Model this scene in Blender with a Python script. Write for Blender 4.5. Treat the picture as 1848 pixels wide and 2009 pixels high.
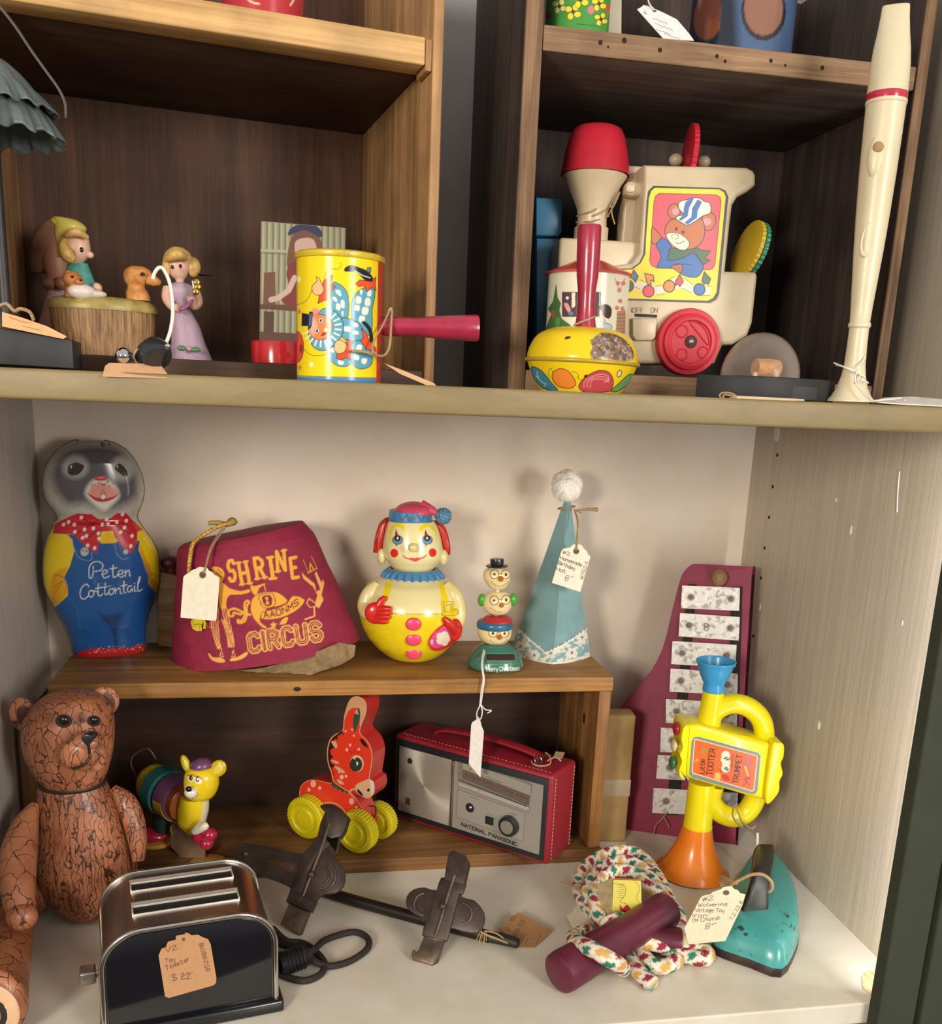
import bpy, bmesh, math, random
import numpy as np
from mathutils import Matrix, Vector

for o in list(bpy.data.objects):
    bpy.data.objects.remove(o)
COL = bpy.context.scene.collection
random.seed(7)
RNG = np.random.default_rng(7)
PI = math.pi

# ---------------------------------------------------------------- camera
FPX, PCX, PCY = 1852.0, 924.0, 1232.0          # focal length and principal point, in pixels of 1848x2009
CAM = np.array([0.0, -0.75, 0.585])
def cam_rows(yaw, pitch, roll):
    cy, sy, cp, sp = math.cos(yaw), math.sin(yaw), math.cos(pitch), math.sin(pitch)
    f = np.array([sy * cp, cy * cp, -sp]); r = np.array([cy, -sy, 0.0]); d = np.cross(f, r)
    c, s = math.cos(roll), math.sin(roll)
    return np.array([c * r + s * d, -s * r + c * d, f])
CR = cam_rows(*np.radians([10.67, 14.0, -2.39]))
cam_data = bpy.data.cameras.new('camera')
cam = bpy.data.objects.new('camera', cam_data); COL.objects.link(cam)
cam_data.sensor_fit = 'HORIZONTAL'; cam_data.sensor_width = 36.0
cam_data.lens = FPX * 36.0 / 1848.0
cam_data.shift_x = 0.0
cam_data.shift_y = (PCY - 2009 / 2) / 1848.0
cam_data.clip_start = 0.01
_m = np.eye(4); _m[:3, 0] = CR[0]; _m[:3, 1] = -CR[1]; _m[:3, 2] = -CR[2]; _m[:3, 3] = CAM
cam.matrix_world = Matrix(_m.tolist())
bpy.context.scene.camera = cam

# ---------------------------------------------------------------- light
sc = bpy.context.scene
sc.view_settings.view_transform = 'Standard'
sc.view_settings.look = 'None'
sc.view_settings.gamma = 1.0
sc.view_settings.use_curve_mapping = False
sc.view_settings.exposure = -0.15
world = bpy.data.worlds.new('room_light'); sc.world = world
world.use_nodes = True
wn = world.node_tree; wn.nodes.clear()
w_out = wn.nodes.new('ShaderNodeOutputWorld'); w_bg = wn.nodes.new('ShaderNodeBackground')
w_tc = wn.nodes.new('ShaderNodeTexCoord'); w_sep = wn.nodes.new('ShaderNodeSeparateXYZ'); w_ramp = wn.nodes.new('ShaderNodeValToRGB')
w_map = wn.nodes.new('ShaderNodeMapRange')
wn.links.new(w_tc.outputs['Generated'], w_sep.inputs[0])
wn.links.new(w_sep.outputs['Z'], w_map.inputs['Value'])
w_map.inputs['From Min'].default_value = -1; w_map.inputs['From Max'].default_value = 1
wn.links.new(w_map.outputs['Result'], w_ramp.inputs[0])
w_ramp.color_ramp.elements[0].position = 0.30; w_ramp.color_ramp.elements[0].color = (0.10, 0.085, 0.07, 1)
w_ramp.color_ramp.elements[1].position = 0.62; w_ramp.color_ramp.elements[1].color = (0.62, 0.58, 0.54, 1)
wn.links.new(w_ramp.outputs[0], w_bg.inputs[0]); w_bg.inputs[1].default_value = 1.15
wn.links.new(w_bg.outputs[0], w_out.inputs[0])
def area(name, loc, target, size, power, color, size_y=None):
    d = bpy.data.lights.new(name, 'AREA'); d.energy = power; d.color = color
    d.shape = 'RECTANGLE' if size_y else 'SQUARE'; d.size = size
    if size_y: d.size_y = size_y
    o = bpy.data.objects.new(name, d); COL.objects.link(o); o.location = loc
    v = Vector(target) - Vector(loc); o.rotation_euler = v.to_track_quat('-Z', 'Y').to_euler()
    return o
area('window_light', (1.15, -1.75, 0.80), (0.1, 0.45, 0.32), 0.5, 33, (1.0, 0.93, 0.85), 0.8)
area('room_lamp', (-0.95, -1.6, 0.80), (0.1, 0.45, 0.38), 0.35, 30, (1.0, 0.89, 0.75), 0.4)
area('cabinet_strip_lamp', (0.602, 0.005, 0.28), (0.618, 0.06, 0.28), 0.008, 0.85, (1.0, 0.98, 0.97), 0.55)

# ---------------------------------------------------------------- helpers
def c(h, k=1.0):
    h = h.lstrip('#'); v = [int(h[i:i + 2], 16) / 255 for i in (0, 2, 4)]
    return tuple(min(1.0, k * (x / 12.92 if x <= 0.04045 else ((x + 0.055) / 1.055) ** 2.4)) for x in v)
def ray(px, py): return CR.T @ np.array([(px - PCX) / FPX, (py - PCY) / FPX, 1.0])
def W(px, py, x=None, y=None, z=None):
    ax, v = (0, x) if x is not None else ((1, y) if y is not None else (2, z))
    d = ray(px, py); return CAM + d * ((v - CAM[ax]) / d[ax])
def proj(P):
    q = (np.asarray(P, float) - CAM) @ CR.T
    return np.stack([PCX + FPX * q[:, 0] / q[:, 2], PCY + FPX * q[:, 1] / q[:, 2]], 1)

class Fr:
    """a thing's own frame: x right, y away, z up, standing at world point o"""
    def __init__(s, o, yaw=None, lean=0.0, roll=0.0):
        o = np.array(o, float)
        if yaw is None:
            d = o - CAM; yaw = -math.degrees(math.atan2(d[0], d[1]))
        s.yaw = yaw
        R = Matrix.Rotation(math.radians(yaw), 3, 'Z') @ Matrix.Rotation(-math.radians(lean), 3, 'X') @ Matrix.Rotation(math.radians(roll), 3, 'Y')
        s.R = np.array(R); s.o = o
        s.m = Matrix.Translation(o.tolist()) @ R.to_4x4()
    def p(s, px, py, w=0.0):
        n = s.R[:, 1]; q = s.o + n * w; d = ray(px, py)
        t = ((q - CAM) @ n) / (d @ n)
        l = s.R.T @ (CAM + d * t - s.o); return (l[0], l[2])
    def P(s, px, py, w=0.0):
        a = s.p(px, py, w); return (a[0], w, a[1])
    def L(s, pt): return tuple(s.R.T @ (np.array(pt, float) - s.o))
    def pts(s, pl, w=0.0): return [s.p(x, y, w) for x, y in pl]
    def k(s, px, py, w=0.0):
        a = s.p(px, py, w); b = s.p(px + 1, py, w); return math.hypot(a[0] - b[0], a[1] - b[1])
    def world(s, V): return np.asarray(V, float) @ s.R.T + s.o

def cat(pts, n=6, closed=False):
    P = [np.array(p, float) for p in pts]; N = len(P); out = []
    for i in range(N if closed else N - 1):
        if closed: a, b, d, e = P[i - 1], P[i], P[(i + 1) % N], P[(i + 2) % N]
        else: a, b, d, e = P[max(i - 1, 0)], P[i], P[i + 1], P[min(i + 2, N - 1)]
        for j in range(n):
            t = j / n
            out.append(0.5 * (2 * b + (d - a) * t + (2 * a - 5 * b + 4 * d - e) * t * t + (3 * b - a - 3 * d + e) * t ** 3))
    if not closed: out.append(P[-1])
    return [tuple(q) for q in out]

# --- shapes: each returns (verts, faces)
def join(*parts):
    V, F, n = [], [], 0
    for v, f in parts:
        V.extend([tuple(q) for q in v]); F.extend([tuple(i + n for i in q) for q in f]); n += len(v)
    return V, F
def box(x0, x1, y0, y1, z0, z1):
    V = [(x, y, z) for z in (z0, z1) for y in (y0, y1) for x in (x0, x1)]
    return V, [(0, 2, 3, 1), (4, 5, 7, 6), (0, 1, 5, 4), (2, 6, 7, 3), (0, 4, 6, 2), (1, 3, 7, 5)]
def from_bm(bm):
    bm.verts.index_update(); V = [tuple(v.co) for v in bm.verts]; F = [tuple(v.index for v in f.verts) for f in bm.faces]; bm.free(); return V, F
def to_bm(s):
    bm = bmesh.new(); vs = [bm.verts.new(v) for v in s[0]]
    for f in s[1]:
        try: bm.faces.new([vs[i] for i in f])
        except ValueError: pass
    bmesh.ops.recalc_face_normals(bm, faces=bm.faces[:]); return bm
def bevel(s, r, seg=3, ang=30):
    bm = to_bm(s); bm.normal_update()
    E = [e for e in bm.edges if len(e.link_faces) == 2 and e.calc_face_angle(0) > math.radians(ang)]
    bmesh.ops.bevel(bm, geom=E, offset=r, segments=seg, affect='EDGES', profile=0.5, clamp_overlap=True)
    return from_bm(bm)
def rbox(x0, x1, y0, y1, z0, z1, r=0.002, seg=3): return bevel(box(x0, x1, y0, y1, z0, z1), r, seg)
def prism(pl, y0, y1, r=0.0, seg=2):
    n = len(pl); V = [(p[0], y0, p[1]) for p in pl] + [(p[0], y1, p[1]) for p in pl]
    F = [tuple(range(n)), tuple(range(2 * n - 1, n - 1, -1))] + [(i, i + n, (i + 1) % n + n, (i + 1) % n) for i in range(n)]
    s = (V, F)
    if r:
        bm = to_bm(s); E = [e for e in bm.edges if abs(e.verts[0].co.y - e.verts[1].co.y) < 1e-9]
        bmesh.ops.bevel(bm, geom=E, offset=r, segments=seg, affect='EDGES', profile=0.5, clamp_overlap=True); return from_bm(bm)
    return from_bm(to_bm(s))
def slab(pl, z0, z1, r=0.0):          # outline in x,y
    v, f = prism(pl, z0, z1, r); return [(q[0], q[2], q[1]) for q in v], [tuple(reversed(q)) for q in f]
def lathe(prof, seg=48, ctr=(0, 0), cap=True, sy=1.0):
    V, F = [], []; n = len(prof)
    for r, z in prof:
        for k in range(seg):
            a = 2 * PI * k / seg; V.append((ctr[0] + r * math.cos(a), ctr[1] + sy * r * math.sin(a), z))
    for i in range(n - 1):
        for k in range(seg):
            F.append((i * seg + k, i * seg + (k + 1) % seg, (i + 1) * seg + (k + 1) % seg, (i + 1) * seg + k))
    if cap:
        if prof[0][0] > 1e-6: F.append(tuple(range(seg - 1, -1, -1)))
        if prof[-1][0] > 1e-6: F.append(tuple((n - 1) * seg + k for k in range(seg)))
    return V, F
def xf(s, M): return [tuple(M @ Vector(v)) for v in s[0]], s[1]
def along(a, b):                      # matrix that takes local z axis [0,len] to a->b
    a, b = Vector(a), Vector(b); return Matrix.Translation(a) @ (b - a).to_track_quat('Z', 'Y').to_matrix().to_4x4()
def cyl(a, b, r0, r1=None, seg=24, rim=0.0):
    L = (Vector(b) - Vector(a)).length; r1 = r0 if r1 is None else r1
    prof = [(r0 - rim, 0), (r0, rim), (r1, L - rim), (r1 - rim, L)] if rim else [(r0, 0), (r1, L)]
    return xf(lathe(prof, seg), along(a, b))
def alathe(a, b, prof, seg=32):       # profile (r, t) with t from 0 to 1 along a->b
    L = (Vector(b) - Vector(a)).length; return xf(lathe([(r, t * L) for r, t in prof], seg), along(a, b))
def sph(cn, r, nu=24, nv=14, M=None):
    if not hasattr(r, '__len__'): r = (r, r, r)
    V = [(0, 0, -1)]
    for i in range(1, nv):
        t = -PI / 2 + PI * i / nv
        for k in range(nu): a = 2 * PI * k / nu; V.append((math.cos(t) * math.cos(a), math.cos(t) * math.sin(a), math.sin(t)))
    V.append((0, 0, 1)); F = []
    for k in range(nu): F.append((0, 1 + (k + 1) % nu, 1 + k))
    for i in range(nv - 2):
        for k in range(nu): F.append((1 + i * nu + k, 1 + i * nu + (k + 1) % nu, 1 + (i + 1) * nu + (k + 1) % nu, 1 + (i + 1) * nu + k))
    b = 1 + (nv - 2) * nu
    for k in range(nu): F.append((b + k, b + (k + 1) % nu, len(V) - 1))
    out = []
    for v in V:
        q = Vector((v[0] * r[0], v[1] * r[1], v[2] * r[2]))
        if M is not None: q = M @ q
        out.append((q[0] + cn[0], q[1] + cn[1], q[2] + cn[2]))
    return out, F
def tube(pts, r, seg=10, closed=False, smooth=0, sq=1.0):
    if smooth: 
        rr = r
        if hasattr(r, '__len__'):
            rr = [q[0] for q in cat([(x,) for x in r], smooth, closed)]
        pts = cat(pts, smooth, closed); r = rr
    P = [Vector(p) for p in pts]; n = len(P); R = list(r) if hasattr(r, '__len__') else [r] * n
    V, F = [], []; prev = None
    for i in range(n):
        if closed: t = P[(i + 1) % n] - P[i - 1]
        else: t = P[min(i + 1, n - 1)] - P[max(i - 1, 0)]
        if t.length < 1e-12: t = Vector((0, 0, 1))
        t.normalize()
        if prev is None:
            prev = Vector((0, 0, 1)) if abs(t.z) < 0.9 else Vector((0, 1, 0))
        nrm = prev - t * prev.dot(t)
        if nrm.length < 1e-6: nrm = t.orthogonal()
        nrm.normalize(); prev = nrm; bn = t.cross(nrm)
        for k in range(seg):
            a = 2 * PI * k / seg; V.append(tuple(P[i] + nrm * (R[i] * sq * math.cos(a)) + bn * (R[i] * math.sin(a))))
    for i in range(n if closed else n - 1):
        j = (i + 1) % n
        for k in range(seg): F.append((i * seg + k, j * seg + k, j * seg + (k + 1) % seg, i * seg + (k + 1) % seg))
    if not closed: F.append(tuple(range(seg))); F.append(tuple(range(n * seg - 1, (n - 1) * seg - 1, -1)))
    return V, F
def spans(pl, n):
    pl = np.array(pl); z0, z1 = pl[:, 1].min(), pl[:, 1].max(); out = []
    for z in np.linspace(z0 + (z1 - z0) * 1e-4, z1 - (z1 - z0) * 1e-4, n):
        xs = []
        for i in range(len(pl)):
            a, b = pl[i - 1], pl[i]
            if (a[1] - z) * (b[1] - z) < 0: xs.append(a[0] + (b[0] - a[0]) * (z - a[1]) / (b[1] - a[1]))
        if len(xs) > 1: out.append((z, min(xs), max(xs)))
    return out
def loft(rows, m=96, ex=1.0, seg_even=True):
    """rows: (z, xl, xr, depth_front, depth_back, ycentre)"""
    V, F = [], []; n = len(rows)
    for z, xl, xr, df, db, y in rows:
        cx, w = (xl + xr) / 2, (xr - xl) / 2
        for k in range(m):
            if k < m // 2: u = -1 + 2 * k / (m / 2); sgn = -df
            else: u = 1 - 2 * (k - m / 2) / (m / 2); sgn = db
            u = math.sin(u * PI / 2) * 0.75 + u * 0.25
            V.append((cx + w * u, y + sgn * max(0.0, 1 - abs(u) ** (2 * ex)) ** 0.5, z))
    for i in range(n - 1):
        for k in range(m): F.append((i * m + k, i * m + (k + 1) % m, (i + 1) * m + (k + 1) % m, (i + 1) * m + k))
    F.append(tuple(range(m - 1, -1, -1))); F.append(tuple((n - 1) * m + k for k in range(m)))
    return V, F
class VL(list): nf = None
NFRONT = {}
def sheet(pl, y, t, nr, nc, bend=None):
    """thin plate of the outline pl (x,z), fine enough to carry a painted surface; front at y, back at y+t"""
    S = spans(pl, nr); V = []; F = []
    for z, a, b in S:
        for k in range(nc):
            x = a + (b - a) * k / (nc - 1); V.append((x, y + (bend(x, z) if bend else 0), z))
    n = len(V)
    V += [(v[0], v[1] + t, v[2]) for v in V]
    nr = len(S)
    for i in range(nr - 1):
        for k in range(nc - 1):
            q = (i * nc + k, i * nc + k + 1, (i + 1) * nc + k + 1, (i + 1) * nc + k); F.append(q); F.append(tuple(x + n for x in reversed(q)))
    loop = [k for k in range(nc)] + [i * nc + nc - 1 for i in range(1, nr)] + [(nr - 1) * nc + k for k in range(nc - 2, -1, -1)] + [i * nc for i in range(nr - 2, 0, -1)]
    b0 = len(V); V += [V[i] for i in loop] + [V[i + n] for i in loop]; m = len(loop)
    for i in range(m): j = (i + 1) % m; F.append((b0 + i, b0 + i + m, b0 + j + m, b0 + j))
    V = VL(V); V.nf = n
    return V, F
def rrect(x0, x1, z0, z1, r, n=5):
    out = []
    for cx, cz, a0 in ((x1 - r, z1 - r, 0), (x0 + r, z1 - r, 90), (x0 + r, z0 + r, 180), (x1 - r, z0 + r, 270)):
        for i in range(n + 1):
            a = math.radians(a0 + 90 * i / n); out.append((cx + r * math.cos(a), cz + r * math.sin(a)))
    return out

# --- objects
def new_obj(name, s, m, parent=None, smooth=35, sub=0):
    me = bpy.data.meshes.new(name); me.from_pydata([tuple(v) for v in s[0]], [], [tuple(f) for f in s[1]])
    me.validate(verbose=False)
    bm = bmesh.new(); bm.from_mesh(me); bmesh.ops.recalc_face_normals(bm, faces=bm.faces[:]); bm.to_mesh(me); bm.free()
    if smooth is not None:
        me.polygons.foreach_set('use_smooth', np.ones(len(me.polygons), bool)); me.set_sharp_from_angle(angle=math.radians(smooth))
    for q in (m if isinstance(m, (list, tuple)) else [m]): me.materials.append(q)
    o = bpy.data.objects.new(name, me); COL.objects.link(o)
    if getattr(s[0], 'nf', None): NFRONT[o.name] = s[0].nf
    if parent is not None: o.parent = parent
    if sub:
        md = o.modifiers.new('sub', 'SUBSURF'); md.levels = sub; md.render_levels = sub
    return o
def meta(o, label=None, cat_=None, group=None, kind=None):
    if label: o['label'] = label
    if cat_: o['category'] = cat_
    if group: o['group'] = group
    if kind: o['kind'] = kind
    return o
def thing(name, label, cat_, fr=None, group=None):
    o = bpy.data.objects.new(name, None); COL.objects.link(o); o.empty_display_size = 0.01
    if fr is not None: o.matrix_world = fr.m if isinstance(fr, Fr) else fr
    return meta(o, label, cat_, group)
def struct(name, s, m, smooth=None):
    return meta(new_obj(name, s, m, None, smooth), kind='structure')

# --- materials
MATS = {}
def nodes(name):
    m = bpy.data.materials.new(name); m.use_nodes = True; nt = m.node_tree
    return m, nt, nt.nodes['Principled BSDF']
def setp(b, rough=0.5, metal=0.0, coat=0.0, spec=0.5, sheen=0.0):
    b.inputs['Roughness'].default_value = rough; b.inputs['Metallic'].default_value = metal
    b.inputs['Coat Weight'].default_value = coat; b.inputs['Specular IOR Level'].default_value = spec; b.inputs['Sheen Weight'].default_value = sheen
    b.inputs['Coat Roughness'].default_value = 0.08
def N(nt, t, **kw):
    n = nt.nodes.new(t)
    for k, v in kw.items():
        if k in n.inputs: n.inputs[k].default_value = v
        else: setattr(n, k, v)
    return n
def mottle(nt, b, col, col2, scale, stretch=(1, 1, 1), detail=4, lo=0.35, hi=0.65, bump=0.0, bdist=0.001, coord='Object'):
    tc = N(nt, 'ShaderNodeTexCoord'); mp = N(nt, 'ShaderNodeMapping'); mp.inputs['Scale'].default_value = stretch
    nz = N(nt, 'ShaderNodeTexNoise', Scale=scale, Detail=detail, Roughness=0.6); rp = N(nt, 'ShaderNodeValToRGB')
    rp.color_ramp.elements[0].position = lo; rp.color_ramp.elements[1].position = hi
    rp.color_ramp.elements[0].color = (*col, 1); rp.color_ramp.elements[1].color = (*col2, 1)
    nt.links.new(tc.outputs[coord], mp.inputs[0]); nt.links.new(mp.outputs[0], nz.inputs['Vector']); nt.links.new(nz.outputs['Fac'], rp.inputs[0])
    nt.links.new(rp.outputs[0], b.inputs['Base Color'])
    if bump:
        bp = N(nt, 'ShaderNodeBump', Strength=bump, Distance=bdist); nt.links.new(nz.outputs['Fac'], bp.inputs['Height']); nt.links.new(bp.outputs[0], b.inputs['Normal'])
    return nz, rp
def mat(name, col, rough=0.5, metal=0.0, coat=0.0, col2=None, scale=60, stretch=(1, 1, 1), bump=0.0, spec=0.5, sheen=0.0, lo=0.35, hi=0.65, bdist=0.001):
    if name in MATS: return MATS[name]
    m, nt, b = nodes(name); setp(b, rough, metal, coat, spec, sheen); b.inputs['Base Color'].default_value = (*col, 1)
    if col2 is None: col2 = tuple(x * 0.88 for x in col)
    mottle(nt, b, col2, col, scale, stretch, 4, lo, hi, bump, bdist)
    MATS[name] = m; return m
def paintmat(name, rough=0.4, coat=0.0, bump=0.0, bscale=300, spec=0.5, metal=0.0):
    if name in MATS: return MATS[name]
    m, nt, b = nodes(name); setp(b, rough, metal, coat, spec)
    a = N(nt, 'ShaderNodeAttribute'); a.attribute_name = 'Col'; nt.links.new(a.outputs['Color'], b.inputs['Base Color'])
    if bump:
        tc = N(nt, 'ShaderNodeTexCoord'); nz = N(nt, 'ShaderNodeTexNoise', Scale=bscale, Detail=5); bp = N(nt, 'ShaderNodeBump', Strength=bump, Distance=0.001)
        nt.links.new(tc.outputs['Object'], nz.inputs['Vector']); nt.links.new(nz.outputs['Fac'], bp.inputs['Height']); nt.links.new(bp.outputs[0], b.inputs['Normal'])
    MATS[name] = m; return m
def wood(name, dark, mid, light, axis=2, rough=0.6, scale=1.0, spots=0.0, bump=0.15):
    if name in MATS: return MATS[name]
    m, nt, b = nodes(name); setp(b, rough, 0, 0, 0.35)
    tc = N(nt, 'ShaderNodeTexCoord'); mp = N(nt, 'ShaderNodeMapping'); st = [55 * scale] * 3; st[axis] = 3.0 * scale; mp.inputs['Scale'].default_value = st
    n1 = N(nt, 'ShaderNodeTexNoise', Scale=1.0, Detail=6, Roughness=0.65, Distortion=0.6)
    mp2 = N(nt, 'ShaderNodeMapping'); st2 = [420 * scale] * 3; st2[axis] = 9.0; mp2.inputs['Scale'].default_value = st2
    n2 = N(nt, 'ShaderNodeTexNoise', Scale=1.0, Detail=3); n3 = N(nt, 'ShaderNodeTexNoise', Scale=14.0, Detail=4)
    r1 = N(nt, 'ShaderNodeValToRGB'); e = r1.color_ramp.elements
    e[0].position = 0.28; e[0].color = (*dark, 1); e[1].position = 0.72; e[1].color = (*light, 1); k = e.new(0.5); k.color = (*mid, 1)
    mx = N(nt, 'ShaderNodeMix', data_type='RGBA', blend_type='MULTIPLY'); mx.inputs[0].default_value = 0.55
    r2 = N(nt, 'ShaderNodeValToRGB'); r2.color_ramp.elements[0].position = 0.3; r2.color_ramp.elements[0].color = (0.55, 0.5, 0.45, 1); r2.color_ramp.elements[1].position = 0.6; r2.color_ramp.elements[1].color = (1, 1, 1, 1)
    mx2 = N(nt, 'ShaderNodeMix', data_type='RGBA', blend_type='MULTIPLY'); mx2.inputs[0].default_value = 0.6
    r3 = N(nt, 'ShaderNodeValToRGB'); r3.color_ramp.elements[0].position = 0.35; r3.color_ramp.elements[0].color = (0.5, 0.46, 0.43, 1); r3.color_ramp.elements[1].position = 0.62; r3.color_ramp.elements[1].color = (1.08, 1.05, 1.0, 1)
    L = nt.links.new
    L(tc.outputs['Object'], mp.inputs[0]); L(mp.outputs[0], n1.inputs['Vector']); L(tc.outputs['Object'], mp2.inputs[0]); L(mp2.outputs[0], n2.inputs['Vector']); L(tc.outputs['Object'], n3.inputs['Vector'])
    L(n1.outputs['Fac'], r1.inputs[0]); L(n2.outputs['Fac'], r2.inputs[0]); L(n3.outputs['Fac'], r3.inputs[0])
    L(r1.outputs[0], mx.inputs[6]); L(r2.outputs[0], mx.inputs[7]); L(mx.outputs[2], mx2.inputs[6]); L(r3.outputs[0], mx2.inputs[7]); L(mx2.outputs[2], b.inputs['Base Color'])
    bp = N(nt, 'ShaderNodeBump', Strength=bump, Distance=0.001); L(n2.outputs['Fac'], bp.inputs['Height']); L(bp.outputs[0], b.inputs['Normal'])
    MATS[name] = m; return m

from mathutils.bvhtree import BVHTree
class Hit:
    """finds the point of a part's surface that a photo pixel looks at, in the thing's own frame"""
    def __init__(s, obj, fr):
        me = obj.data; s.b = BVHTree.FromPolygons([v.co[:] for v in me.vertices], [p.vertices[:] for p in me.polygons]); s.f = fr
    def __call__(s, px, py, out=0.0):
        o = Vector(s.f.L(CAM)); d = Vector(s.f.R.T @ ray(px, py)).normalized(); h = s.b.ray_cast(o, d)
        if h[0] is None: return s.f.P(px, py)
        n = h[1] if h[1].dot(d) < 0 else -h[1]
        return tuple(h[0] + n * out)

# --- painted artwork: colours are laid on the vertices of a finely divided surface
def vnoise(x, y, seed=0):
    xi, yi = np.floor(x), np.floor(y); fx, fy = x - xi, y - yi; fx = fx * fx * (3 - 2 * fx); fy = fy * fy * (3 - 2 * fy)
    def h(a, b): q = np.sin(a * 127.1 + b * 311.7 + seed * 74.7) * 43758.5453; return q - np.floor(q)
    return (h(xi, yi) * (1 - fx) + h(xi + 1, yi) * fx) * (1 - fy) + (h(xi, yi + 1) * (1 - fx) + h(xi + 1, yi + 1) * fx) * fy
def fbm(x, y, seed=0, o=4): return sum(vnoise(x * 2 ** i, y * 2 ** i, seed + i) / 2 ** (i + 1) for i in range(o)) / (1 - 0.5 ** o)
class Paint:
    def __init__(s, obj, fr, base, front_only=True, aa=0.9):
        me = obj.data; n = len(me.vertices); V = np.empty(n * 3); me.vertices.foreach_get('co', V); V = V.reshape(-1, 3); s.V = V
        s.me = me; s.X = proj(fr.world(V)); s.C = np.tile(np.array(base, float), (n, 1)); s.aa = aa
        nr = np.empty(n * 3); me.vertices.foreach_get('normal', nr); nr = nr.reshape(-1, 3) @ fr.R.T
        d = CAM - fr.world(V); s.front = (np.sum(nr * d, 1) > -1e-3) if front_only else np.ones(n, bool)
        if obj.name in NFRONT: s.front = np.arange(n) < NFRONT[obj.name]
    def box(s, pts, pad):
        P = np.array(pts, float); X = s.X
        return np.nonzero(s.front & (X[:, 0] > P[:, 0].min() - pad) & (X[:, 0] < P[:, 0].max() + pad) & (X[:, 1] > P[:, 1].min() - pad) & (X[:, 1] < P[:, 1].max() + pad))[0]
    def mix(s, idx, a, col):
        a = np.clip(a, 0, 1)[:, None]; s.C[idx] = s.C[idx] * (1 - a) + np.array(col, float) * a
    def dist(s, X, pts, closed):
        P = np.array(pts, float); A = P if closed else P[:-1]; B = np.roll(P, -1, 0) if closed else P[1:]
        best = np.full(len(X), 1e9); ins = np.zeros(len(X), bool)
        for a, b in zip(A, B):
            ab = b - a; l = ab @ ab + 1e-12; t = np.clip(((X - a) @ ab) / l, 0, 1); q = X - a - t[:, None] * ab; best = np.minimum(best, q[:, 0] ** 2 + q[:, 1] ** 2)
            if closed:
                cr = (a[1] > X[:, 1]) != (b[1] > X[:, 1])
                with np.errstate(divide='ignore', invalid='ignore'): xx = a[0] + (X[:, 1] - a[1]) / (b[1] - a[1] + 1e-12) * (b[0] - a[0])
                ins ^= cr & (X[:, 0] < xx)
        return np.sqrt(best), ins
    def poly(s, pts, col, smooth=0, line=None, lw=1.5, soft=None):
        if smooth: pts = cat(pts, smooth, True)
        i = s.box(pts, 3 + (soft or 0)); 
        if not len(i): return
        d, ins = s.dist(s.X[i], pts, True); sd = np.where(ins, d, -d); s.mix(i, 0.5 + sd / (soft or s.aa), col)
        if line is not None: s.mix(i, 0.5 + (lw / 2 - d) / s.aa, line)
    def line(s, pts, col, w=1.5, smooth=0, alpha=1.0):
        if smooth: pts = cat(pts, smooth)
        i = s.box(pts, w + 2)
        if not len(i): return
        d, _ = s.dist(s.X[i], pts, False); s.mix(i, alpha * np.clip(0.5 + (w / 2 - d) / s.aa, 0, 1), col)
    def ell(s, cx, cy, rx, ry, col, rot=0, line=None, lw=1.5, soft=None):
        a = math.radians(rot); s.poly([(cx + rx * math.cos(t) * math.cos(a) - ry * math.sin(t) * math.sin(a), cy + rx * math.cos(t) * math.sin(a) + ry * math.sin(t) * math.cos(a)) for t in np.linspace(0, 2 * PI, 28, endpoint=False)], col, 0, line, lw, soft)
    def blob(s, cx, cy, rx, ry, col, amt=1.0, pw=1.0):
        i = s.box([(cx - rx, cy - ry), (cx + rx, cy + ry)], 0)
        if not len(i): return
        X = s.X[i]; q = 1 - ((X[:, 0] - cx) / rx) ** 2 - ((X[:, 1] - cy) / ry) ** 2; s.mix(i, amt * np.clip(q, 0, 1) ** pw, col)
    def noise(s, pts, col, sc, lo, hi, amt=1.0, seed=1, sy=None):
        i = s.box(pts, 0)
        if not len(i): return
        X = s.X[i]; d, ins = s.dist(X, pts, True); f = fbm(X[:, 0] * sc, X[:, 1] * (sy or sc), seed); s.mix(i, np.where(ins, amt * np.clip((f - lo) / (hi - lo), 0, 1), 0), col)
    def text(s, t, p0, p1, up, col, w=1.5, slab=False, smooth=0, gap=1.4, jit=0.0, arc=0.0, col2=None, w2=0):
        p0, p1, up = (np.array(q, float) for q in (p0, p1, up)); tot = 0; lay = []
        for ch in t:
            g = GLYPH.get(ch); adv = (2.6 if g is None else max(q[0] for st in g for q in st) + gap); lay.append((g, tot)); tot += adv
        tot -= gap; ux = (p1 - p0) / tot
        for g, x0 in lay:
            if g is None: continue
            for st in g:
                P = [p0 + ux * (x0 + q[0]) + up * ((q[1] - 2) / 6 + arc * (1 - ((x0 + q[0]) / tot * 2 - 1) ** 2)) + RNG.normal(0, jit, 2) for q in st]
                s.line(P, col, w, smooth if len(P) > 2 else 0)
                if slab:
                    for q in (st[0], st[-1]):
                        if q[1] in (2, 8):
                            k = p0 + ux * (x0 + q[0]) + up * ((q[1] - 2) / 6); s.line([k - ux * 1.2, k + ux * 1.2], col, w * 0.62)
        if col2 is not None: s.text(t, p0, p1, up, col2, w2, False, smooth, gap, 0, arc)
    def done(s):
        n = len(s.me.vertices); C4 = np.ones((n, 4)); C4[:, :3] = np.clip(s.C, 0, 1)
        a = s.me.color_attributes.new('Col', 'FLOAT_COLOR', 'POINT'); a.data.foreach_set('color', C4.ravel())
def G(t): return [[(int(p[0]), int(p[1])) for p in st.split(',')] for st in t.split(' ')]
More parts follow.
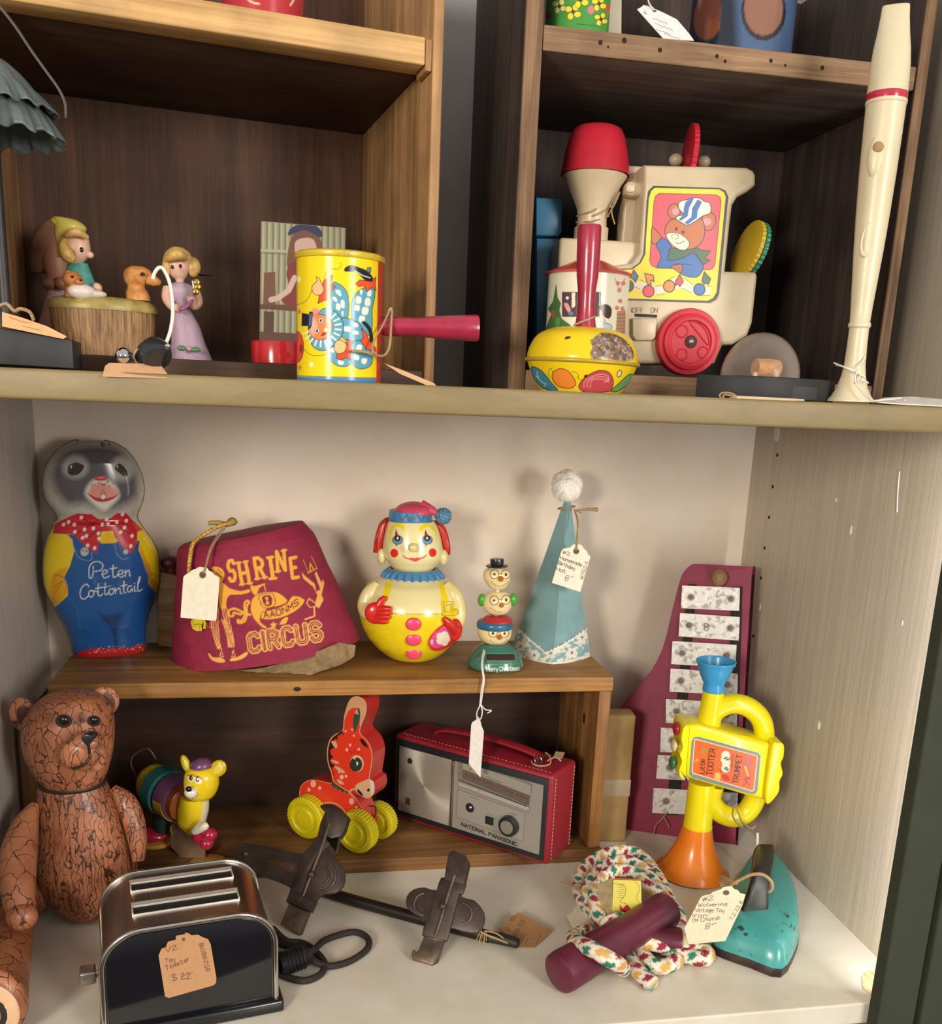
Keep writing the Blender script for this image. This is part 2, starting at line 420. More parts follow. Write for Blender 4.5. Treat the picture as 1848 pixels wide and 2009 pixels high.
GLYPH = {k: G(v) for k, v in {
 'A': '02,28,42 14,34', 'B': '02,08,28,37,36,25,05 25,36,43,32,02', 'C': '47,38,18,07,03,12,32,43', 'D': '02,08,28,46,44,22,02', 'E': '48,08,02,42 05,35', 'F': '48,08,02 05,35',
 'G': '47,38,18,07,03,12,32,43,45,25', 'H': '02,08 42,48 05,45', 'I': '02,08', 'J': '38,33,22,12,03', 'K': '02,08 48,05,42', 'L': '08,02,42', 'M': '02,08,24,48,42', 'N': '02,08,42,48',
 'O': '18,07,03,12,32,43,47,38,18', 'P': '02,08,28,47,46,35,05', 'Q': '18,07,03,12,32,43,47,38,18 24,41', 'R': '02,08,28,47,46,35,05 25,42', 'S': '47,38,18,07,06,15,35,44,43,32,12,03', 'T': '22,28 08,48',
 'U': '08,03,12,32,43,48', 'V': '08,22,48', 'W': '08,12,26,32,48', 'X': '08,42 02,48', 'Y': '08,25,48 25,22', 'Z': '08,48,02,42',
 'a': '36,16,05,03,12,22,34 36,32', 'b': '08,02 04,16,26,35,33,22,12,03', 'c': '36,16,05,03,12,32', 'd': '38,32 34,26,16,05,03,12,22,33', 'e': '04,34,35,26,16,05,03,12,32', 'f': '38,28,17,12 06,26',
 'g': '36,16,05,04,13,23,34 36,31,20,10', 'h': '08,02 04,16,26,35,32', 'i': '06,02 08,08', 'j': '26,21,10 28,28', 'k': '08,02 36,04,32', 'l': '08,02', 'm': '02,06 05,16,25,22 25,36,45,42', 'n': '02,06 04,16,26,35,32',
 'o': '16,05,03,12,22,33,35,26,16', 'p': '00,06 04,16,26,35,33,22,12,03', 'r': '02,06 04,16,26', 's': '36,16,05,14,24,33,22,02', 't': '18,13,22,32 06,26', 'u': '06,03,12,22,33 36,32', 'v': '06,12,26', 'w': '06,12,25,32,46',
 'x': '06,32 02,36', 'y': '06,13 36,20,10', 'z': '06,36,02,32', '0': '18,07,03,12,22,33,37,28,18', '1': '07,18,12', '2': '07,18,28,37,36,02,42', '3': '07,18,28,37,36,25,34,33,22,12,03', '4': '28,04,44 38,32',
 '5': '38,08,05,25,34,33,22,02', '6': '38,16,04,03,12,22,33,34,25,05', '7': '08,38,12', '8': '18,07,06,15,25,34,33,22,12,03,04,15,25,36,37,28,18', '9': '35,15,06,07,18,28,37,34,22', '#': '12,28 32,48 06,46 04,44',
 '$': '47,38,18,07,06,15,35,44,43,32,12,03 29,21', '(': '18,06,04,12', ')': '08,16,14,02', '-': '05,35', '.': '12,12', '!': '08,04 02,02', "'": '08,06', '/': '02,38'}.items()}
DARKINK = c('#2a2320')
# ================================================================ setting
FL, ST, SB, XR, XL, YB = 0.0, 0.589, 0.567, 0.625, -0.315, 0.497
M_cream = mat('cream_wall_paint', c('#e3d6c7'), 0.6, col2=c('#dbcbb8'), scale=9, bump=0.02)
M_floor = mat('white_shelf_paint', c('#dcd6c8'), 0.32, col2=c('#cfc8b6'), scale=14, bump=0.03, lo=0.3, hi=0.6)
M_olive = mat('olive_edge_paint', c('#87764f'), 0.5, col2=c('#7b6b47'), scale=20, stretch=(1, 1, 4), bump=0.05)
M_shelf = mat('pale_olive_shelf_top_paint', c('#b9ad92'), 0.45, scale=25)
M_grey = mat('grey_rear_paint', c('#aaa6a6'), 0.7, col2=c('#9c9899'), scale=6)
M_green = mat('dark_green_door_paint', c('#3d4234'), 0.75, scale=30, spec=.2)
def streak_wall(name, a, b_):
    m, nt, b = nodes(name); setp(b, 0.42, 0, 0, 0.45)
    nz, rp = mottle(nt, b, a, b_, 1.0, (150, 120, 5.0), 6, 0.3, 0.7, 0.5, 0.0012)
    return m
M_beige = streak_wall('brushed_beige_paint', c('#b9ad9b'), c('#c9bdab'))
M_leftw = streak_wall('shaded_beige_paint', c('#aca59d'), c('#bab3aa'))  # same beige as the right wall, its shadow mixed into the colour
struct('floor', rbox(-0.42, 0.80, 0.0, 0.52, -0.024, 0.0, 0.002), M_floor)
struct('wall_back', box(-0.42, 0.80, YB, YB + 0.012, 0.0, SB), M_cream)
struct('wall_upper', box(-0.50, 0.80, 0.50, 0.512, ST, 1.30), M_grey)
struct('wall_left', rbox(XL - 0.02, XL, 0.0, YB, 0.0, SB, 0.002), M_leftw)
# right side panel, with its drilled shelf-pin holes and chips of missing paint
wr = struct('wall_right', box(XR, XR + 0.02, 0.003, YB, 0.0, 1.30), M_beige)
M_hole = mat('dark_pin_hole', c('#14110f'), 0.9)
M_chip = mat('bare_paint_chip', c('#efe9dd'), 0.6)
hs = [cyl((XR - 0.0004, y, z), (XR + 0.004, y, z), 0.0024, seg=10) for y, z in [W(px, py, x=XR)[1:] for px, py in
     ((1525, 893), (1516, 955), (1509, 1015), (1500, 1075), (1493, 1134), (1811, 1440), (1797, 1514), (1784, 1588), (1773, 1660), (1761, 1730), (1749, 1802), (1738, 1870), (1478, 1248))]]
new_obj('pin_hole', join(*hs), M_hole, wr)
ch = []
for px, py, w, h in ((1524, 850, .009, .011), (1669, 1040, .003, .006), (1491, 1191, .003, .005), (1606, 1423, .004, .006), (1640, 981, .0012, .003), (1770, 1222, .0015, .003)):
    _, y, z = W(px, py, x=XR); ch.append(sph((XR, y, z), (0.0006, w, h), 8, 5))
for a, b_ in (((1765, 925), (1760, 1005)),):
    A, B = W(*a, x=XR), W(*b_, x=XR); ch.append(tube([tuple(A), tuple((A + B) / 2 + [0, 0.001, 0]), tuple(B)], 0.0008, 6))
new_obj('paint_chip', join(*ch), M_chip, wr)
sb = meta(new_obj('shelf_board', rbox(-0.50, 0.80, 0.0, 0.50, SB, ST, 0.0025), M_olive), 'long olive-painted shelf board dividing the upper wooden crates from the white compartment', 'shelf')
# dark green face frame of the cabinet at the right
xg = W(1725, 1968, y=-0.016)[0]
gf = struct('trim_1', join(rbox(xg, xg + 0.042, -0.018, 0.0, -0.3, SB - 0.002, 0.003), rbox(xg + 0.045, xg + 0.14, -0.022, -0.004, -0.3, SB - 0.002, 0.003)), M_green)
# worn bare patch at the floor's front right corner
M_bare = mat('bare_wood_patch', c('#c79a62'), 0.7, col2=c('#e3cfa6'), scale=30, stretch=(8, 1, 1))
pp = [W(x, y, z=0.0)[:2] for x, y in ((1690, 1917), (1700, 1906), (1730, 1905), (1748, 1920), (1728, 1950), (1708, 1952), (1693, 1940))]
pp = [(min(a, XR - .001), b_) for a, b_ in pp]
bp_ = meta(new_obj('worn_patch', slab(pp, 0.0, 0.0006), M_bare), 'small bare wood patch worn through the white shelf paint by the green frame', 'worn patch')

# ---------------------------------------------------------------- wooden crates
W_l = wood('amber_pine', c('#805d3c'), c('#b28a5e'), c('#cda273'), 2, 0.55, 1.0)
W_lx = wood('amber_pine_rail', c('#b58e5c'), c('#dcb47a'), c('#e8c48e'), 0, 0.55, 0.7)
W_dk = wood('dark_stained_pine', c('#3b281c'), c('#553a28'), c('#6a4a34'), 2, 0.6, 0.8)
W_dkx = wood('dark_stained_pine_flat', c('#3d2b1f'), c('#4c3626'), c('#5d4431'), 0, 0.6, 0.8)
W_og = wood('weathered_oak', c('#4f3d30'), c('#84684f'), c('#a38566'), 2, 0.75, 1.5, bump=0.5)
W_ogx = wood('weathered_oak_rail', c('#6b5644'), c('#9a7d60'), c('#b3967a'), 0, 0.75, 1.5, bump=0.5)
W_ogd = wood('weathered_oak_shaded_inside', c('#33292a'), c('#453a38'), c('#574a45'), 2, 0.7, 0.9)  # oak darkened for the shade and dirt inside the crate
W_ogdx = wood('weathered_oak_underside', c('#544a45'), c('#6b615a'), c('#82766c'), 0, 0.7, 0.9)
M_nail = mat('black_nail_stain', c('#1a1412'), 0.8)
o = W(838, 500, y=0.118); o[2] = ST
fL = Fr(o, 8.8)
cl = thing('wooden_crate', 'amber pine crate on its side holding ceramic figurines, left end of the upper shelf', 'crate', fL)
wl = -0.345; zt = 1.02; dpt = 0.27
new_obj('side_panel', rbox(0.0, 0.0095, 0, dpt, 0, zt - ST, 0.0015), W_l, cl)
new_obj('side_panel', rbox(wl - 0.0095, wl, 0, dpt, 0, zt - ST, 0.0015), W_l, cl)
new_obj('back_panel', box(wl, 0, dpt - 0.008, dpt, 0.0, zt - ST), W_dk, cl)
new_obj('bottom_board', rbox(wl + .0005, -.0005, 0.002, dpt - 0.009, 0.0, 0.013, 0.001), W_dkx, cl)
za = fL.p(820, 69)[1]; zb = fL.p(820, 125)[1]
new_obj('front_rail', rbox(wl + .0005, -0.006, 0.001, 0.030, zb, za, 0.0015), W_lx, cl)
new_obj('shelf', rbox(wl + .0005, -.0005, 0.031, dpt - 0.009, zb + 0.004, za - 0.004, 0.001), W_dkx, cl)
new_obj('cleat', rbox(-0.0055, -0.0002, 0.001, 0.030, zb - 0.004, za - 0.001, 0.001), W_l, cl)
SLz = ST + za

o = W(1048, 400, y=0.118); o[2] = ST
fR = Fr(o, 0)
cr = thing('wooden_crate', 'weathered brown crate on its side with nail holes, holding the toy train', 'crate', fR)
xin = W(1764, 402, y=0.118)[0] - o[0]; xo = o[0] - W(1014, 400, y=0.118)[0]; dR = 0.25
za = fR.p(1068, 46)[1]; zb = fR.p(1066, 97)[1]
W_ogb = wood('shaded_dirty_oak_board', c('#2f2827'), c('#433a36'), c('#564a43'), 2, 0.65, 1.0, bump=0.3)  # side boards carry the crate's inner shade and dirt in their colour
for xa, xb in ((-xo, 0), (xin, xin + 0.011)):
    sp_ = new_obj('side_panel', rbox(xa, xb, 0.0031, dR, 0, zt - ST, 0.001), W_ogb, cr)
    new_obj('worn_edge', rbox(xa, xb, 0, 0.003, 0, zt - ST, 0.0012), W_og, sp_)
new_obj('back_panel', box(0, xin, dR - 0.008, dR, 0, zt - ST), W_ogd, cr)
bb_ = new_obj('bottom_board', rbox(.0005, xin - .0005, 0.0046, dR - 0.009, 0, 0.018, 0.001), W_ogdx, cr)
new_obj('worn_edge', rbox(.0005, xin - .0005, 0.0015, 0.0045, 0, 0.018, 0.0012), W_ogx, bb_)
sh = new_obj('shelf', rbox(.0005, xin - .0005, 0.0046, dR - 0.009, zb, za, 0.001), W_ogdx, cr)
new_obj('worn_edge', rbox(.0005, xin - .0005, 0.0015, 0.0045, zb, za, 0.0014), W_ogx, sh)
nl = []
for px, py, r in ((1179, 82, 4), (1226, 78, 4.5), (1296, 97, 4), (1408, 109, 3.5), (1424, 119, 3), (1514, 118, 3.5), (1542, 127, 2.5), (1615, 132, 4), (1194, 91, 2)):
    a = fR.p(px, py); nl.append(sph((a[0], 0.0015, a[1]), (r / 2000, 0.0006, r / 2000), 10, 6))
new_obj('nail_head', join(*nl), M_nail, sh)
SRz = ST + za + 0.0005

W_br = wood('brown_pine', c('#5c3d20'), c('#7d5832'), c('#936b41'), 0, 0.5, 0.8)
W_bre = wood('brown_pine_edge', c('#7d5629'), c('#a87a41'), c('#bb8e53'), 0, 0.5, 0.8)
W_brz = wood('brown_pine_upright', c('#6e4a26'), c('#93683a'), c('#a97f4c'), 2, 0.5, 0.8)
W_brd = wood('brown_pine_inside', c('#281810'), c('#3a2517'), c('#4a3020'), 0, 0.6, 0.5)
CT = 0.251
x0, x1 = W(92, 1346, y=0.318)[0], W(1205, 1330, y=0.318)[0]
cb = thing('wooden_crate', 'low brown pine crate on the white shelf carrying the rabbit, fez and clown', 'crate', Matrix.Translation((0, 0, 0)))
yb = YB - 0.002
new_obj('top_board', rbox(x0, x1, 0.318, yb, CT - 0.019, CT, 0.002), W_bre, cb)
new_obj('side_panel', rbox(x1 - 0.017, x1 - 0.001, 0.320, yb - 0.008, 0.0185, CT - 0.0192, 0.0015), W_brz, cb)
new_obj('side_panel', rbox(-0.3115, -0.291, 0.320, yb - 0.008, 0.0185, CT - 0.052, 0.0015), W_brz, cb)
new_obj('bottom_board', rbox(-0.3125, x1 + 0.002, 0.318, yb, 0.0, 0.018, 0.0015), W_br, cb)
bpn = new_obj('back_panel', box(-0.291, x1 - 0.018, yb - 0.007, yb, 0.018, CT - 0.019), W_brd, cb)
new_obj('knot', join(*[sph((x1 - .0175, y, z), (.0008, .004, h), 12, 8) for y, z, h in ((.372, .178, .0075), (.385, .106, .006))] + [sph((W(583, 1352, y=.318)[0], .3185, W(583, 1352, y=.318)[2]), (.006, .0008, .0035), 12, 8)]), mat('knot_hole', c('#1d130c'), .8), cb)
# ================================================================ things on the upper shelf
def at(px, py, y, z): 
    o = W(px, py, y=y); o[2] = z; return o
M_kraft = paintmat('kraft_card', 0.8); M_card = paintmat('cream_card', 0.7)
M_twine = mat('jute_twine', c('#b79a72'), 0.9, col2=c('#8d7350'), scale=900, bump=0.3)
M_wtwine = mat('white_cotton_string', c('#e8e4dc'), 0.85, scale=600)
def price_tag(label, fr, poly, base, strings=(), paint=None, w=0.0, t=0.0006, n=(70, 60), group=None, hole=None, smat=None, kraft=False, bend=None, rs=0.0007):
    root = thing('price_tag', label, 'price tag', fr, group)
    s = sheet(fr.pts(poly, w), w, t, n[0], n[1], bend)
    o = new_obj('card', s, M_kraft if kraft else M_card, root, None)
    p = Paint(o, fr, base)
    p.noise(poly, tuple(x * 0.86 for x in base), 0.15, 0.45, 0.7, 0.5, 5)
    if paint: paint(p)
    if hole: p.ell(hole[0], hole[1], hole[2], hole[3] if len(hole) > 3 else hole[2], c('#5a4a40'))
    p.done()
    if strings: new_obj('string', join(*[tube([fr.P(*q) for q in st], rs, 6, smooth=5) for st in strings]), smat or M_twine, root, 60)
    return root

# --- black stand with a ruffled parasol, cut by the photo's left edge
f = Fr(at(60, 716, 0.045, ST), 6)
M_blk = mat('black_painted_metal', c('#25272b'), 0.5, col2=c('#1a1b1e'), scale=40)
M_ruf = mat('grey_green_ruffle', c('#5f6b6b'), 0.45, col2=c('#4a5556'), scale=50, bump=0.1)
M_wire = mat('grey_wire', c('#4a4b50'), 0.5, 0.3)
t = thing('parasol_ornament', 'dark ornament with ruffled grey parasol on a pole and black block base', 'ornament', f)
new_obj('base', prism(f.pts([(-150, 617), (142, 667), (146, 724), (-150, 706)], -0.03), -0.03, 0.03, 0.002), M_blk, t)
cx_ = f.p(-4, 400)[0]
new_obj('pole', cyl((cx_, 0, f.p(0, 640)[1]), (cx_, 0, f.p(-2, 150)[1]), 0.0042), M_blk, t)
def ruffle(r0, z0, r1, z1, nw, amp, ph):
    V, F = [], []; S, T = 180, 16
    for i in range(T):
        u = i / (T - 1)
        for k in range(S):
            a = 2 * PI * k / S; wv = math.sin(nw * a + ph) + 0.4 * math.sin(2.3 * nw * a + 1); r = r0 + (r1 - r0) * u ** 0.8 + amp * u * u * wv
            V.append((cx_ + r * math.cos(a), r * math.sin(a), z0 + (z1 - z0) * (u ** 1.5) + amp * 0.8 * u * u * math.cos(nw * a + ph + 0.6)))
    for i in range(T - 1):
        for k in range(S): F.append((i * S + k, i * S + (k + 1) % S, (i + 1) * S + (k + 1) % S, (i + 1) * S + k))
    return V, F
z_ = lambda y: f.p(0, y)[1]
kk = f.k(60, 300)
sh_ = new_obj('parasol', join(ruffle(8 * kk, z_(112), 96 * kk, z_(190), 13, 5 * kk, 0), ruffle(40 * kk, z_(150), 124 * kk, z_(214), 17, 7 * kk, 1), ruffle(70 * kk, z_(190), 134 * kk, z_(268), 15, 8 * kk, 2.2)), M_ruf, t)
md = sh_.modifiers.new('s', 'SOLIDIFY'); md.thickness = 0.0012
new_obj('wire_hoop', tube([f.P(*q) for q in ((-20, -8), (0, 14), (30, 52), (62, 100), (92, 142), (116, 176), (128, 205), (128, 232))], 0.0011, 8, smooth=4), M_wire, t)
price_tag('kraft paper tag with a cord lying on the black ornament base at far left', f, [(4, 612), (40, 622), (92, 640), (131, 660), (124, 665), (60, 652), (4, 640)], c('#dfa877'),
          [[(-6, 604, -.033), (12, 596, -.036), (28, 610, -.0375), (40, 606, -.036), (58, 612, -.036), (66, 628, -.034)]],
          lambda p: (p.line([(18, 622), (40, 630), (60, 634)], c('#8c6a48'), 1.5), p.line([(45, 640), (80, 648)], c('#8c6a48'), 1.4)), w=-0.033, kraft=True, rs=0.0014)

# --- ceramic planter with girl, puppy and duckling
CB = ST + 0.0135
f = Fr(at(203, 702, 0.185, CB)); kk = f.k(200, 600)
M_bark = mat('ceramic_bark', c('#b08a5c'), 0.5, col2=c('#6b4a2b'), scale=1.0, stretch=(420, 420, 26), bump=0.9, lo=0.3, hi=0.62, bdist=0.002)
M_moss = mat('ceramic_moss_rim', c('#b5a35f'), 0.4, col2=c('#8a7a3f'), scale=90)
M_skin = mat('ceramic_skin', c('#e3b79d'), 0.35); M_blond = mat('ceramic_blond_hair', c('#d8b56e'), 0.4, col2=c('#b8924e'), scale=120)
M_ker = mat('ceramic_yellow_kerchief', c('#d8ca62'), 0.35); M_teal = mat('ceramic_teal_dress', c('#3f9089'), 0.35, col2=c('#5aa79a'), scale=80)
M_pup = mat('ceramic_tan_fur', c('#cf8a4f'), 0.45, col2=c('#b06a35'), scale=100); M_wht = mat('ceramic_white', c('#e6ddd2'), 0.35)
M_eye = mat('black_gloss', c('#120f0e'), 0.15); M_duck = mat('ceramic_duck_down', c('#d99a58'), 0.6, col2=c('#b87838'), scale=160, bump=0.3)
t = thing('ceramic_planter', 'bark textured ceramic planter with girl in yellow kerchief, puppy and duckling', 'figurine', f)
def rowloft(fr, rows, dep, w=0.0, m=48, ex=1.0, n=None):
    """rows (py, xl, xr) in photo px; depth = dep * half width"""
    R = []
    if n: 
        rows = [tuple(q) for q in cat(rows, n)]
    for py, a, b in rows:
        A, B = fr.p(a, py, w), fr.p(b, py, w); h = abs(B[0] - A[0]) / 2; z = (A[1] + B[1]) / 2
        d = dep * h if not hasattr(dep, '__len__') else None
        R.append((z, A[0], B[0], d if d is not None else dep[0] * h, d if d is not None else dep[1] * h, w))
    R.sort(key=lambda q: q[0]); return loft(R, m, ex)
new_obj('trunk', rowloft(f, [(702, 116, 302), (690, 112, 302), (640, 100, 304), (606, 96, 304)], 0.62, 0, 64), M_bark, t)
new_obj('rim', rowloft(f, [(611, 94, 309), (604, 92, 311), (596, 95, 308), (589, 105, 298), (585, 125, 280)], 0.62, 0, 64), M_moss, t)
g = new_obj('girl', join(rowloft(f, [(520, 140, 158), (512, 132, 166), (500, 126, 176), (488, 124, 178), (474, 125, 176), (460, 128, 172), (450, 136, 164)], 0.9, 0, 32, n=3), sph(f.P(176, 500, -.004), (.0035, .003, .003)), sph(f.P(190, 565, -.012), .0045)), M_skin, t, 60)
new_obj('kerchief', join(rowloft(f, [(505, 112, 128), (480, 110, 132), (462, 106, 160), (448, 106, 170), (438, 104, 164), (430, 102, 150), (426, 104, 130)], 0.8, 0.006, 32, n=3), alathe(f.P(118, 438, .004), f.P(98, 430, .004), [(.006, 0), (.003, .6), (.0005, 1)])), M_ker, g, 60)
new_obj('hair', join(tube([f.P(*q) for q in ((128, 470, -.008), (126, 486, -.01), (134, 502, -.011), (146, 512, -.012))], [.003, .005, .006, .003], 10, smooth=4), tube([f.P(*q) for q in ((130, 462, -.012), (150, 455, -.016), (172, 466, -.012))], [.002, .004, .002], 8, smooth=4)), M_blond, g, 60)
new_obj('eye', sph(f.P(160, 490, -.0245), (.0016, .001, .0022)), M_eye, g, 60)
new_obj('dress', rowloft(f, [(582, 128, 196), (570, 128, 196), (550, 129, 186), (530, 130, 178), (516, 134, 172)], 0.55, 0, 32, n=3), M_teal, g, 60)
pu = new_obj('puppy', join(sph(f.P(142, 548, -.02), (.008, .007, .007)), sph(f.P(134, 542, -.022), (.003, .002, .005)), sph(f.P(155, 553, -.026), (.004, .004, .003)), rowloft(f, [(583, 126, 150), (568, 126, 146), (556, 130, 146)], 0.8, -0.018, 24)), M_pup, t, 60)
new_obj('chest', join(sph(f.P(160, 572, -.022), (.012, .007, .0065)), sph(f.P(188, 577, -.02), (.009, .006, .0035))), M_wht, pu, 60)
new_obj('eye', join(sph(f.P(142, 543, -.0275), .0012), sph(f.P(158, 550, -.0295), .0011)), M_eye, pu, 60)
dk = new_obj('duckling', join(rowloft(f, [(590, 248, 296), (575, 247, 292), (562, 250, 284), (552, 244, 292), (540, 242, 300), (530, 246, 296), (523, 256, 284)], 0.85, -0.006, 32, n=3), alathe(f.P(290, 546, -.01), f.P(316, 556, -.012), [(.0055, 0), (.005, .5), (.0025, .95), (.0005, 1)])), M_duck, t, 60)
new_obj('eye', sph(f.P(280, 538, -.0205), (.002, .0012, .0016)), M_eye, dk, 60)

# --- doll figurine standing behind the planter
f = Fr(at(105, 700, 0.262, CB))
M_dpk = mat('dusty_pink_dress', c('#cfa6a8'), 0.6, col2=c('#b08488'), scale=60, bump=0.2); M_dbr = mat('faded_brown_hair', c('#8a6350'), 0.6, col2=c('#6d4a3a'), scale=70)
M_dsk = mat('faded_bisque_skin', c('#a5735c'), 0.5)
t = thing('doll_figurine', 'brown haired doll figurine in dusty pink dress, dim behind the ceramic planter', 'figurine', f)
b_ = new_obj('body', join(rowloft(f, [(562, 100, 122), (550, 92, 130), (535, 88, 136), (515, 82, 136), (495, 84, 134), (480, 92, 126)], 0.8, 0, 32, n=3), sph(f.P(95, 556, -.01), .006), sph(f.P(120, 556, -.012), .006)), M_dsk, t, 60)
new_obj('hair', rowloft(f, [(535, 60, 92), (515, 57, 120), (490, 60, 136), (465, 64, 134), (445, 76, 124), (432, 90, 112)], 0.75, 0.008, 32, n=3), M_dbr, b_, 60)
new_obj('dress', rowloft(f, [(700, 66, 140), (660, 70, 140), (625, 78, 138), (600, 84, 136), (575, 92, 132), (560, 98, 126)], 0.55, 0, 32, n=3), M_dpk, b_, 60)

# --- lilac angel girl figurine
f = Fr(at(372, 707, 0.175, CB)); kk = f.k(370, 600)
M_lil = mat('lilac_bisque', c('#b59db1'), 0.5, col2=c('#a288a0'), scale=1.0, stretch=(260, 260, 20)); M_gold = mat('gold_leaf', c('#e6b54a'), 0.15, 1.0); M_grn = mat('green_glaze', c('#4c7a4a'), 0.35); M_pinkr = mat('pink_glaze', c('#c08ba0'), 0.35); M_mag = mat('mauve_ribbon', c('#96567f'), 0.4)
M_fsk = mat('bisque_skin', c('#dcb39d'), 0.4)
t = thing('angel_figurine', 'blond girl figurine in long lilac dress holding a gilded book', 'figurine', f)
g = new_obj('girl', join(rowloft(f, [(556, 346, 360), (548, 343, 362), (542, 334, 366), (530, 327, 371), (518, 325, 372), (505, 328, 370), (494, 336, 362)], 0.9, 0, 32, n=3),
    tube([f.P(*q) for q in ((328, 566, 0), (327, 585, -.006), (338, 602, -.014), (352, 604, -.018))], [.004, .0042, .0034, .004], 10, smooth=4), tube([f.P(*q) for q in ((382, 566, 0), (388, 592, -.006), (380, 600, -.012), (374, 582, -.016))], [.004, .0046, .0036, .0036], 10, smooth=4)), M_fsk, t, 60)
new_obj('hair', join(rowloft(f, [(532, 321, 332), (518, 319, 372), (503, 321, 376), (492, 328, 370), (485, 338, 358)], 0.95, 0.005, 32, n=3), sph(f.P(379, 524, .002), (.0065, .006, .0085)), sph(f.P(327, 524, -.004), (.004, .005, .008)), tube([f.P(*q) for q in ((326, 508, -.010), (346, 500, -.0185), (366, 506, -.010))], [.003, .0045, .003], 8, smooth=4)), M_blond, g, 60)
new_obj('eye', join(sph(f.P(338, 524, -.0205), (.0014, .001, .0017)), sph(f.P(354, 522, -.0205), (.0014, .001, .0017))), M_eye, g, 60)
new_obj('dress', rowloft(f, [(707, 335, 418), (698, 334, 414), (670, 336, 402), (640, 335, 392), (615, 336, 378), (603, 340, 372), (590, 334, 380), (572, 327, 386), (560, 332, 378), (554, 344, 364)], 0.75, 0, 48, n=4), M_lil, g, 60)
new_obj('sash', tube([f.P(*q) for q in ((338, 606, -.012), (356, 607, -.020), (372, 596, -.020), (382, 578, -.013))], .0016, 8, smooth=4), M_mag, g, 60)
new_obj('book', prism(f.pts([(376, 552), (388, 548), (392, 572), (380, 576)], -.02), -.024, -.02, .0006), M_wht, t)
new_obj('gilded_page', join(*[sph(f.P(px, py, -.0245), (.003, .0012, .0032)) for px, py in ((386, 554), (388, 563), (384, 572))]), M_gold, t, 60)
new_obj('back_plate', alathe(f.P(390, 540, .010), f.P(390, 536, .010), [(.0005, 0), (.011, .1), (.012, .6), (.0005, 1)]), mat('brown_plate', c('#5a4632'), 0.5), t)  # thin brown disc set behind the hair bun
new_obj('leaf', join(*[sph(f.P(px, py, -.0235), (.004, .0015, .0024)) for px, py in ((356, 683), (384, 686))]), M_grn, t, 60)
new_obj('rosebud', sph(f.P(371, 684, -.024), (.0024, .0016, .0022)), M_pinkr, t, 60)

# --- chrome and black drop-shaped toy on a kraft tag
f = Fr(at(280, 738, 0.022, ST)); kk = f.k(280, 700)
M_chr = mat('chrome', c('#d8d8da'), 0.06, 1.0); M_bpl = mat('black_plastic', c('#2b2d30'), 0.35)
t = thing('desk_toy', 'small black cone and chrome ball joined together at the front shelf edge', 'toy', f)
rb_ = f.k(240, 697) * 17
new_obj('ball', sph(f.P(242, 698), rb_, 32, 20), M_chr, t, 60)
cone = new_obj('cone', alathe(f.P(292, 700, .012), f.P(329, 680, -.024), [(.0098, 0), (.0115, .12), (.0118, .42), (.0108, .46), (.0088, .6), (.0026, .98), (.001, 1.0)], 40), M_bpl, t)
new_obj('tip', sph(f.P(329, 679, -.026), .0022), M_chr, cone, 60)
new_obj('coupling', cyl(f.P(255, 700, 0.0), f.P(280, 702, .012), .003), M_bpl, t)
fk = Fr(at(265, 738, 0.004, ST + 0.0004), 6, 66)
price_tag('kraft tag on the shelf edge under the chrome ball and black cone', fk, [(201, 737), (206, 718), (214, 712), (314, 714), (330, 736), (329, 741)], c('#e0b084'),
          [[(268, 712, -.004), (262, 700, -.012), (266, 690, -.016), (270, 684, -.018)]], kraft=True)
meta(new_obj('twine_loop', tube([f.P(*q) for q in ((322, 682, .02), (334, 650, .022), (339, 610, .024), (334, 560, .026), (322, 530, .028), (312, 525, .028), (303, 536, .028), (300, 548, .028))], .0014, 8, smooth=5), M_wtwine), 'pale stiff cord arching up from the black cone toy', 'cord').matrix_world = f.m

# --- picture card
f = Fr(at(594, 704, 0.235, CB), None, 4)
t = thing('picture_card', 'upright picture card of a girl in blue beret leaning behind the clown tin', 'picture card', f)
pl = [(512, 434), (678, 446), (672, 712), (508, 700)]
o = new_obj('print', sheet(f.pts(pl), 0, 0.001, 200, 150), paintmat('glossy_print', 0.35), t, None)
p = Paint(o, f, c('#8d8d72'))
for i in range(14):
    x = 512 + i * 12; p.line([(x, 430), (x - 3, 705)], c('#5e5f4c'), 2.2); p.line([(x + 5, 430), (x + 2, 705)], c('#a5a587'), 3)
p.line([(508, 491), (680, 498)], c('#a2a183'), 5); p.line([(508, 496), (680, 503)], c('#5b5c49'), 2)
p.poly([(518, 535), (540, 533), (541, 600), (516, 600)], c('#6a4630')); p.poly([(506, 596), (600, 600), (600, 612), (506, 606)], c('#5b3b2a')); p.poly([(518, 610), (538, 612), (536, 690), (516, 688)], c('#53362a'))
p.poly([(508, 650), (600, 655), (600, 712), (508, 700)], c('#5a3a2c'))
p.poly([(564, 500), (575, 460), (600, 448), (622, 458), (634, 490), (630, 530), (570, 530)], c('#6d4431'), 5)
p.poly([(578, 480), (590, 468), (615, 470), (622, 500), (610, 520), (585, 516)], c('#b99c90'), 5)
p.poly([(565, 462), (570, 448), (590, 440), (618, 442), (632, 456), (628, 466), (600, 452), (578, 458)], c('#272f4d'), 4)
p.poly([(562, 535), (572, 515), (600, 520), (625, 560), (620, 600), (585, 605), (552, 590), (565, 560)], c('#742c2c'), 4)
p.line([(578, 545), (566, 570), (545, 585), (532, 588)], c('#bda596'), 11); p.done()

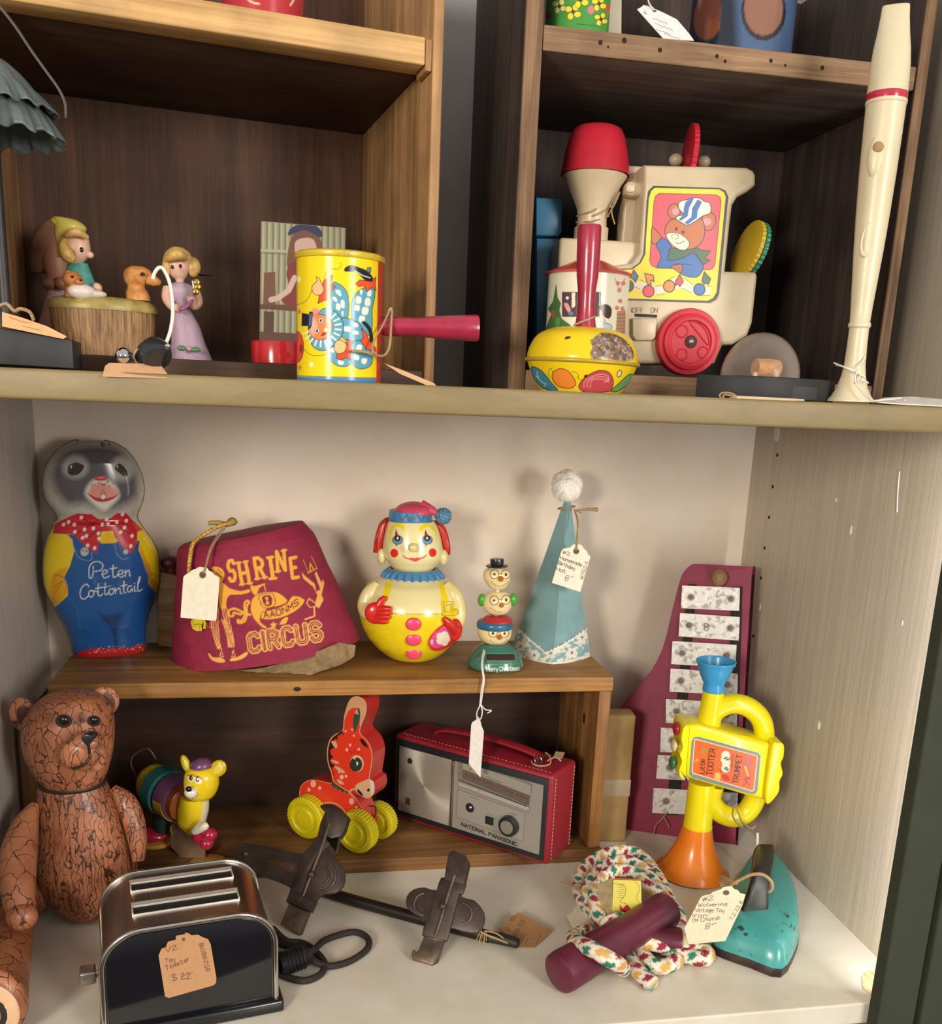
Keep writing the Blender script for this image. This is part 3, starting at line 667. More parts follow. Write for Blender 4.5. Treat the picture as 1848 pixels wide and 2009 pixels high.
# --- red tin lid
f = Fr(at(545, 712, 0.165, CB))
t = thing('red_tin', 'shiny low red round tin behind the yellow clown noisemaker', 'tin', f)
r_ = 52 * f.k(545, 690)
h_ = f.p(545, 671)[1]
new_obj('tin_body', lathe([(r_ * .97, 0), (r_, .001), (r_, h_ - .001), (r_ * .985, h_)], 64), mat('red_enamel', c('#cf2a30'), 0.18, coat=0.5), t)

# --- yellow clown noisemaker tin
o = at(664, 744, 0.040, ST); f = Fr(o, None)
kk = f.k(664, 620); r_ = 83.5 * kk; xc = f.p(666, 640)[0]
zb_, zt_ = 0.0, f.p(668, 500)[1]
t = thing('ratchet_noisemaker', 'yellow tin noisemaker printed with a tumbling clown, crimson wooden handle', 'noisemaker', f)
prof = [(r_ * .98, 0.0), (r_, .001)] + [(r_, .001 + (zt_ - .006) * i / 200) for i in range(1, 201)]
can = new_obj('drum', lathe(prof, 420, (xc, 0)), paintmat('litho_tin', 0.2, 0.0, spec=.3), t)
p = Paint(can, f, c('#e8cf1c'))
BL, BLD, WH, OR_, FL_ = c('#5d9db3'), c('#35647c'), c('#dde3d4'), c('#e0502d'), c('#f0b77c')
INK = c('#26282a')
p.poly([(570, 738), (760, 742), (760, 752), (570, 752)], c('#4c7fae')); p.line([(575, 737), (760, 742)], c('#8f7a1d'), 1.6)
p.poly([(742, 500), (762, 500), (756, 752), (738, 752)], c('#c23a30'))
Z3 = lambda pts: [(560 + x * 220 / 1524, 470 + y * 290 / 2009) for x, y in pts]
def zp(pts, col, sm=4, line=INK, lw=1.3): p.poly(Z3(pts), col, sm, line, lw)
p.ell(*Z3([(150, 1460)])[0], 14, 31, c('#d84a33'), 0, INK, 1.2); p.ell(*Z3([(210, 1480)])[0], 3, 9, c('#8d2a22'))
p.line(Z3([(750, 310), (752, 370), (700, 405), (600, 390), (560, 420), (530, 540)]), INK, 1.0, 5); p.line(Z3([(370, 640), (320, 780), (240, 860), (160, 885)]), INK, 1.0, 5)
p.line(Z3([(250, 1490), (330, 1560), (430, 1580), (560, 1560)]), INK, 1.0, 5)
zp([(640, 590), (720, 600), (800, 660), (850, 760), (860, 960), (830, 1080), (720, 1090), (640, 1000), (600, 900), (620, 780)], BL)
zp([(1080, 650), (1200, 650), (1215, 760), (1180, 950), (1180, 1150), (1150, 1300), (980, 1250), (900, 1100), (900, 850), (960, 730)], BL)
zp([(760, 1080), (880, 1080), (1000, 1150), (1080, 1290), (1000, 1400), (850, 1380), (760, 1300)], BL)
zp([(560, 1500), (700, 1380), (880, 1440), (910, 1640), (840, 1720), (720, 1720), (620, 1650)], BL)
zp([(930, 1380), (1100, 1420), (1180, 1600), (1150, 1720), (1020, 1760), (920, 1700), (880, 1560)], BL)
for q in ([(680, 690), (740, 690), (760, 770), (700, 740)], [(640, 780), (690, 790), (700, 850), (650, 820)], [(760, 820), (800, 840), (800, 930), (750, 910)], [(690, 870), (740, 880), (740, 960), (690, 940)], [(760, 980), (790, 980), (780, 1050)],
          [(1010, 690), (1050, 690), (1030, 760)], [(970, 770), (1030, 790), (1020, 870), (960, 860)], [(1090, 800), (1150, 800), (1150, 900), (1080, 890)], [(950, 890), (1010, 900), (1000, 970), (940, 950)], [(1050, 920), (1130, 930), (1110, 1020), (1040, 1010)], [(1010, 1040), (1080, 1050), (1060, 1130), (1000, 1110)], [(1120, 680), (1170, 700), (1160, 770), (1110, 760)],
          [(800, 1180), (880, 1190), (880, 1250), (800, 1240)], [(930, 1130), (990, 1150), (980, 1190), (920, 1180)], [(920, 1240), (990, 1250), (990, 1290), (920, 1280)], [(600, 1500), (650, 1470), (660, 1540)], [(720, 1640), (790, 1660), (780, 1700), (720, 1690)], [(980, 1430), (1040, 1440), (1020, 1520), (960, 1490)], [(930, 1560), (1000, 1580), (990, 1640), (930, 1620)], [(1040, 1620), (1110, 1620), (1090, 1690), (1040, 1680)]):
    p.poly(Z3(q), WH, 3)
zp([(330, 1330), (320, 1260), (480, 960), (600, 950), (700, 1000), (780, 1120), (780, 1260), (720, 1380), (600, 1480), (480, 1510), (370, 1450)], BL)
for a0 in range(-60, 170, 17):
    a = math.radians(a0); cx0, cy0 = 490, 1190
    p.line(Z3([(cx0 + 190 * math.cos(a), cy0 + 190 * math.sin(a)), (cx0 + 265 * math.cos(a), cy0 + 265 * math.sin(a))]), WH, 3.2)
zp([(360, 1000), (440, 1010), (560, 1040), (630, 1120), (630, 1250), (560, 1340), (430, 1360), (340, 1290), (330, 1150)], c('#e8824a'))
p.blob(*Z3([(370, 1180)])[0], 12, 22, c('#f3b7a5'), 0.9); p.poly(Z3([(360, 960), (400, 930), (450, 950), (460, 990), (380, 1010)]), c('#e88d8d'), 3)
for q in ((480, 1100), (430, 1240)): p.ell(*Z3([q])[0], 4.2, 5.5, WH, 20, INK, 0.8); p.ell(*Z3([q])[0], 2, 3.5, INK, 20)
p.poly(Z3([(560, 1130), (590, 1180), (580, 1270), (490, 1310), (500, 1280), (560, 1230)]), c('#a3281f'), 3, INK, 0.8); p.ell(*Z3([(550, 1230)])[0], 3.5, 3.5, c('#f3d8c0'))
zp([(225, 1000), (320, 1020), (330, 980), (370, 990), (350, 1180), (310, 1230), (310, 1170), (222, 1170)], c('#1d2330'), 0); p.poly(Z3([(325, 1010), (360, 1000), (345, 1160), (318, 1190)]), c('#4c6da0'))
zp([(440, 870), (470, 700), (520, 560), (640, 480), (620, 600), (680, 640), (620, 700), (600, 820), (520, 830)], OR_, 0)
zp([(360, 640), (430, 560), (415, 510), (460, 530), (500, 620), (520, 680), (480, 750), (390, 740)], FL_)
zp([(950, 600), (1010, 550), (1090, 560), (1180, 540), (1230, 510), (1220, 600), (1230, 690), (1170, 650), (1110, 710), (1070, 630), (990, 640)], OR_, 0)
zp([(810, 430), (820, 380), (900, 350), (1020, 390), (1110, 430), (1180, 510), (1170, 570), (1070, 540), (960, 440)], c('#1b1f22')); p.line(Z3([(940, 420), (1050, 490), (1150, 520)]), WH, 1.6); p.poly(Z3([(1110, 380), (1165, 380), (1160, 450), (1110, 440)]), c('#6b7a80'), 0, INK, 1)
zp([(690, 1380), (760, 1370), (830, 1430), (820, 1530), (740, 1560), (670, 1510), (665, 1440)], FL_)
zp([(700, 1560), (800, 1530), (840, 1440), (830, 1350), (910, 1380), (890, 1490), (880, 1640), (820, 1600), (760, 1640), (690, 1610)], OR_, 0)
zp([(1040, 1120), (1100, 1130), (1170, 1230), (1190, 1380), (1150, 1380), (1130, 1240)], c('#1b1f22')); zp([(1030, 1210), (1090, 1250), (1140, 1380), (1230, 1480), (1230, 1540), (1090, 1480), (1020, 1370), (1060, 1330)], OR_, 0)
for q in ((190, 980), (195, 1740)):
    for a in range(0, 180, 45): 
        x, y = Z3([q])[0]; p.line([(x - 4 * math.cos(math.radians(a)), y - 5 * math.sin(math.radians(a))), (x + 4 * math.cos(math.radians(a)), y + 5 * math.sin(math.radians(a)))], c('#c0561e'), 1)
p.ell(*Z3([(350, 1700)])[0], 4, 5, c('#f2ecc0')); p.ell(*Z3([(180, 540)])[0], 4, 6, c('#f2ecc0')); p.done()
new_obj('rim', alathe((xc, 0, zt_ - .0055), (xc, 0, zt_), [(r_ * .98, 0), (r_ * 1.03, .1), (r_ * 1.05, .4), (r_ * 1.04, .8), (r_ * .99, 1.0), (r_ * .9, 1.0), (r_ * .9, .6)], 96), mat('worn_yellow_rim', c('#c9b02c'), 0.3, col2=c('#8a6f38'), scale=60, lo=0.3, hi=0.5), t)
M_crim = mat('crimson_lacquer', c('#a32743'), 0.28, coat=0.3, col2=c('#8c1f38'), scale=40)
hk = f.k(850, 640)
new_obj('handle', alathe(f.P(742, 640, 0), f.P(938, 644, 0), [(15 * hk, 0), (18.5 * hk, .1), (18 * hk, .25), (17.2 * hk, .38), (21 * hk, .55), (24 * hk, .8), (25.5 * hk, .975), (24 * hk, 1)], 40), M_crim, t)
new_obj('twine', join(tube([f.P(*q) for q in ((762, 612, -.012), (768, 606, -.010), (767, 640, -.012), (764, 680, -.014), (754, 697, -.022), (738, 697, -.030), (712, 690, -.036), (690, 689, -.040))], .0011, 7, smooth=5), tube([f.P(*q) for q in ((764, 610, -.012), (750, 640, -.022), (736, 664, -.030), (730, 686, -.034), (738, 694, -.033))], .0008, 7, smooth=5)), M_twine, t, 60)
fk = Fr(at(800, 738, 0.03, ST), -10, 60)
price_tag('narrow kraft tag seen edge on beside the clown noisemaker handle', Fr(at(800, 738, 0.034, ST), -6, 0), [(752, 712), (792, 727), (852, 752), (858, 760), (840, 757), (786, 734)], c('#c9a27a'), (), kraft=True, t=0.002, n=(24, 40))
# ================================================================ right crate
CBR = ST + 0.0185
M_cr = mat('cream_plastic', c('#d0c1a3'), 0.35, col2=c('#c2b190'), scale=20); M_redp = mat('red_plastic', c('#c42a3a'), 0.4, col2=c('#b32534'), scale=30, spec=.3)
f = Fr(at(1352, 730, 0.205, CBR), -5)
t = thing('toy_train', 'cream plastic musical toy train with bear sticker and red wheel in the right crate', 'toy train', f)
Z6 = lambda pts: [(1000 + x * 600 / 1848, 230 + y * 570 / 1756) for x, y in pts]
body = Z6([(815, 285), (1435, 300), (1475, 320), (1490, 350), (1488, 410), (1440, 450), (1380, 480), (1350, 530), (1335, 640), (1305, 930), (1490, 935), (1500, 960), (1470, 1240), (1440, 1320), (1350, 1375), (1290, 1375), (1240, 1490), (700, 1490), (640, 1490), (300, 1490), (300, 1000), (620, 896), (740, 880), (785, 820), (800, 640), (815, 420)])
new_obj('body', prism(f.pts(body, -.03), -0.03, 0.032, 0.004, 3), M_cr, t)
new_obj('boiler', rbox(f.p(1097, 480, -.02)[0], f.p(1262, 480, -.02)[0], -0.020, 0.028, f.p(1100, 560, -.02)[1], f.p(1120, 466, -.02)[1], 0.004), M_cr, t)
new_obj('cab_front', rbox(f.p(1226, 400)[0], f.p(1266, 400)[0], 0.004, 0.030, f.p(1240, 480)[1], f.p(1240, 322)[1], 0.003), M_cr, t)
ax = f.p(1160, 450)[0]; k_ = f.k(1160, 400); zz = lambda y: f.p(1162, y)[1]
new_obj('chimney', lathe([(33 * k_, zz(474)), (33 * k_, zz(448)), (29 * k_, zz(446)), (28 * k_, zz(425)), (31 * k_, zz(410)), (40 * k_, zz(390)), (53 * k_, zz(362)), (62 * k_, zz(346)), (58 * k_, zz(342))], 64, (ax, 0)), M_cr, t)
new_obj('chimney_cap', lathe([(60 * k_, zz(340)), (66 * k_, zz(345)), (65 * k_, zz(336)), (60 * k_, zz(302)), (52 * k_, zz(268)), (46 * k_, zz(255)), (38 * k_, zz(250)), (0.0001, zz(249))], 64, (ax, 0)), M_redp, t)
new_obj('whistle', join(rbox(f.p(1221, 374)[0], f.p(1262, 374)[0], -0.016, 0.004, f.p(1230, 389)[1], f.p(1230, 361)[1], 0.004), rbox(f.p(1228, 374, -.017)[0], f.p(1246, 374, -.017)[0], -0.0185, -0.014, f.p(1230, 385)[1], f.p(1230, 367)[1], 0.003)), M_cr, t)
new_obj('top_knob', join(sph(f.P(1326, 314, .012), (.007, .007, .006)), sph(f.P(1380, 318, .012), (.007, .007, .006))), M_cr, t, 60)
# sticker
st = [(1271, 366), (1280, 366), (1412, 371), (1422, 377), (1427, 392), (1408, 580), (1400, 590), (1384, 594), (1200, 588), (1200, 530), (1212, 526), (1245, 524), (1258, 510), (1264, 492), (1271, 400), (1272, 380)]
st = [(1283, 366), (1410, 370), (1421, 375), (1427, 388), (1425, 402), (1409, 576), (1404, 586), (1392, 593), (1195, 586), (1195, 534), (1210, 527), (1240, 526), (1256, 515), (1264, 498), (1270, 396), (1273, 376)]
st = [(1318 + (x - 1318) * 1.022, 480 + (y - 480) * 1.014) for x, y in st]
so = new_obj('sticker', sheet(f.pts(st, -.0308), -0.0306, 0.0004, 330, 330), paintmat('sticker_print', 0.35), t, None)
p = Paint(so, f, c('#2b2d24')); Z4 = lambda pts: [(1200 + x * 260 / 1848, 340 + y * 280 / 1990) for x, y in pts]
def q4(pts, col, sm=4, line=INK, lw=1.8): p.poly(Z4(pts), col, sm, line, lw)
YL = c('#f2d420')
q4([(600, 205), (1500, 225), (1570, 270), (1590, 340), (1580, 420), (1460, 1660), (1410, 1740), (1340, 1775), (0, 1740), (0, 1350), (290, 1340), (400, 1260), (470, 1130), (480, 900), (520, 350), (550, 250)], YL, 0, None)
q4([(660, 280), (1450, 300), (1510, 330), (1525, 390), (1440, 1270), (1410, 1330), (1350, 1345), (620, 1320), (550, 1280), (530, 1220), (590, 400), (610, 320)], c('#f04f5e'), 0, c('#5a1f22'), 1.6)
for q in ([(280, 1500), (480, 1530), (720, 1590), (900, 1440), (1000, 1470), (1180, 1570), (1380, 1570), (1380, 1700), (1150, 1690), (950, 1600), (760, 1660), (600, 1700), (420, 1640), (280, 1590)],): q4(q, c('#ead5bb'), 0, None)
for a_, b_ in (((390, 1480), (480, 1520)), ((600, 1580), (700, 1560)), ((780, 1490), (880, 1440)), ((1000, 1450), (1140, 1560)), ((1310, 1580), (1390, 1570)), ((980, 1600), (1120, 1670)), ((620, 1700), (740, 1680)), ((1260, 1705), (1370, 1700)), ((300, 1580), (390, 1610))): p.line(Z4([a_, b_]), INK, 1.0)
BRN, BLU, DGR = c('#bb6a3c'), c('#2f68ae'), c('#3b6549')
q4([(565, 755), (650, 830), (690, 900), (640, 970), (560, 970)], BRN); 
q4([(720, 900), (830, 1010), (800, 1100), (1120, 1110), (1230, 1220), (1280, 1320), (1200, 1440), (1080, 1445), (960, 1400), (900, 1330), (640, 1310), (680, 1200), (670, 1100), (620, 1000)], BLU)
q4([(820, 1030), (1000, 1070), (1200, 1040), (1250, 1070), (1380, 1080), (1300, 1180), (1380, 1215), (1280, 1275), (1150, 1090), (1000, 1180), (850, 1220), (770, 1210)], DGR, 0)
p.ell(*Z4([(870, 530)])[0], 12.5, 15, BRN, 10, INK, 1.8); p.ell(*Z4([(890, 530)])[0], 6.5, 7.5, c('#f290a0')); p.ell(*Z4([(1350, 670)])[0], 14.5, 18, BRN, 10, INK, 1.8); p.ell(*Z4([(1325, 675)])[0], 9, 7, c('#f5929f'))
q4([(750, 850), (760, 730), (850, 640), (1050, 640), (1250, 640), (1300, 800), (1270, 930), (1180, 1030), (1060, 1060), (880, 1000)], BRN)
q4([(760, 860), (820, 830), (940, 840), (1060, 930), (1080, 1010), (1020, 1070), (920, 1050), (820, 970)], c('#f1e0c4'), 4, INK, 1.2)
for q in ((902, 775), (995, 820)): p.ell(*Z4([q])[0], 2.8, 3.4, c('#3a2418'))
p.line(Z4([(850, 910), (835, 870), (880, 845), (930, 870), (920, 905), (880, 920)]), c('#6b5540'), 1.3, 4); p.line(Z4([(895, 965), (940, 980), (1010, 945)]), INK, 1.5, 4)
q4([(900, 640), (910, 600), (1000, 570), (940, 500), (930, 420), (980, 380), (1050, 370), (1130, 340), (1220, 345), (1290, 390), (1360, 410), (1385, 480), (1370, 560), (1280, 590), (1180, 660), (1060, 725), (980, 690)], c('#f2e6d2'), 3)
q4([(1030, 400), (1110, 345), (1150, 350), (1080, 480), (1060, 600), (970, 660), (930, 650), (1000, 570), (1005, 480)], BLU, 0, None); q4([(1200, 360), (1260, 400), (1200, 520), (1190, 620), (1060, 715), (1010, 690), (1110, 610), (1120, 490)], BLU, 0, None)
q4([(820, 1310), (880, 1270), (970, 1270), (990, 1340), (950, 1390), (880, 1340)], c('#b0603a'), 3); p.line(Z4([(880, 1280), (960, 1265), (1110, 1275)]), INK, 1.6)
for cx2, cy2, col in ((513, 1645, '#e4434f'), (800, 1575, '#f2873a'), (1222, 1620, '#2f68ae'), (225, 1570, '#3b6549')): p.ell(*Z4([(cx2, cy2)])[0], 11, 11.5, c(col), 0, INK, 2.4)
q4([(460, 1395), (580, 1420), (590, 1510), (545, 1490), (550, 1550), (500, 1545)], c('#f2873a'), 0, INK, 2); q4([(950, 1410), (1000, 1510), (950, 1580), (920, 1540), (880, 1570), (890, 1500)], c('#e4434f'), 0, INK, 2); q4([(1290, 1370), (1380, 1470), (1350, 1550), (1310, 1530), (1290, 1550), (1255, 1500)], DGR, 0, INK, 2); q4([(305, 1340), (370, 1440), (330, 1520), (270, 1440)], BLU, 0, INK, 2)
p.done()
# embossed lettering and switch slot
def relief(s_, p0, p1, up, fr, w, r, slab_=None):
    out = []; p0, p1, up = (np.array(q, float) for q in (p0, p1, up)); tot = 0; lay = []
    for chh in s_:
        g_ = GLYPH.get(chh); lay.append((g_, tot)); tot += 2.6 if g_ is None else max(q[0] for s2 in g_ for q in s2) + 1.4
    ux = (p1 - p0) / (tot - 1.4)
    for g_, x0_ in lay:
        for s2 in g_ or []: out.append(tube([fr.P(*(p0 + ux * (x0_ + q[0]) + up * ((q[1] - 2) / 6)), w) for q in s2], r, 6))
    return join(*out)
new_obj('switch_lettering', join(relief('(OFF', (1239, 613), (1262, 613), (0, -9), f, -.0302, .0005), relief('ON', (1277, 613), (1290, 613), (0, -9), f, -.0302, .0005)), mat('worn_emboss', c('#b09b78'), 0.5), t)
new_obj('switch', rbox(f.p(1245, 620, -.03)[0], f.p(1289, 620, -.03)[0], -0.0305, -0.0295, f.p(1260, 622, -.03)[1], f.p(1260, 616, -.03)[1], 0.0003), mat('dark_slot', c('#1d1712'), 0.6), t)
new_obj('step', prism(f.pts(Z6([(740, 1215), (890, 1215), (880, 1330), (860, 1350), (760, 1350), (740, 1320)]), -.034), -0.036, -0.029, 0.002), M_cr, t)
# wheel
wc = f.P(1353, 671, -.04); wk = f.k(1353, 671, -.04)
wh = new_obj('wheel', alathe((wc[0], -0.026, wc[2]), (wc[0], -0.046, wc[2]), [(60 * wk, 0), (62 * wk, .1), (62 * wk, .6), (60 * wk, .72), (52 * wk, .74), (51 * wk, .92), (46 * wk, .97), (40 * wk, .97), (38 * wk, .88), (12 * wk, .88), (10 * wk, .7), (0.0001, .7)], 72), M_redp, t)
rg = []
for dx, dy, rr in ((-15, -21, 11), (-15, 24, 10), (26, 20, 10)):
    c0 = f.P(1353 + dx, 671 + dy, -.0438); rg.append(tube([(c0[0] + rr * wk * math.cos(a), -.0438, c0[2] + rr * wk * math.sin(a)) for a in np.linspace(0, 2 * PI, 24, endpoint=False)], .0008, 8, True))
rg.append(tube([f.P(1353 + x, 671 + y, -.0438) for x, y in ((0, -40), (18, -37), (32, -22), (38, -4), (36, 6), (18, -16))], .0008, 8, True, smooth=4))
new_obj('hub_ridge', join(*rg), M_redp, wh, 60)
new_obj('hub_hole', cyl((wc[0], -.0442, wc[2]), (wc[0], -.0402, wc[2]), 11 * wk), mat('dark_hub', c('#3a1216'), 0.6), wh)
new_obj('axle', sph((wc[0], -.0445, wc[2]), 6.5 * wk), mat('steel_axle', c('#cfcac2'), 0.25, 0.9), wh, 60)
tw = []
for px0, py0, px1, py1, dpn in ((1131, 424, 1192, 396, 0), (1130, 436, 1194, 424, 0), (1140, 430, 1200, 404, 0)):
    tw.append(tube([f.P(px0, py0, 0), f.P((px0 + px1) / 2, (py0 + py1) / 2 + 4, -.0165), f.P(px1, py1, -.004)], .0008, 6, smooth=6))
tw.append(tube([f.P(*q) for q in ((1192, 424, -.01), (1206, 400, -.016), (1216, 376, -.018), (1200, 410, -.016), (1206, 440, -.017))], .0008, 6, smooth=5))
new_obj('twine', join(*tw), M_twine, t, 60)
# coins slotted in the train
def coin(label, a, b_, r, col, m2=None):
    mm = Vector(a) - Vector(b_); L = mm.length
    prof = [(r * .94, 0), (r, .12), (r, .88), (r * .94, 1)]
    V, F = alathe(a, b_, prof, 144); V = [tuple(v) for v in V]
    A, u = Vector(a), (Vector(b_) - Vector(a)).normalized(); V2 = []
    for i, v in enumerate(V):
        d = Vector(v) - A; ax_ = u * d.dot(u); rd = d - ax_
        if r * .97 < rd.length: rd *= 1 - 0.025 * ((i // 2) % 2)
        V2.append(tuple(A + ax_ + rd))
    o = new_obj('plastic_coin', (V2, F), col, None, 30); o.matrix_world = f.m
    return meta(o, label, 'coin', 'ridged coins slotted in the toy train')
M_yel = mat('yellow_plastic', c('#cfae2e'), 0.35); M_gr = mat('green_plastic', c('#2f7f5d'), 0.35)
def slot_coin(label, px, py, r_px, nrm, a, b_, col):
    q = np.array(f.P(px, py, 0.0)); n = np.array(nrm); n = n / np.linalg.norm(n); return coin(label, tuple(q + n * a), tuple(q + n * b_), r_px * f.k(px, py), col)
slot_coin('red ridged plastic disc standing in the slot on top of the cream train', 1353, 306, 56, (-.99, .08, .04), .003, -.003, M_redp)
slot_coin('yellow ridged plastic disc leaning in the back of the cream train', 1472, 492, 54, (-.95, -.12, .24), .0052, .0002, M_yel)
slot_coin('green ridged plastic disc behind the yellow disc on the cream train', 1472, 492, 54, (-.95, -.12, .24), -.0002, -.0052, M_gr)

# --- blue toy behind the crate's left edge
f = Fr(at(1072, 690, 0.262, CBR), -4)
M_blue = mat('blue_plastic', c('#3f87ad'), 0.35, col2=c('#35769a'), scale=12)
t = thing('plastic_toy', 'plain blue plastic toy half hidden behind the left edge of the right crate', 'toy', f)
new_obj('body', prism(f.pts([(1048, 690), (1048, 470), (1094, 470), (1098, 640), (1104, 690)]), -0.012, 0.03, 0.003), M_blue, t)
new_obj('head', prism(f.pts([(1046, 467), (1046, 392), (1098, 394), (1097, 460), (1090, 469)]), -0.016, 0.03, 0.003), M_blue, t)

# --- cream tin shaker with a printed house
f = Fr(at(1151, 700, 0.143, CBR), None)
kk = f.k(1150, 600); zq = lambda y: f.p(1152, y)[1]; xc = f.p(1152, 600)[0]
t = thing('tin_shaker', 'cream tin with red cone lid and nursery house print, behind the yellow rattle', 'tin', f)
rr = 79 * kk
o = new_obj('drum', lathe([(rr, 0.0)] + [(rr, zq(690) + (zq(541) - zq(690)) * i / 150) for i in range(151)], 400, (xc, 0)), paintmat('litho_tin', 0.2, 0.0, spec=.3), t)
p = Paint(o, f, c('#e3dfc6')); Z5 = lambda pts: [(1000 + x * 280 / 1848, 480 + y * 300 / 1980) for x, y in pts]
p.poly(Z5([(600, 520), (615, 680), (660, 760), (640, 850), (670, 960), (780, 1040), (850, 1250), (450, 1250), (480, 1060), (540, 900), (500, 830), (560, 740), (580, 640)]), c('#4d7442'), 0, c('#37502f'), 1)
p.ell(*Z5([(560, 900)])[0], 4, 9, c('#a55a4a')); p.ell(*Z5([(620, 1000)])[0], 5, 10, c('#5f8f4f'))
p.poly(Z5([(680, 615), (1180, 615), (1180, 930), (680, 930)]), c('#5a4048'), 0, c('#2c2226'), 1); p.poly(Z5([(800, 620), (850, 620), (850, 800), (800, 830)]), c('#e3dfc6'), 0, INK, 0.8); p.line(Z5([(1165, 620), (1165, 925)]), c('#d8d2bb'), 1.2)
p.ell(*Z5([(745, 690)])[0], 3, 3, c('#f0e6da')); p.poly(Z5([(700, 770), (750, 760), (790, 850), (760, 880)]), c('#e0a093'), 3); p.ell(*Z5([(790, 890)])[0], 5, 4, c('#5b86a5'))
p.poly(Z5([(1150, 800), (1250, 770), (1320, 830), (1300, 950), (1230, 940), (1180, 860)]), c('#4a2f29'), 3); p.poly(Z5([(1160, 870), (1190, 850), (1210, 940), (1240, 1000), (1180, 1000)]), c('#e2b29a'), 3, INK, .8); p.ell(*Z5([(1250, 1070)])[0], 11, 8, c('#b8c5cf'), 0, INK, 1)
for i, q in enumerate(((1400, 500), (1470, 500), (1420, 590), (1430, 730), (1390, 820), (1460, 830))): p.ell(*Z5([q])[0], 4.5, 4.5, c('#cd7f78'))
p.line(Z5([(1360, 430), (1420, 600), (1490, 440)]), c('#c98b84'), 1.6); p.poly(Z5([(1390, 860), (1500, 850), (1500, 1160), (1370, 1160)]), c('#b08a6c'), 0); 
for y in range(900, 1160, 45): p.line(Z5([(1385, y), (1420, y + 10), (1490, y)]), c('#6f4f3f'), 1)
p.done()
new_obj('lid', lathe([(rr * 1.02, zq(543)), (rr * 1.1, zq(541)), (rr * 1.08, zq(538)), (rr * .75, zq(527)), (rr * .4, zq(514)), (rr * .14, zq(508)), (0.0001, zq(506))], 96, (xc, 0)), mat('red_tin_lid', c('#cf3a34'), 0.3, coat=0.3), t)

# --- yellow tin rattle with crimson handle
o = at(1145, 771, 0.0495, ST); f = Fr(o, None, 0, 1.0); kk = f.k(1143, 708); xc = f.p(1142, 708)[0]; zq = lambda y: f.p(1142, y)[1]
t = thing('tin_rattle', 'round yellow tin rattle with balloon print and upright crimson handle, paint worn off', 'rattle', f)
pr = cat([(0.002, zq(771)), (70, zq(771)), (80, zq(768)), (95, zq(745)), (106, zq(720)), (108, zq(712))], 24)
pr = [(max(0.0001, r * kk if r > 1 else r), z) for r, z in pr]
lo_ = new_obj('lower_shell', lathe(pr, 420, (xc, 0)), paintmat('litho_tin', 0.2, 0.0, spec=.3), t)
pr2 = [(r * kk, zq(y)) for r, y in cat([(109, 711), (109, 700), (104, 682), (92, 662), (70, 649), (40, 643), (0.3, 642)], 24)]
up_ = new_obj('upper_shell', lathe(pr2, 420, (xc, 0), cap=False), paintmat('litho_tin', 0.2, 0.0, spec=.3), t)
p = Paint(lo_, f, c('#e3c61d'))
for pts, col in (([(280, 1590), (340, 1590), (430, 1650), (540, 1790), (620, 1880), (560, 1890), (420, 1850), (310, 1720)], '#3f83a0'), ([(550, 1680), (590, 1630), (670, 1605), (770, 1650), (850, 1770), (840, 1830), (780, 1860), (640, 1840), (560, 1760)], '#df8432'), ([(900, 1860), (910, 1790), (1000, 1700), (1150, 1630), (1280, 1650), (1340, 1750), (1330, 1840), (1290, 1900), (1000, 1915)], '#b8464f'), ([(1590, 1680), (1530, 1690), (1420, 1790), (1310, 1900), (1420, 1890), (1540, 1800), (1590, 1720)], '#679a5c')):
    p.poly(Z5(pts), c(col), 4, INK, 1.5)
p.line(Z5([(350, 1650), (380, 1740), (340, 1700), (430, 1790), (470, 1800), (450, 1830)]), c('#c9dcd8'), 1.3); p.line(Z5([(520, 1730), (500, 1660), (530, 1600), (560, 1660)]), INK, 1, 4); p.line(Z5([(800, 1640), (880, 1670), (890, 1740), (940, 1750)]), INK, 1, 4)
for r in (0, 1, 2): p.line(Z5([(960 + 40 * r, 1850), (980 + 40 * r, 1760), (1150, 1680 + 30 * r), (1270, 1700 + 30 * r), (1280 - 30 * r, 1780)]), c('#e1a79c'), 1.1, 4)
p.ell(*Z5([(1420, 1670)])[0], 4, 7, c('#d8d0a0'), 20, INK, 1.6); p.poly(Z5([(960, 1690), (1010, 1680), (1000, 1720), (960, 1720)]), INK); p.done()
p = Paint(up_, f, c('#e0c21c'))
wr_ = Z5([(1080, 1210), (1180, 1140), (1330, 1150), (1450, 1200), (1540, 1280), (1600, 1380), (1590, 1500), (1400, 1500), (1230, 1480), (1080, 1490), (1040, 1400), (1070, 1330), (1040, 1250)])
p.poly(wr_, c('#7d6657'), 2); p.noise(wr_, c('#b9a797'), 0.35, 0.5, 0.7, 0.9, 3); p.noise(wr_, c('#54443b'), 0.12, 0.5, 0.62, 0.8, 9); p.poly(Z5([(710, 1210), (740, 1185), (790, 1190), (780, 1215), (720, 1228)]), c('#3c352c'), 2)
p.noise(Z5([(220, 1440), (1650, 1440), (1650, 1530), (220, 1530)]), c('#8a6c2c'), 0.2, 0.55, 0.75, 0.7, 4); p.done()
new_obj('seam', tube([(xc + 110.5 * kk * math.cos(a), 110.5 * kk * math.sin(a), zq(711)) for a in np.linspace(0, 2 * PI, 120, endpoint=False)], .0016, 8, True), mat('dull_yellow_seam', c('#b59a2c'), 0.35), t, 60)
new_obj('handle', alathe(f.P(1148, 648, 0), f.P(1157, 442, 0), [(22 * kk, 0), (20.5 * kk, .05), (17.5 * kk, .15), (16.5 * kk, .28), (18 * kk, .4), (21 * kk, .52), (22.5 * kk, .7), (23 * kk, .97), (21.5 * kk, 1)], 40), M_crim, t)
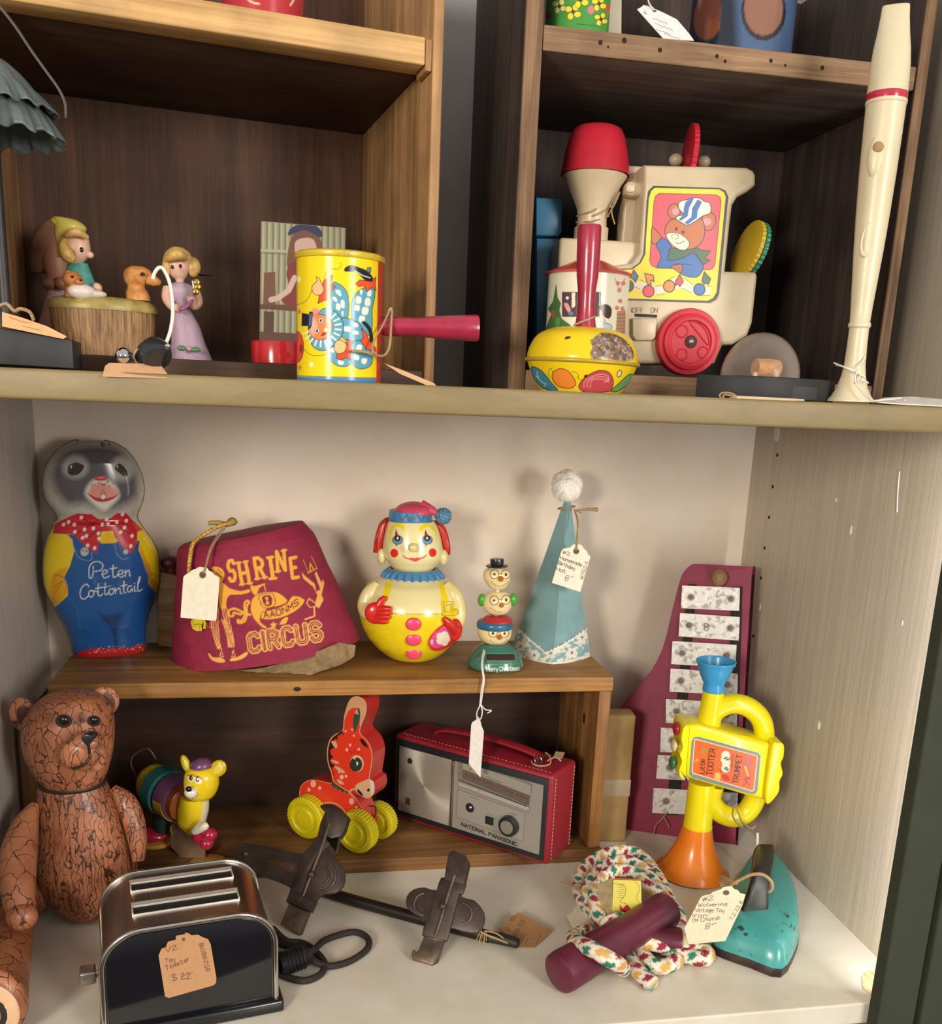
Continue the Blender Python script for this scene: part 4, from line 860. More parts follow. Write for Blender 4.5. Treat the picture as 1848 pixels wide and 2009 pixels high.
new_obj('twine', tube([f.P(*q) for q in ((1126, 638, -.008), (1140, 632, -.0105), (1160, 624, -.008), (1168, 621, 0))], .0009, 6, smooth=5), M_twine, t, 60)

# --- clear dome on a black plinth
f = Fr(at(1494, 787, 0.062, ST), 4); kk = f.k(1494, 760)
t = thing('glass_dome', 'small clear dome on an eight sided black plinth, cork inside', 'dome', f)
oc = [(x * kk, y * kk) for x, y in ((-126, 6), (-92, -52), (-36, -76), (72, -66), (127, -24), (127, 40), (60, 95), (-70, 95))]
zt0 = f.p(1494, 741)[1]
new_obj('plinth', slab(oc, 0.0, zt0, 0.0012), mat('black_painted_wood', c('#1f2124'), 0.6, col2=c('#181a1c'), scale=60), t)
new_obj('plinth_notch', rbox(14 * kk, 62 * kk, -71.5 * kk, -69 * kk, 0.001, zt0 * .68, .0005), mat('notch_black', c('#1f2124'), 0.6), t)
dm, nt, b = nodes('clear_acrylic'); setp(b, 0.12, 0, .4); b.inputs['Base Color'].default_value = (*c('#b5a79a'), 1)
tr = N(nt, 'ShaderNodeBsdfTransparent'); lw = N(nt, 'ShaderNodeLayerWeight', Blend=.35); mr_ = N(nt, 'ShaderNodeMapRange'); mr_.inputs['To Min'].default_value = .07; mr_.inputs['To Max'].default_value = .55
mxs = N(nt, 'ShaderNodeMixShader'); nt.links.new(lw.outputs['Facing'], mr_.inputs['Value']); nt.links.new(mr_.outputs[0], mxs.inputs[0]); nt.links.new(tr.outputs[0], mxs.inputs[1]); nt.links.new(b.outputs[0], mxs.inputs[2]); nt.links.new(mxs.outputs[0], nt.nodes['Material Output'].inputs['Surface'])
pr = [(68 * kk * math.cos(a), zt0 + 0.0003 + 76 * kk * math.sin(a)) for a in np.linspace(0, PI / 2, 24)]; pri = [(r * .965, zt0 + 0.0003 + (z - zt0) * .965) for r, z in pr[::-1]]
xd = f.p(1496, 740)[0]
new_obj('dome', lathe([(max(r, 1e-4), z) for r, z in pr + pri], 64, (xd, 10 * kk), cap=False), dm, t, 60)
new_obj('cork', alathe((f.p(1480, 735, 10 * kk)[0], 10 * kk, zt0 + .0085), (f.p(1524, 735, 10 * kk)[0], 10 * kk, zt0 + .0085), [(.0075, 0), (.008, .05), (.0085, .6), (.0078, 1)], 24), mat('cork', c('#c9925a'), 0.8, col2=c('#a87340'), scale=200), t)
price_tag('narrow kraft tag edge with coiled cord in front of the black plinth', Fr(at(1490, 784, 0.012, ST), 0), [(1440, 776), (1578, 783), (1578, 787), (1440, 783)], c('#c9b08a'),
          [[(1440, 780, -.002), (1420, 784, -.004), (1412, 778, 0), (1416, 771, .002), (1432, 771, .002), (1444, 778, 0), (1428, 783, -.003), (1418, 780, -.002), (1424, 774, .001), (1446, 780, .001)]], kraft=True, t=.001, n=(10, 60), rs=.0008)

# --- recorder
o = at(1672, 793, 0.036, ST); f = Fr(o, None)
t = thing('recorder', 'tall cream plastic recorder standing on its bell with red ring', 'recorder', f)
M_rec = mat('ivory_plastic', c('#d9cfb3'), 0.35, col2=c('#cfc29f'), scale=8)
A, B = np.array(f.P(1668, 789)), np.array(f.P(1762, 6)); A[2] = max(A[2], 0.0)
Ld = B - A; ln = np.linalg.norm(Ld); kr = f.k(1700, 400)
prr = [(1, 50), (4, 50), (12, 43), (30, 33), (55, 26), (80, 22.5), (120, 21), (156, 20.5), (160, 23.5), (166, 23.5), (170, 21), (200, 22.5), (260, 26.5), (320, 30.5), (390, 34), (470, 37), (540, 38.5), (598, 39.5), (600, 41), (606, 41), (607, 38)]
s1 = xf(lathe([(r * kr * 0.985, tt / 787 * ln) for tt, r in prr], 72), along(tuple(A), tuple(B)))
new_obj('body', s1, M_rec, t)
new_obj('ring', alathe(tuple(A + Ld * 604 / 787), tuple(A + Ld * 622 / 787), [(36 * kr, 0), (39.5 * kr, .1), (40 * kr, .5), (39.5 * kr, .9), (36 * kr, 1)], 64), mat('red_ring', c('#bf2742'), 0.2, coat=0.4), t)
# beak: round at the ring, flattened to the tip
ax_ = Ld / ln; sx = np.cross(ax_, [0, 1, 0]); sx /= np.linalg.norm(sx); sy_ = np.array([0, 1.0, 0])
V, F = [], []; rows_ = [(620, 39.5, 39, 0), (640, 39, 38, 0), (675, 38, 34, 3), (705, 35.5, 26, 8), (735, 31, 17, 12), (765, 27.5, 11, 16), (785, 26, 7, 18), (788, 24.5, 6, 18)]
for tt, rx_, ry_, off in rows_:
    for k in range(64):
        a = 2 * PI * k / 64; q = A + ax_ * tt / 787 * ln + sx * (rx_ * kr * math.cos(a) + (off * .18) * kr) + sy_ * ((ry_ * math.sin(a) + off * .6) * kr); V.append(tuple(q))
for i in range(len(rows_) - 1):
    for k in range(64): F.append((i * 64 + k, i * 64 + (k + 1) % 64, (i + 1) * 64 + (k + 1) % 64, (i + 1) * 64 + k))
F.append(tuple(range((len(rows_) - 1) * 64, len(rows_) * 64)))
new_obj('mouthpiece', (V, F), M_rec, t, 40)
def onbody(px, py):
    a = f.P(px, py); tt = (np.array(a) - A) @ Ld / ln / ln * 787; r = np.interp(tt, [q[0] for q in prr], [q[1] for q in prr]) * kr
    cxx = A + Ld * tt / 787; dx = a[0] - cxx[0]; return (a[0], -math.sqrt(max(r * r - dx * dx, 1e-8)), a[2])
a = onbody(1722, 298)
h0 = new_obj('finger_hole', join(sph((a[0] - .001, a[1] + .002, a[2] - .006), (.0065, .0036, .0165)), ), M_rec, t, 60)
new_obj('hole_bore', sph((a[0], a[1] - .0008, a[2]), (.0042, .0018, .0044)), mat('hole_shadow_brown', c('#a5895a'), 0.7), h0, 60)
a = onbody(1701, 475); ov = [(a[0] + 11 * kr * math.cos(q) + .0006 * math.sin(q), a[1] + .0002 + .0016 * abs(math.cos(q)), a[2] + 32 * kr * math.sin(q)) for q in np.linspace(0, 2 * PI, 40, endpoint=False)]
new_obj('thumb_rest', join(tube(ov, .0011, 8, True), sph((a[0], a[1] + .0022, a[2]), (9 * kr, .0022, 30 * kr))), M_rec, t, 60)
new_obj('string', join(tube([f.P(*q) for q in ((1640, 716, .004), (1668, 724, -.012), (1698, 740, -.010), (1660, 722, -.012), (1636, 712, .002))], .0007, 6, smooth=5), tube([f.P(*q) for q in ((1698, 700, -.006), (1684, 722, -.013), (1678, 748, -.016), (1694, 772, -.022), (1712, 786, -.026))], .0007, 6, smooth=5), tube([f.P(*q) for q in ((1690, 734, -.012), (1682, 752, -.014), (1694, 746, -.012), (1704, 752, -.011))], .0006, 6, smooth=4)), M_wtwine, t, 60)
price_tag('white tag lying flat on the shelf edge at the foot of the recorder', Fr(at(1780, 791, 0.03, ST + .001), 0, 80), [(1712, 787), (1735, 780), (1790, 778), (1848, 783), (1872, 789), (1868, 797), (1750, 791)], c('#ece8e2'), [[(1712, 786, -.002), (1740, 784, -.003), (1768, 781, -.004), (1776, 785, -.004)]], smat=M_wtwine, t=.0008)

# --- things standing on the right crate's shelf
f = Fr(at(1133, 52, 0.165, SRz)); kk = f.k(1133, 30); xc = f.p(1133, 30)[0]
t = thing('floral_tin', 'green tin printed with yellow flowers on top of the weathered crate shelf', 'tin', f)
hT = f.p(1133, -60)[1]; rr = 63 * kk
o = new_obj('tin_body', lathe([(rr, hT * i / 120) for i in range(121)], 300, (xc, 0)), paintmat('litho_tin', 0.2, 0.0, spec=.3), t)
p = Paint(o, f, c('#4c9447')); Z1 = lambda pts: [(1000 + x * 450 / 1848, x2 * 260 / 1068) for x, x2 in pts]
for cx2, cy2, s2, col in ((400, 50, 1, '#d9d27e'), (510, 95, 1.1, '#ecd83a'), (570, 0, 1.1, '#ecd83a'), (720, 30, 1, '#ecd83a'), (735, 155, .9, '#ecd83a')):
    for a in range(0, 360, 90):
        q = Z1([(cx2 + 38 * s2 * math.cos(math.radians(a + 30)), cy2 + 38 * s2 * math.sin(math.radians(a + 30)))])[0]; p.ell(*q, 6.5 * s2, 5.5 * s2, c(col), a, INK, .9)
    p.ell(*Z1([(cx2, cy2)])[0], 3, 4, c('#4d3f3a'))
for q, col in (((655, 80), '#e3788c'), ((310, 120), '#8e3a34'), ((795, 70), '#d35a3a')): p.ell(*Z1([q])[0], 6, 8, c(col))
p.line(Z1([(540, 192), (720, 212)]), c('#2f5a33'), 1.4); p.done()
t = thing('cream_box', 'plain cream box standing right of the green floral tin', 'box', Fr(at(1208, 58, 0.185, SRz), 0))
f = Fr(at(1208, 58, 0.185, SRz), 0)
new_obj('carton', prism(f.pts([(1190, 66), (1220, 66), (1221, -60), (1190, -60)]), 0, .03, .0015), mat('cream_card_stock', c('#cfc4ae'), 0.6), t)
f = Fr(at(1452, 100, 0.20, SRz)); xc = f.p(1455, 50)[0]; kk = f.k(1452, 50); rr = 103 * kk; hT = f.p(1452, -70)[1]
t = thing('mug', 'dark blue mug with a plain tan oval patch on the weathered crate shelf', 'mug', f)
o = new_obj('mug_body', lathe([(rr * .95, 0), (rr, .003)] + [(rr, .003 + (hT - .003) * i / 60) for i in range(1, 61)], 240, (xc, 0)), paintmat('glazed_print', 0.12, 0.5), t)
p = Paint(o, f, c('#1d2438')); p.poly([(1440, -60), (1600, -60), (1600, 110), (1450, 110)], c('#4a6389'), 0, None, 0, 20)
p.ell(1498, 22, 44, 58, c('#2a2b35')); p.ell(1498, 18, 38, 52, c('#8f6552'), 0, None); p.ell(1388, 28, 26, 50, c('#6b3f33'), 10); p.poly([(1385, 50), (1408, 32), (1412, 56), (1392, 78)], c('#7d4630'), 2); p.done()
ft = Fr(at(1310, 70, 0.150, SRz), -6, 30)
def scr(p): 
    p.line([(1262, 24), (1268, 28), (1264, 20)], DARKINK, 1)
    for i, (x, y, n) in enumerate(((1280, 36, 26), (1284, 47, 30), (1288, 58, 24), (1303, 66, 30))):
        p.line([(x + j * 2, y + j * .72 + RNG.normal(0, 1.3)) for j in range(int(n / 2 * 1.3))], c('#6a625e'), .9)
price_tag('white scalloped tag with handwriting propped beside the blue mug', ft, [(1250, 18), (1258, 14), (1262, 10), (1270, 11), (1300, 24), (1328, 38), (1352, 66), (1362, 80), (1302, 76)], c('#e9e6e4'),
          [[(1284, 20, -.001), (1274, 8, -.002), (1270, -8, -.003), (1268, -22, -.003)]], scr, hole=(1284, 21, 4, 3), smat=M_wtwine)
# --- red thing on the left crate's rail
f = Fr(at(515, 18, 0.20, SLz), None)
t = thing('red_tin', 'red tin with cream marks on the pine crate top, cut by the frame', 'tin', f); xc = f.p(515, 0)[0]
o = new_obj('tin_body', lathe([(74 * f.k(515, 0) + 0.00006 * i, .0 + .0008 * i) for i in range(60)], 200, (xc, 0)), paintmat('litho_tin', 0.2, 0.0, spec=.3), t)
p = Paint(o, f, c('#b93a44'))
for a_ in ([(478, -14), (490, 2), (508, 8)], [(548, -14), (575, -4), (570, 10)], [(520, -20), (530, -4)]): p.line(a_, c('#ddc7a0'), 4, 4)
p.done()
# ================================================================ things on the low crate
def ZM(x0, y0, s): return lambda pts: [(x0 + x / s, y0 + y / s) for x, y in pts]
# --- tin rabbit bank
Q = ZM(50, 830, 4.018)
f = Fr(at(216, 1283, 0.455, CT)); k_ = f.k(215, 1100)
t = thing('tin_bank', 'tin rabbit bank in blue overalls and red polka dot bow tie, left end', 'bank', f)
rows = [(132, 430, 600), (150, 360, 690), (200, 280, 780), (250, 225, 830), (330, 170, 880), (430, 140, 920), (520, 137, 935), (600, 155, 930), (660, 185, 915), (720, 230, 890), (770, 250, 880), (800, 228, 895), (850, 212, 925), (900, 185, 960), (1000, 155, 1020), (1100, 143, 1050), (1200, 140, 1058), (1300, 150, 1055), (1380, 175, 1040), (1450, 210, 1020), (1540, 255, 985), (1620, 300, 965), (1700, 335, 955), (1780, 358, 955), (1830, 372, 955), (1862, 385, 945)]
R = []
for Y, a, b in cat(rows, 16):
    (xa, ya), (xb, yb2) = Q([(a, Y), (b, Y)]); A, B = f.p(xa, ya), f.p(xb, yb2); h = (B[0] - A[0]) / 2; z = (A[1] + B[1]) / 2
    d = min(0.030, 0.62 * h) * (1.0 if Y < 740 or Y > 800 else 0.9); R.append((z, A[0], B[0], d, d * 0.9, 0))
R.sort(key=lambda q: q[0]); z0 = R[0][0]; R = [(q[0] - z0 * (1 - (q[0] - z0) / (R[-1][0] - z0)),) + q[1:] for q in R]
ob = new_obj('body', loft(R, 400, 1.15), paintmat('litho_tin_gloss', 0.16, 0.25), t, 60)
p = Paint(ob, f, c('#b9b7a8'))
def qq(pts, col, sm=4, line=None, lw=1.2, soft=None): p.poly(Q(pts), c(col) if isinstance(col, str) else col, sm, line, lw, soft)
qq([(300, 220), (520, 165), (740, 200), (860, 330), (890, 470), (870, 580), (760, 660), (640, 700), (480, 640), (330, 640), (230, 520), (210, 380)], '#57535a', 6, None, 0, 22)
i = p.box(Q([(150, 150), (930, 730)]), 0); X = p.X[i]; n = fbm(X[:, 0] * .45, X[:, 1] * .3, 3); p.C[i] *= (0.82 + 0.36 * n)[:, None]
p.noise(Q([(330, 130), (760, 130), (760, 190), (330, 190)]), c('#3b3734'), .14, .62, .68, .8, 8)
for cx2, cy2, rx, ry, rt in ((392, 345, 105, 92, -10), (765, 360, 100, 100, 15)): p.poly(Q([(cx2 + rx * math.cos(a), cy2 + ry * math.sin(a)) for a in np.linspace(0, 2 * PI, 20)]), c('#a3a29b'), 0, None, 0, 12)
p.poly(Q([(332, 375), (345, 330), (400, 312), (445, 325), (462, 345), (430, 395), (385, 412), (345, 405)]), c('#1a1715'), 4); p.poly(Q([(703, 360), (720, 330), (750, 322), (795, 370), (803, 410), (785, 422), (740, 395)]), c('#1a1715'), 4)
p.ell(*Q([(360, 345)])[0], 1.6, 2.6, c('#e8e6df')); p.ell(*Q([(725, 345)])[0], 1.4, 2.4, c('#cfcdc8'))
qq([(470, 560), (500, 480), (560, 440), (650, 450), (720, 510), (740, 580), (690, 640), (620, 690), (540, 640)], '#dcd8cc', 5, None, 0, 9)
qq([(500, 540), (540, 490), (610, 480), (690, 500), (730, 550), (700, 590), (610, 605), (530, 585)], '#e29384', 5, None, 0, 5)
qq([(480, 545), (540, 580), (610, 595), (690, 580), (735, 555), (690, 600), (610, 622), (540, 605)], '#b3262b', 3); qq([(592, 575), (615, 560), (635, 580), (618, 602), (600, 598)], '#efe9dc', 3, c('#7a2a26'), .8); p.line(Q([(592, 575), (612, 525), (632, 575)]), c('#8b3a2e'), 1.2, 3)
qq([(540, 435), (570, 418), (630, 420), (648, 440), (610, 455), (560, 452)], '#c92c36', 4); qq([(560, 430), (600, 424), (625, 432), (590, 438)], '#e4808a', 3)
p.noise(Q([(520, 465), (700, 455), (720, 500), (520, 500)]), c('#2e2622'), .35, .58, .66, .9, 12)
# clothes
qq([(100, 790), (1080, 790), (1080, 1480), (100, 1480)], '#e5c71b', 0)
qq([(330, 880), (400, 880), (470, 940), (900, 930), (890, 1000), (940, 1100), (985, 1190), (970, 1260), (1060, 1360), (1060, 1900), (300, 1900), (220, 1460), (335, 1360), (330, 1310), (295, 1230), (350, 1130), (385, 1010), (370, 920)], '#1d5596', 0)
qq([(590, 950), (640, 860), (700, 860), (715, 945)], '#e6b81c', 0)
for pts, col in (([(215, 1190), (330, 1140), (300, 1220), (330, 1330), (230, 1440), (200, 1330)], '#d69a17'), ([(250, 1230), (300, 1220), (325, 1320), (240, 1420)], '#dba21a'), ([(900, 960), (960, 1090), (1000, 1180), (970, 1200), (920, 1060)], '#d18f1a'), ([(980, 1200), (1040, 1260), (1050, 1350), (975, 1270)], '#c8901c')): qq(pts, col, 3, None, 0, 6)
for l in ([(225, 1210), (260, 1200), (310, 1225)], [(225, 1290), (290, 1250), (240, 1330)], [(985, 1190), (1010, 1190), (1040, 1220)]): p.line(Q(l), c('#7e4f12'), 1.3, 4)
qq([(230, 795), (330, 745), (410, 712), (520, 720), (580, 760), (670, 750), (720, 712), (790, 708), (850, 770), (925, 840), (880, 860), (880, 930), (840, 1030), (760, 970), (705, 900), (690, 850), (600, 855), (560, 1030), (470, 970), (380, 880), (215, 870)], '#c32430', 0, None)
for l in ([(580, 760), (520, 800), (400, 870)], [(700, 790), (760, 830), (860, 900)], [(560, 850), (500, 900)], [(430, 740), (540, 800)]): p.line(Q(l), c('#7d1220'), 2.2, 3)
for x, y in ((440, 745), (385, 800), (465, 838), (390, 858), (340, 780), (535, 830), (480, 890), (575, 870), (545, 985), (450, 905), (640, 760), (650, 795), (605, 800), (765, 720), (795, 770), (780, 825), (720, 780), (830, 970), (750, 860), (490, 965), (300, 800), (580, 910), (840, 890)): p.ell(*Q([(x, y)])[0], 3.4, 4, c('#e9d8cc'), 25)
for pts in ([(345, 900), (390, 1000), (420, 1060), (500, 1085), (525, 1060), (520, 1020)], [(705, 960), (720, 1030), (770, 1075), (810, 1060)]): p.line(Q(pts), c('#8fb0c8'), 1.0, 4)
p.ell(*Q([(465, 1015)])[0], 8.5, 9, c('#b9b9b4'), 0, c('#4d5560'), 1); p.ell(*Q([(452, 1005)])[0], 1.6, 2, c('#3b4450')); p.ell(*Q([(478, 1010)])[0], 1.6, 2, c('#3b4450')); p.ell(*Q([(790, 1015)])[0], 5, 5, c('#b9b9b4'))
p.line(Q([(340, 1380), (400, 1450), (425, 1560), (430, 1620)]), c('#3f7ab0'), 1.0, 4)
qq([(570, 1490), (640, 1520), (760, 1500), (720, 1640), (730, 1750), (700, 1750), (680, 1640), (620, 1560)], '#163a66', 4, None, 0, 8)
WR = c('#dfe0da')
for st in ([(535, 1130), (530, 1200), (515, 1225), (500, 1200), (505, 1130), (540, 1095), (585, 1095), (610, 1120), (595, 1160), (545, 1170)], [(600, 1195), (640, 1180), (640, 1160), (615, 1165), (605, 1195), (625, 1222), (660, 1205)], [(690, 1120), (690, 1205), (705, 1215), (725, 1200)], [(665, 1150), (720, 1140)], [(725, 1195), (765, 1185), (760, 1160), (735, 1170), (732, 1200), (755, 1215), (780, 1200)], [(785, 1160), (790, 1210)], [(790, 1185), (810, 1160), (820, 1175), (820, 1200), (830, 1205)],
           [(500, 1290), (480, 1270), (445, 1295), (430, 1340), (440, 1380), (470, 1385), (500, 1355)], [(530, 1320), (505, 1325), (500, 1360), (520, 1372), (540, 1345), (530, 1322), (565, 1330)], [(575, 1265), (572, 1350), (590, 1362), (610, 1345)], [(550, 1305), (625, 1292)], [(630, 1258), (625, 1340), (640, 1352), (655, 1335)], [(605, 1295), (670, 1285)], [(685, 1305), (662, 1315), (662, 1345), (680, 1352), (698, 1325), (688, 1305)], [(705, 1300), (710, 1345)], [(710, 1325), (735, 1300), (745, 1315), (748, 1340), (760, 1345)], [(775, 1245), (775, 1325), (790, 1338)], [(755, 1285), (800, 1275)], [(835, 1285), (810, 1290), (805, 1325), (822, 1330), (840, 1305), (845, 1328)], [(860, 1285), (862, 1322), (875, 1325)], [(858, 1262), (860, 1265)], [(890, 1270), (905, 1220), (898, 1215), (885, 1270), (890, 1325), (920, 1310)]): p.line(Q(st), WR, 1.9, 4)
p.noise(Q([(420, 1200), (750, 1200), (750, 1290), (420, 1290)]), c('#5a6c84'), .14, .6, .72, .7, 21)
qq([(380, 1840), (430, 1800), (560, 1770), (620, 1775), (820, 1770), (900, 1740), (960, 1740), (960, 1900), (370, 1900)], '#b8252c', 0); p.noise(Q([(500, 1770), (930, 1740), (930, 1800), (500, 1820)]), c('#e3b9ad'), .3, .58, .7, .7, 31)
p.done()
ed = []
for sgn in (0, 1):
    ed.append(tube([(q[1 + sgn], 0, q[0]) for q in R[::6]], .0011, 6))
new_obj('seam_flange', join(*ed), mat('worn_tin_edge', c('#8f8b78'), 0.4, 0.3, col2=c('#4f5a5f'), scale=120), t, 60)

# --- small wooden figure behind (maroon knob over a wooden block)
f = Fr(at(330, 1262, 0.478, CT))
t = thing('wooden_peg_toy', 'plain wooden block with maroon knob, between the rabbit bank and the fez', 'toy', f)
new_obj('block', prism(f.pts([(310, 1264), (362, 1268), (362, 1130), (310, 1118)]), -.010, .010, .002), wood('pale_block_wood', c('#7a5f3f'), c('#9b7d56'), c('#ab8d65'), 0, .6), t)
new_obj('knob', join(sph(f.P(334, 1104), (.012, .009, .009)), cyl(f.P(336, 1122), f.P(335, 1108), .006)), mat('maroon_paint', c('#5a2630'), 0.4), t, 60)

# --- fez
Q = ZM(320, 990, 4.507)
f = Fr(at(523, 1296, 0.410, CT), -14); 
def ringloft(fr, rings, m=96, cap=True, ph=None):
    V, F = [], []
    for Lp, Rp, d in rings:
        A, B = np.array(fr.P(*Lp)), np.array(fr.P(*Rp)); C0, U = (A + B) / 2, (B - A) / 2
        for k in range(m):
            a = 2 * PI * k / m; V.append(tuple(C0 + U * math.cos(a) + np.array([0, d * math.sin(a), 0])))
    n = len(rings)
    for i in range(n - 1):
        for k in range(m): F.append((i * m + k, i * m + (k + 1) % m, (i + 1) * m + (k + 1) % m, (i + 1) * m + k))
    if cap: F.append(tuple((n - 1) * m + k for k in range(m)))
    return V, F
rg = [((95, 1385), (1738, 1195), .078), ((108, 1150), (1690, 1080), .0765), ((125, 900), (1600, 880), .074), ((138, 680), (1500, 660), .070), ((143, 480), (1395, 420), .066), ((150, 400), (1330, 260), .063), ((158, 372), (1272, 190), .060), ((185, 345), (1235, 155), .057), ((300, 320), (1120, 165), .045), ((450, 290), (950, 190), .03), ((640, 250), (760, 225), .006)]
RG = []
for a, b in zip(rg[:-1], rg[1:]):
    for u in np.linspace(0, 1, 34, endpoint=False): RG.append((Q([tuple(np.array(a[0]) * (1 - u) + np.array(b[0]) * u)])[0], Q([tuple(np.array(a[1]) * (1 - u) + np.array(b[1]) * u)])[0], a[2] * (1 - u) + b[2] * u))
RG.append((Q([rg[-1][0]])[0], Q([rg[-1][1]])[0], rg[-1][2]))
t = thing('fez_hat', 'crimson paper fez with yellow circus print and gold tassel, brown paper stuffed inside', 'hat', f)
V, F = ringloft(f, RG, 560)
V = np.array(V); n1 = fbm(V[:, 0] * 60 + 9, V[:, 2] * 60, 2, 3) - .5; n2 = fbm(V[:, 0] * 22, V[:, 2] * 30 + 4, 5, 2) - .5
cen = np.array([V[:, 0].mean(), 0, 0]); dd = V - cen; dd[:, 2] = 0; dd /= np.linalg.norm(dd, axis=1)[:, None] + 1e-9; V = V + dd * (0.0022 * n1 + 0.005 * n2)[:, None]
V[:, 2] = np.maximum(V[:, 2], .0006)
ob = new_obj('crown', (V, F), paintmat('crepe_paper', 0.75, 0, .25, 500), t, 60)
p = Paint(ob, f, c('#8c1c3b'))
ax_, ay_ = p.X[:, 0].min(), p.X[:, 1].min(); n = fbm(p.X[:, 0] * .06, p.X[:, 1] * .09, 4); p.C *= (0.82 + 0.36 * n)[:, None]
GD, GD2 = c('#e3a636'), c('#e9a95a')
def ql(pts, w=2.0, sm=0, col=None): p.line(Q(pts), col or GD, w, sm)
def qp(pts, sm=0, col=None, line=None, lw=1): p.poly(Q(pts), col or GD, sm, line, lw)
MR = c('#7c1a33')
for ch_, x0_, x1_, yb_, h, dx in (('S', 590, 640, 680, 180, 12), ('H', 700, 765, 705, 190, 22), ('R', 835, 900, 655, 180, 20), ('N', 1015, 1080, 590, 175, 8), ('E', 1145, 1195, 650, 175, 14)):
    p.text(ch_, Q([(x0_, yb_)])[0], Q([(x1_, yb_ - 10)])[0], (-dx * 1.6 / 4.507, -h / 4.507), GD, 6.6, ch_ not in 'SE', 0)
ql([(972, 650), (945, 470)], 7.5); ql([(945, 655), (998, 650)], 5.5); ql([(920, 470), (968, 463)], 5.5)
p.text('CIRCUS', Q([(775, 1300)])[0], Q([(1400, 1190)])[0], (-5, -33), GD2, 11.5, False, 0, 2.3, 0, 0, MR, 6.0); p.text('CIRCUS', Q([(775, 1300)])[0], Q([(1400, 1190)])[0], (-5, -33), GD2, 1.4, False, 0, 2.3)
# crescent, scimitar and band
qp([(880, 1085), (800, 1000), (775, 900), (800, 820), (870, 780), (990, 775), (1060, 810), (1095, 860), (1000, 900), (930, 900), (900, 950), (860, 990), (860, 1040), (915, 1085)], 4); qp([(1030, 1060), (1060, 1010), (1105, 995), (1085, 1050)], 3)
qp([(850, 800), (960, 780), (990, 840), (980, 900), (890, 915), (860, 860)], 2, GD, MR, 1.4); qp([(875, 815), (945, 800), (965, 850), (955, 890), (900, 895)], 2, MR); qp([(900, 820), (930, 815), (925, 850), (945, 880), (905, 885), (915, 850)], 0, GD)
qp([(870, 1010), (880, 950), (1000, 920), (1100, 870), (1145, 805), (1255, 840), (1200, 920), (1100, 980), (980, 1015)], 2, GD, MR, 1.2)
p.text('AAONMS', Q([(895, 1000)])[0], Q([(1200, 880)])[0], (-2.5, -11.5), MR, 2.3, arc=-.55)
for st in ([(580, 970), (585, 935), (630, 920), (680, 940), (700, 960), (680, 970), (625, 955), (620, 985), (590, 985), (580, 960)], [(760, 860), (740, 850), (720, 880), (720, 980), (690, 1030), (660, 1020), (665, 1045), (705, 1040), (735, 1000), (740, 900), (760, 870)], [(690, 945), (770, 975)]): ql(st, 4.2, 4)
p.poly(Q([(975 + 38 * (1 if j % 2 == 0 else .42) * math.sin(j * PI / 5), 1065 - 38 * (1 if j % 2 == 0 else .42) * math.cos(j * PI / 5)) for j in range(10)]), GD)
# the tall clown
qp([(430, 560), (480, 550), (530, 580), (540, 640), (510, 690), (470, 640)], 3); ql([(430, 565), (520, 575)], 2.5); ql([(470, 600), (520, 640)], 2, 0, MR); ql([(480, 570), (520, 610)], 1.5, 0, MR)
qp([(500, 700), (540, 700), (580, 735), (680, 765), (760, 750), (765, 775), (680, 795), (590, 800), (560, 850), (555, 915), (500, 900)], 3)
qp([(775, 705), (800, 720), (830, 715), (900, 695), (905, 705), (850, 740), (830, 800), (800, 795), (775, 750)], 2, GD, MR, .8); ql([(893, 700), (905, 760)], 2)
for i in range(7): ql([(432 + i * 20, 900 + 4 * i), (425 + i * 20, 1050), (455 + i * 13, 1190), (485 + i * 9, 1275)] if i < 4 else [(440 + i * 20, 910), (470 + i * 20, 1050), (500 + i * 20, 1180), (510 + i * 19, 1260)], 1.8, 4, GD2)
for i in range(4): ql([(520 + 11 * i, 1020), (560 + 14 * i, 1140), (575 + 17 * i, 1255)], 1.7, 4, GD2)
for x in (515, 620): ql([(x, 1280), (x - 12, 1345), (x + 18, 1345), (x, 1290)], 1.3, 0, GD2)
qp([(398, 1320), (415, 1320), (440, 1350), (520, 1355), (548, 1390), (500, 1397), (430, 1375)], 3, GD2); qp([(595, 1385), (600, 1360), (660, 1345), (730, 1305), (748, 1310), (735, 1340), (680, 1372)], 3, GD2)
# trapeze figure
ql([(1240, 490), (1285, 600)], .9); ql([(1310, 455), (1360, 560)], .9); ql([(1280, 605), (1360, 562)], 2); ql([(1300, 590), (1300, 520), (1330, 570)], 2)
qp([(1225, 600), (1265, 640), (1340, 700), (1355, 770), (1390, 750), (1340, 610), (1355, 590), (1400, 690), (1415, 660), (1425, 700), (1400, 800), (1420, 840), (1380, 915), (1345, 900), (1350, 850), (1365, 800), (1330, 730), (1240, 655)], 0, GD2); ql([(1335, 905), (1340, 985), (1255, 1015)], 3, 0, GD2); ql([(1345, 870), (1290, 830), (1270, 870), (1300, 910), (1340, 900)], 2, 0, GD2)
for i in range(5): ql([(385 + i * 14, 1050), (395 + i * 14, 1090)], 1, 0, GD2)
p.done()
M_brp = mat('brown_wrapping_paper', c('#98805c'), 0.8, col2=c('#7d6747'), scale=60, bump=0.4, bdist=.002)
def crumple(pl, y, nr=26, nc=40, amp=.004, seed=3):
    s = sheet(pl, y, .0006, nr, nc); V = np.array(s[0]); V[:, 1] += amp * (fbm(V[:, 0] * 120, V[:, 2] * 120, seed, 3) - .5) * 2; V[:, 2] = np.maximum(V[:, 2], .0008 + .002 * fbm(V[:, 0] * 200, V[:, 1] * 200, 1, 2)); return V, s[1]
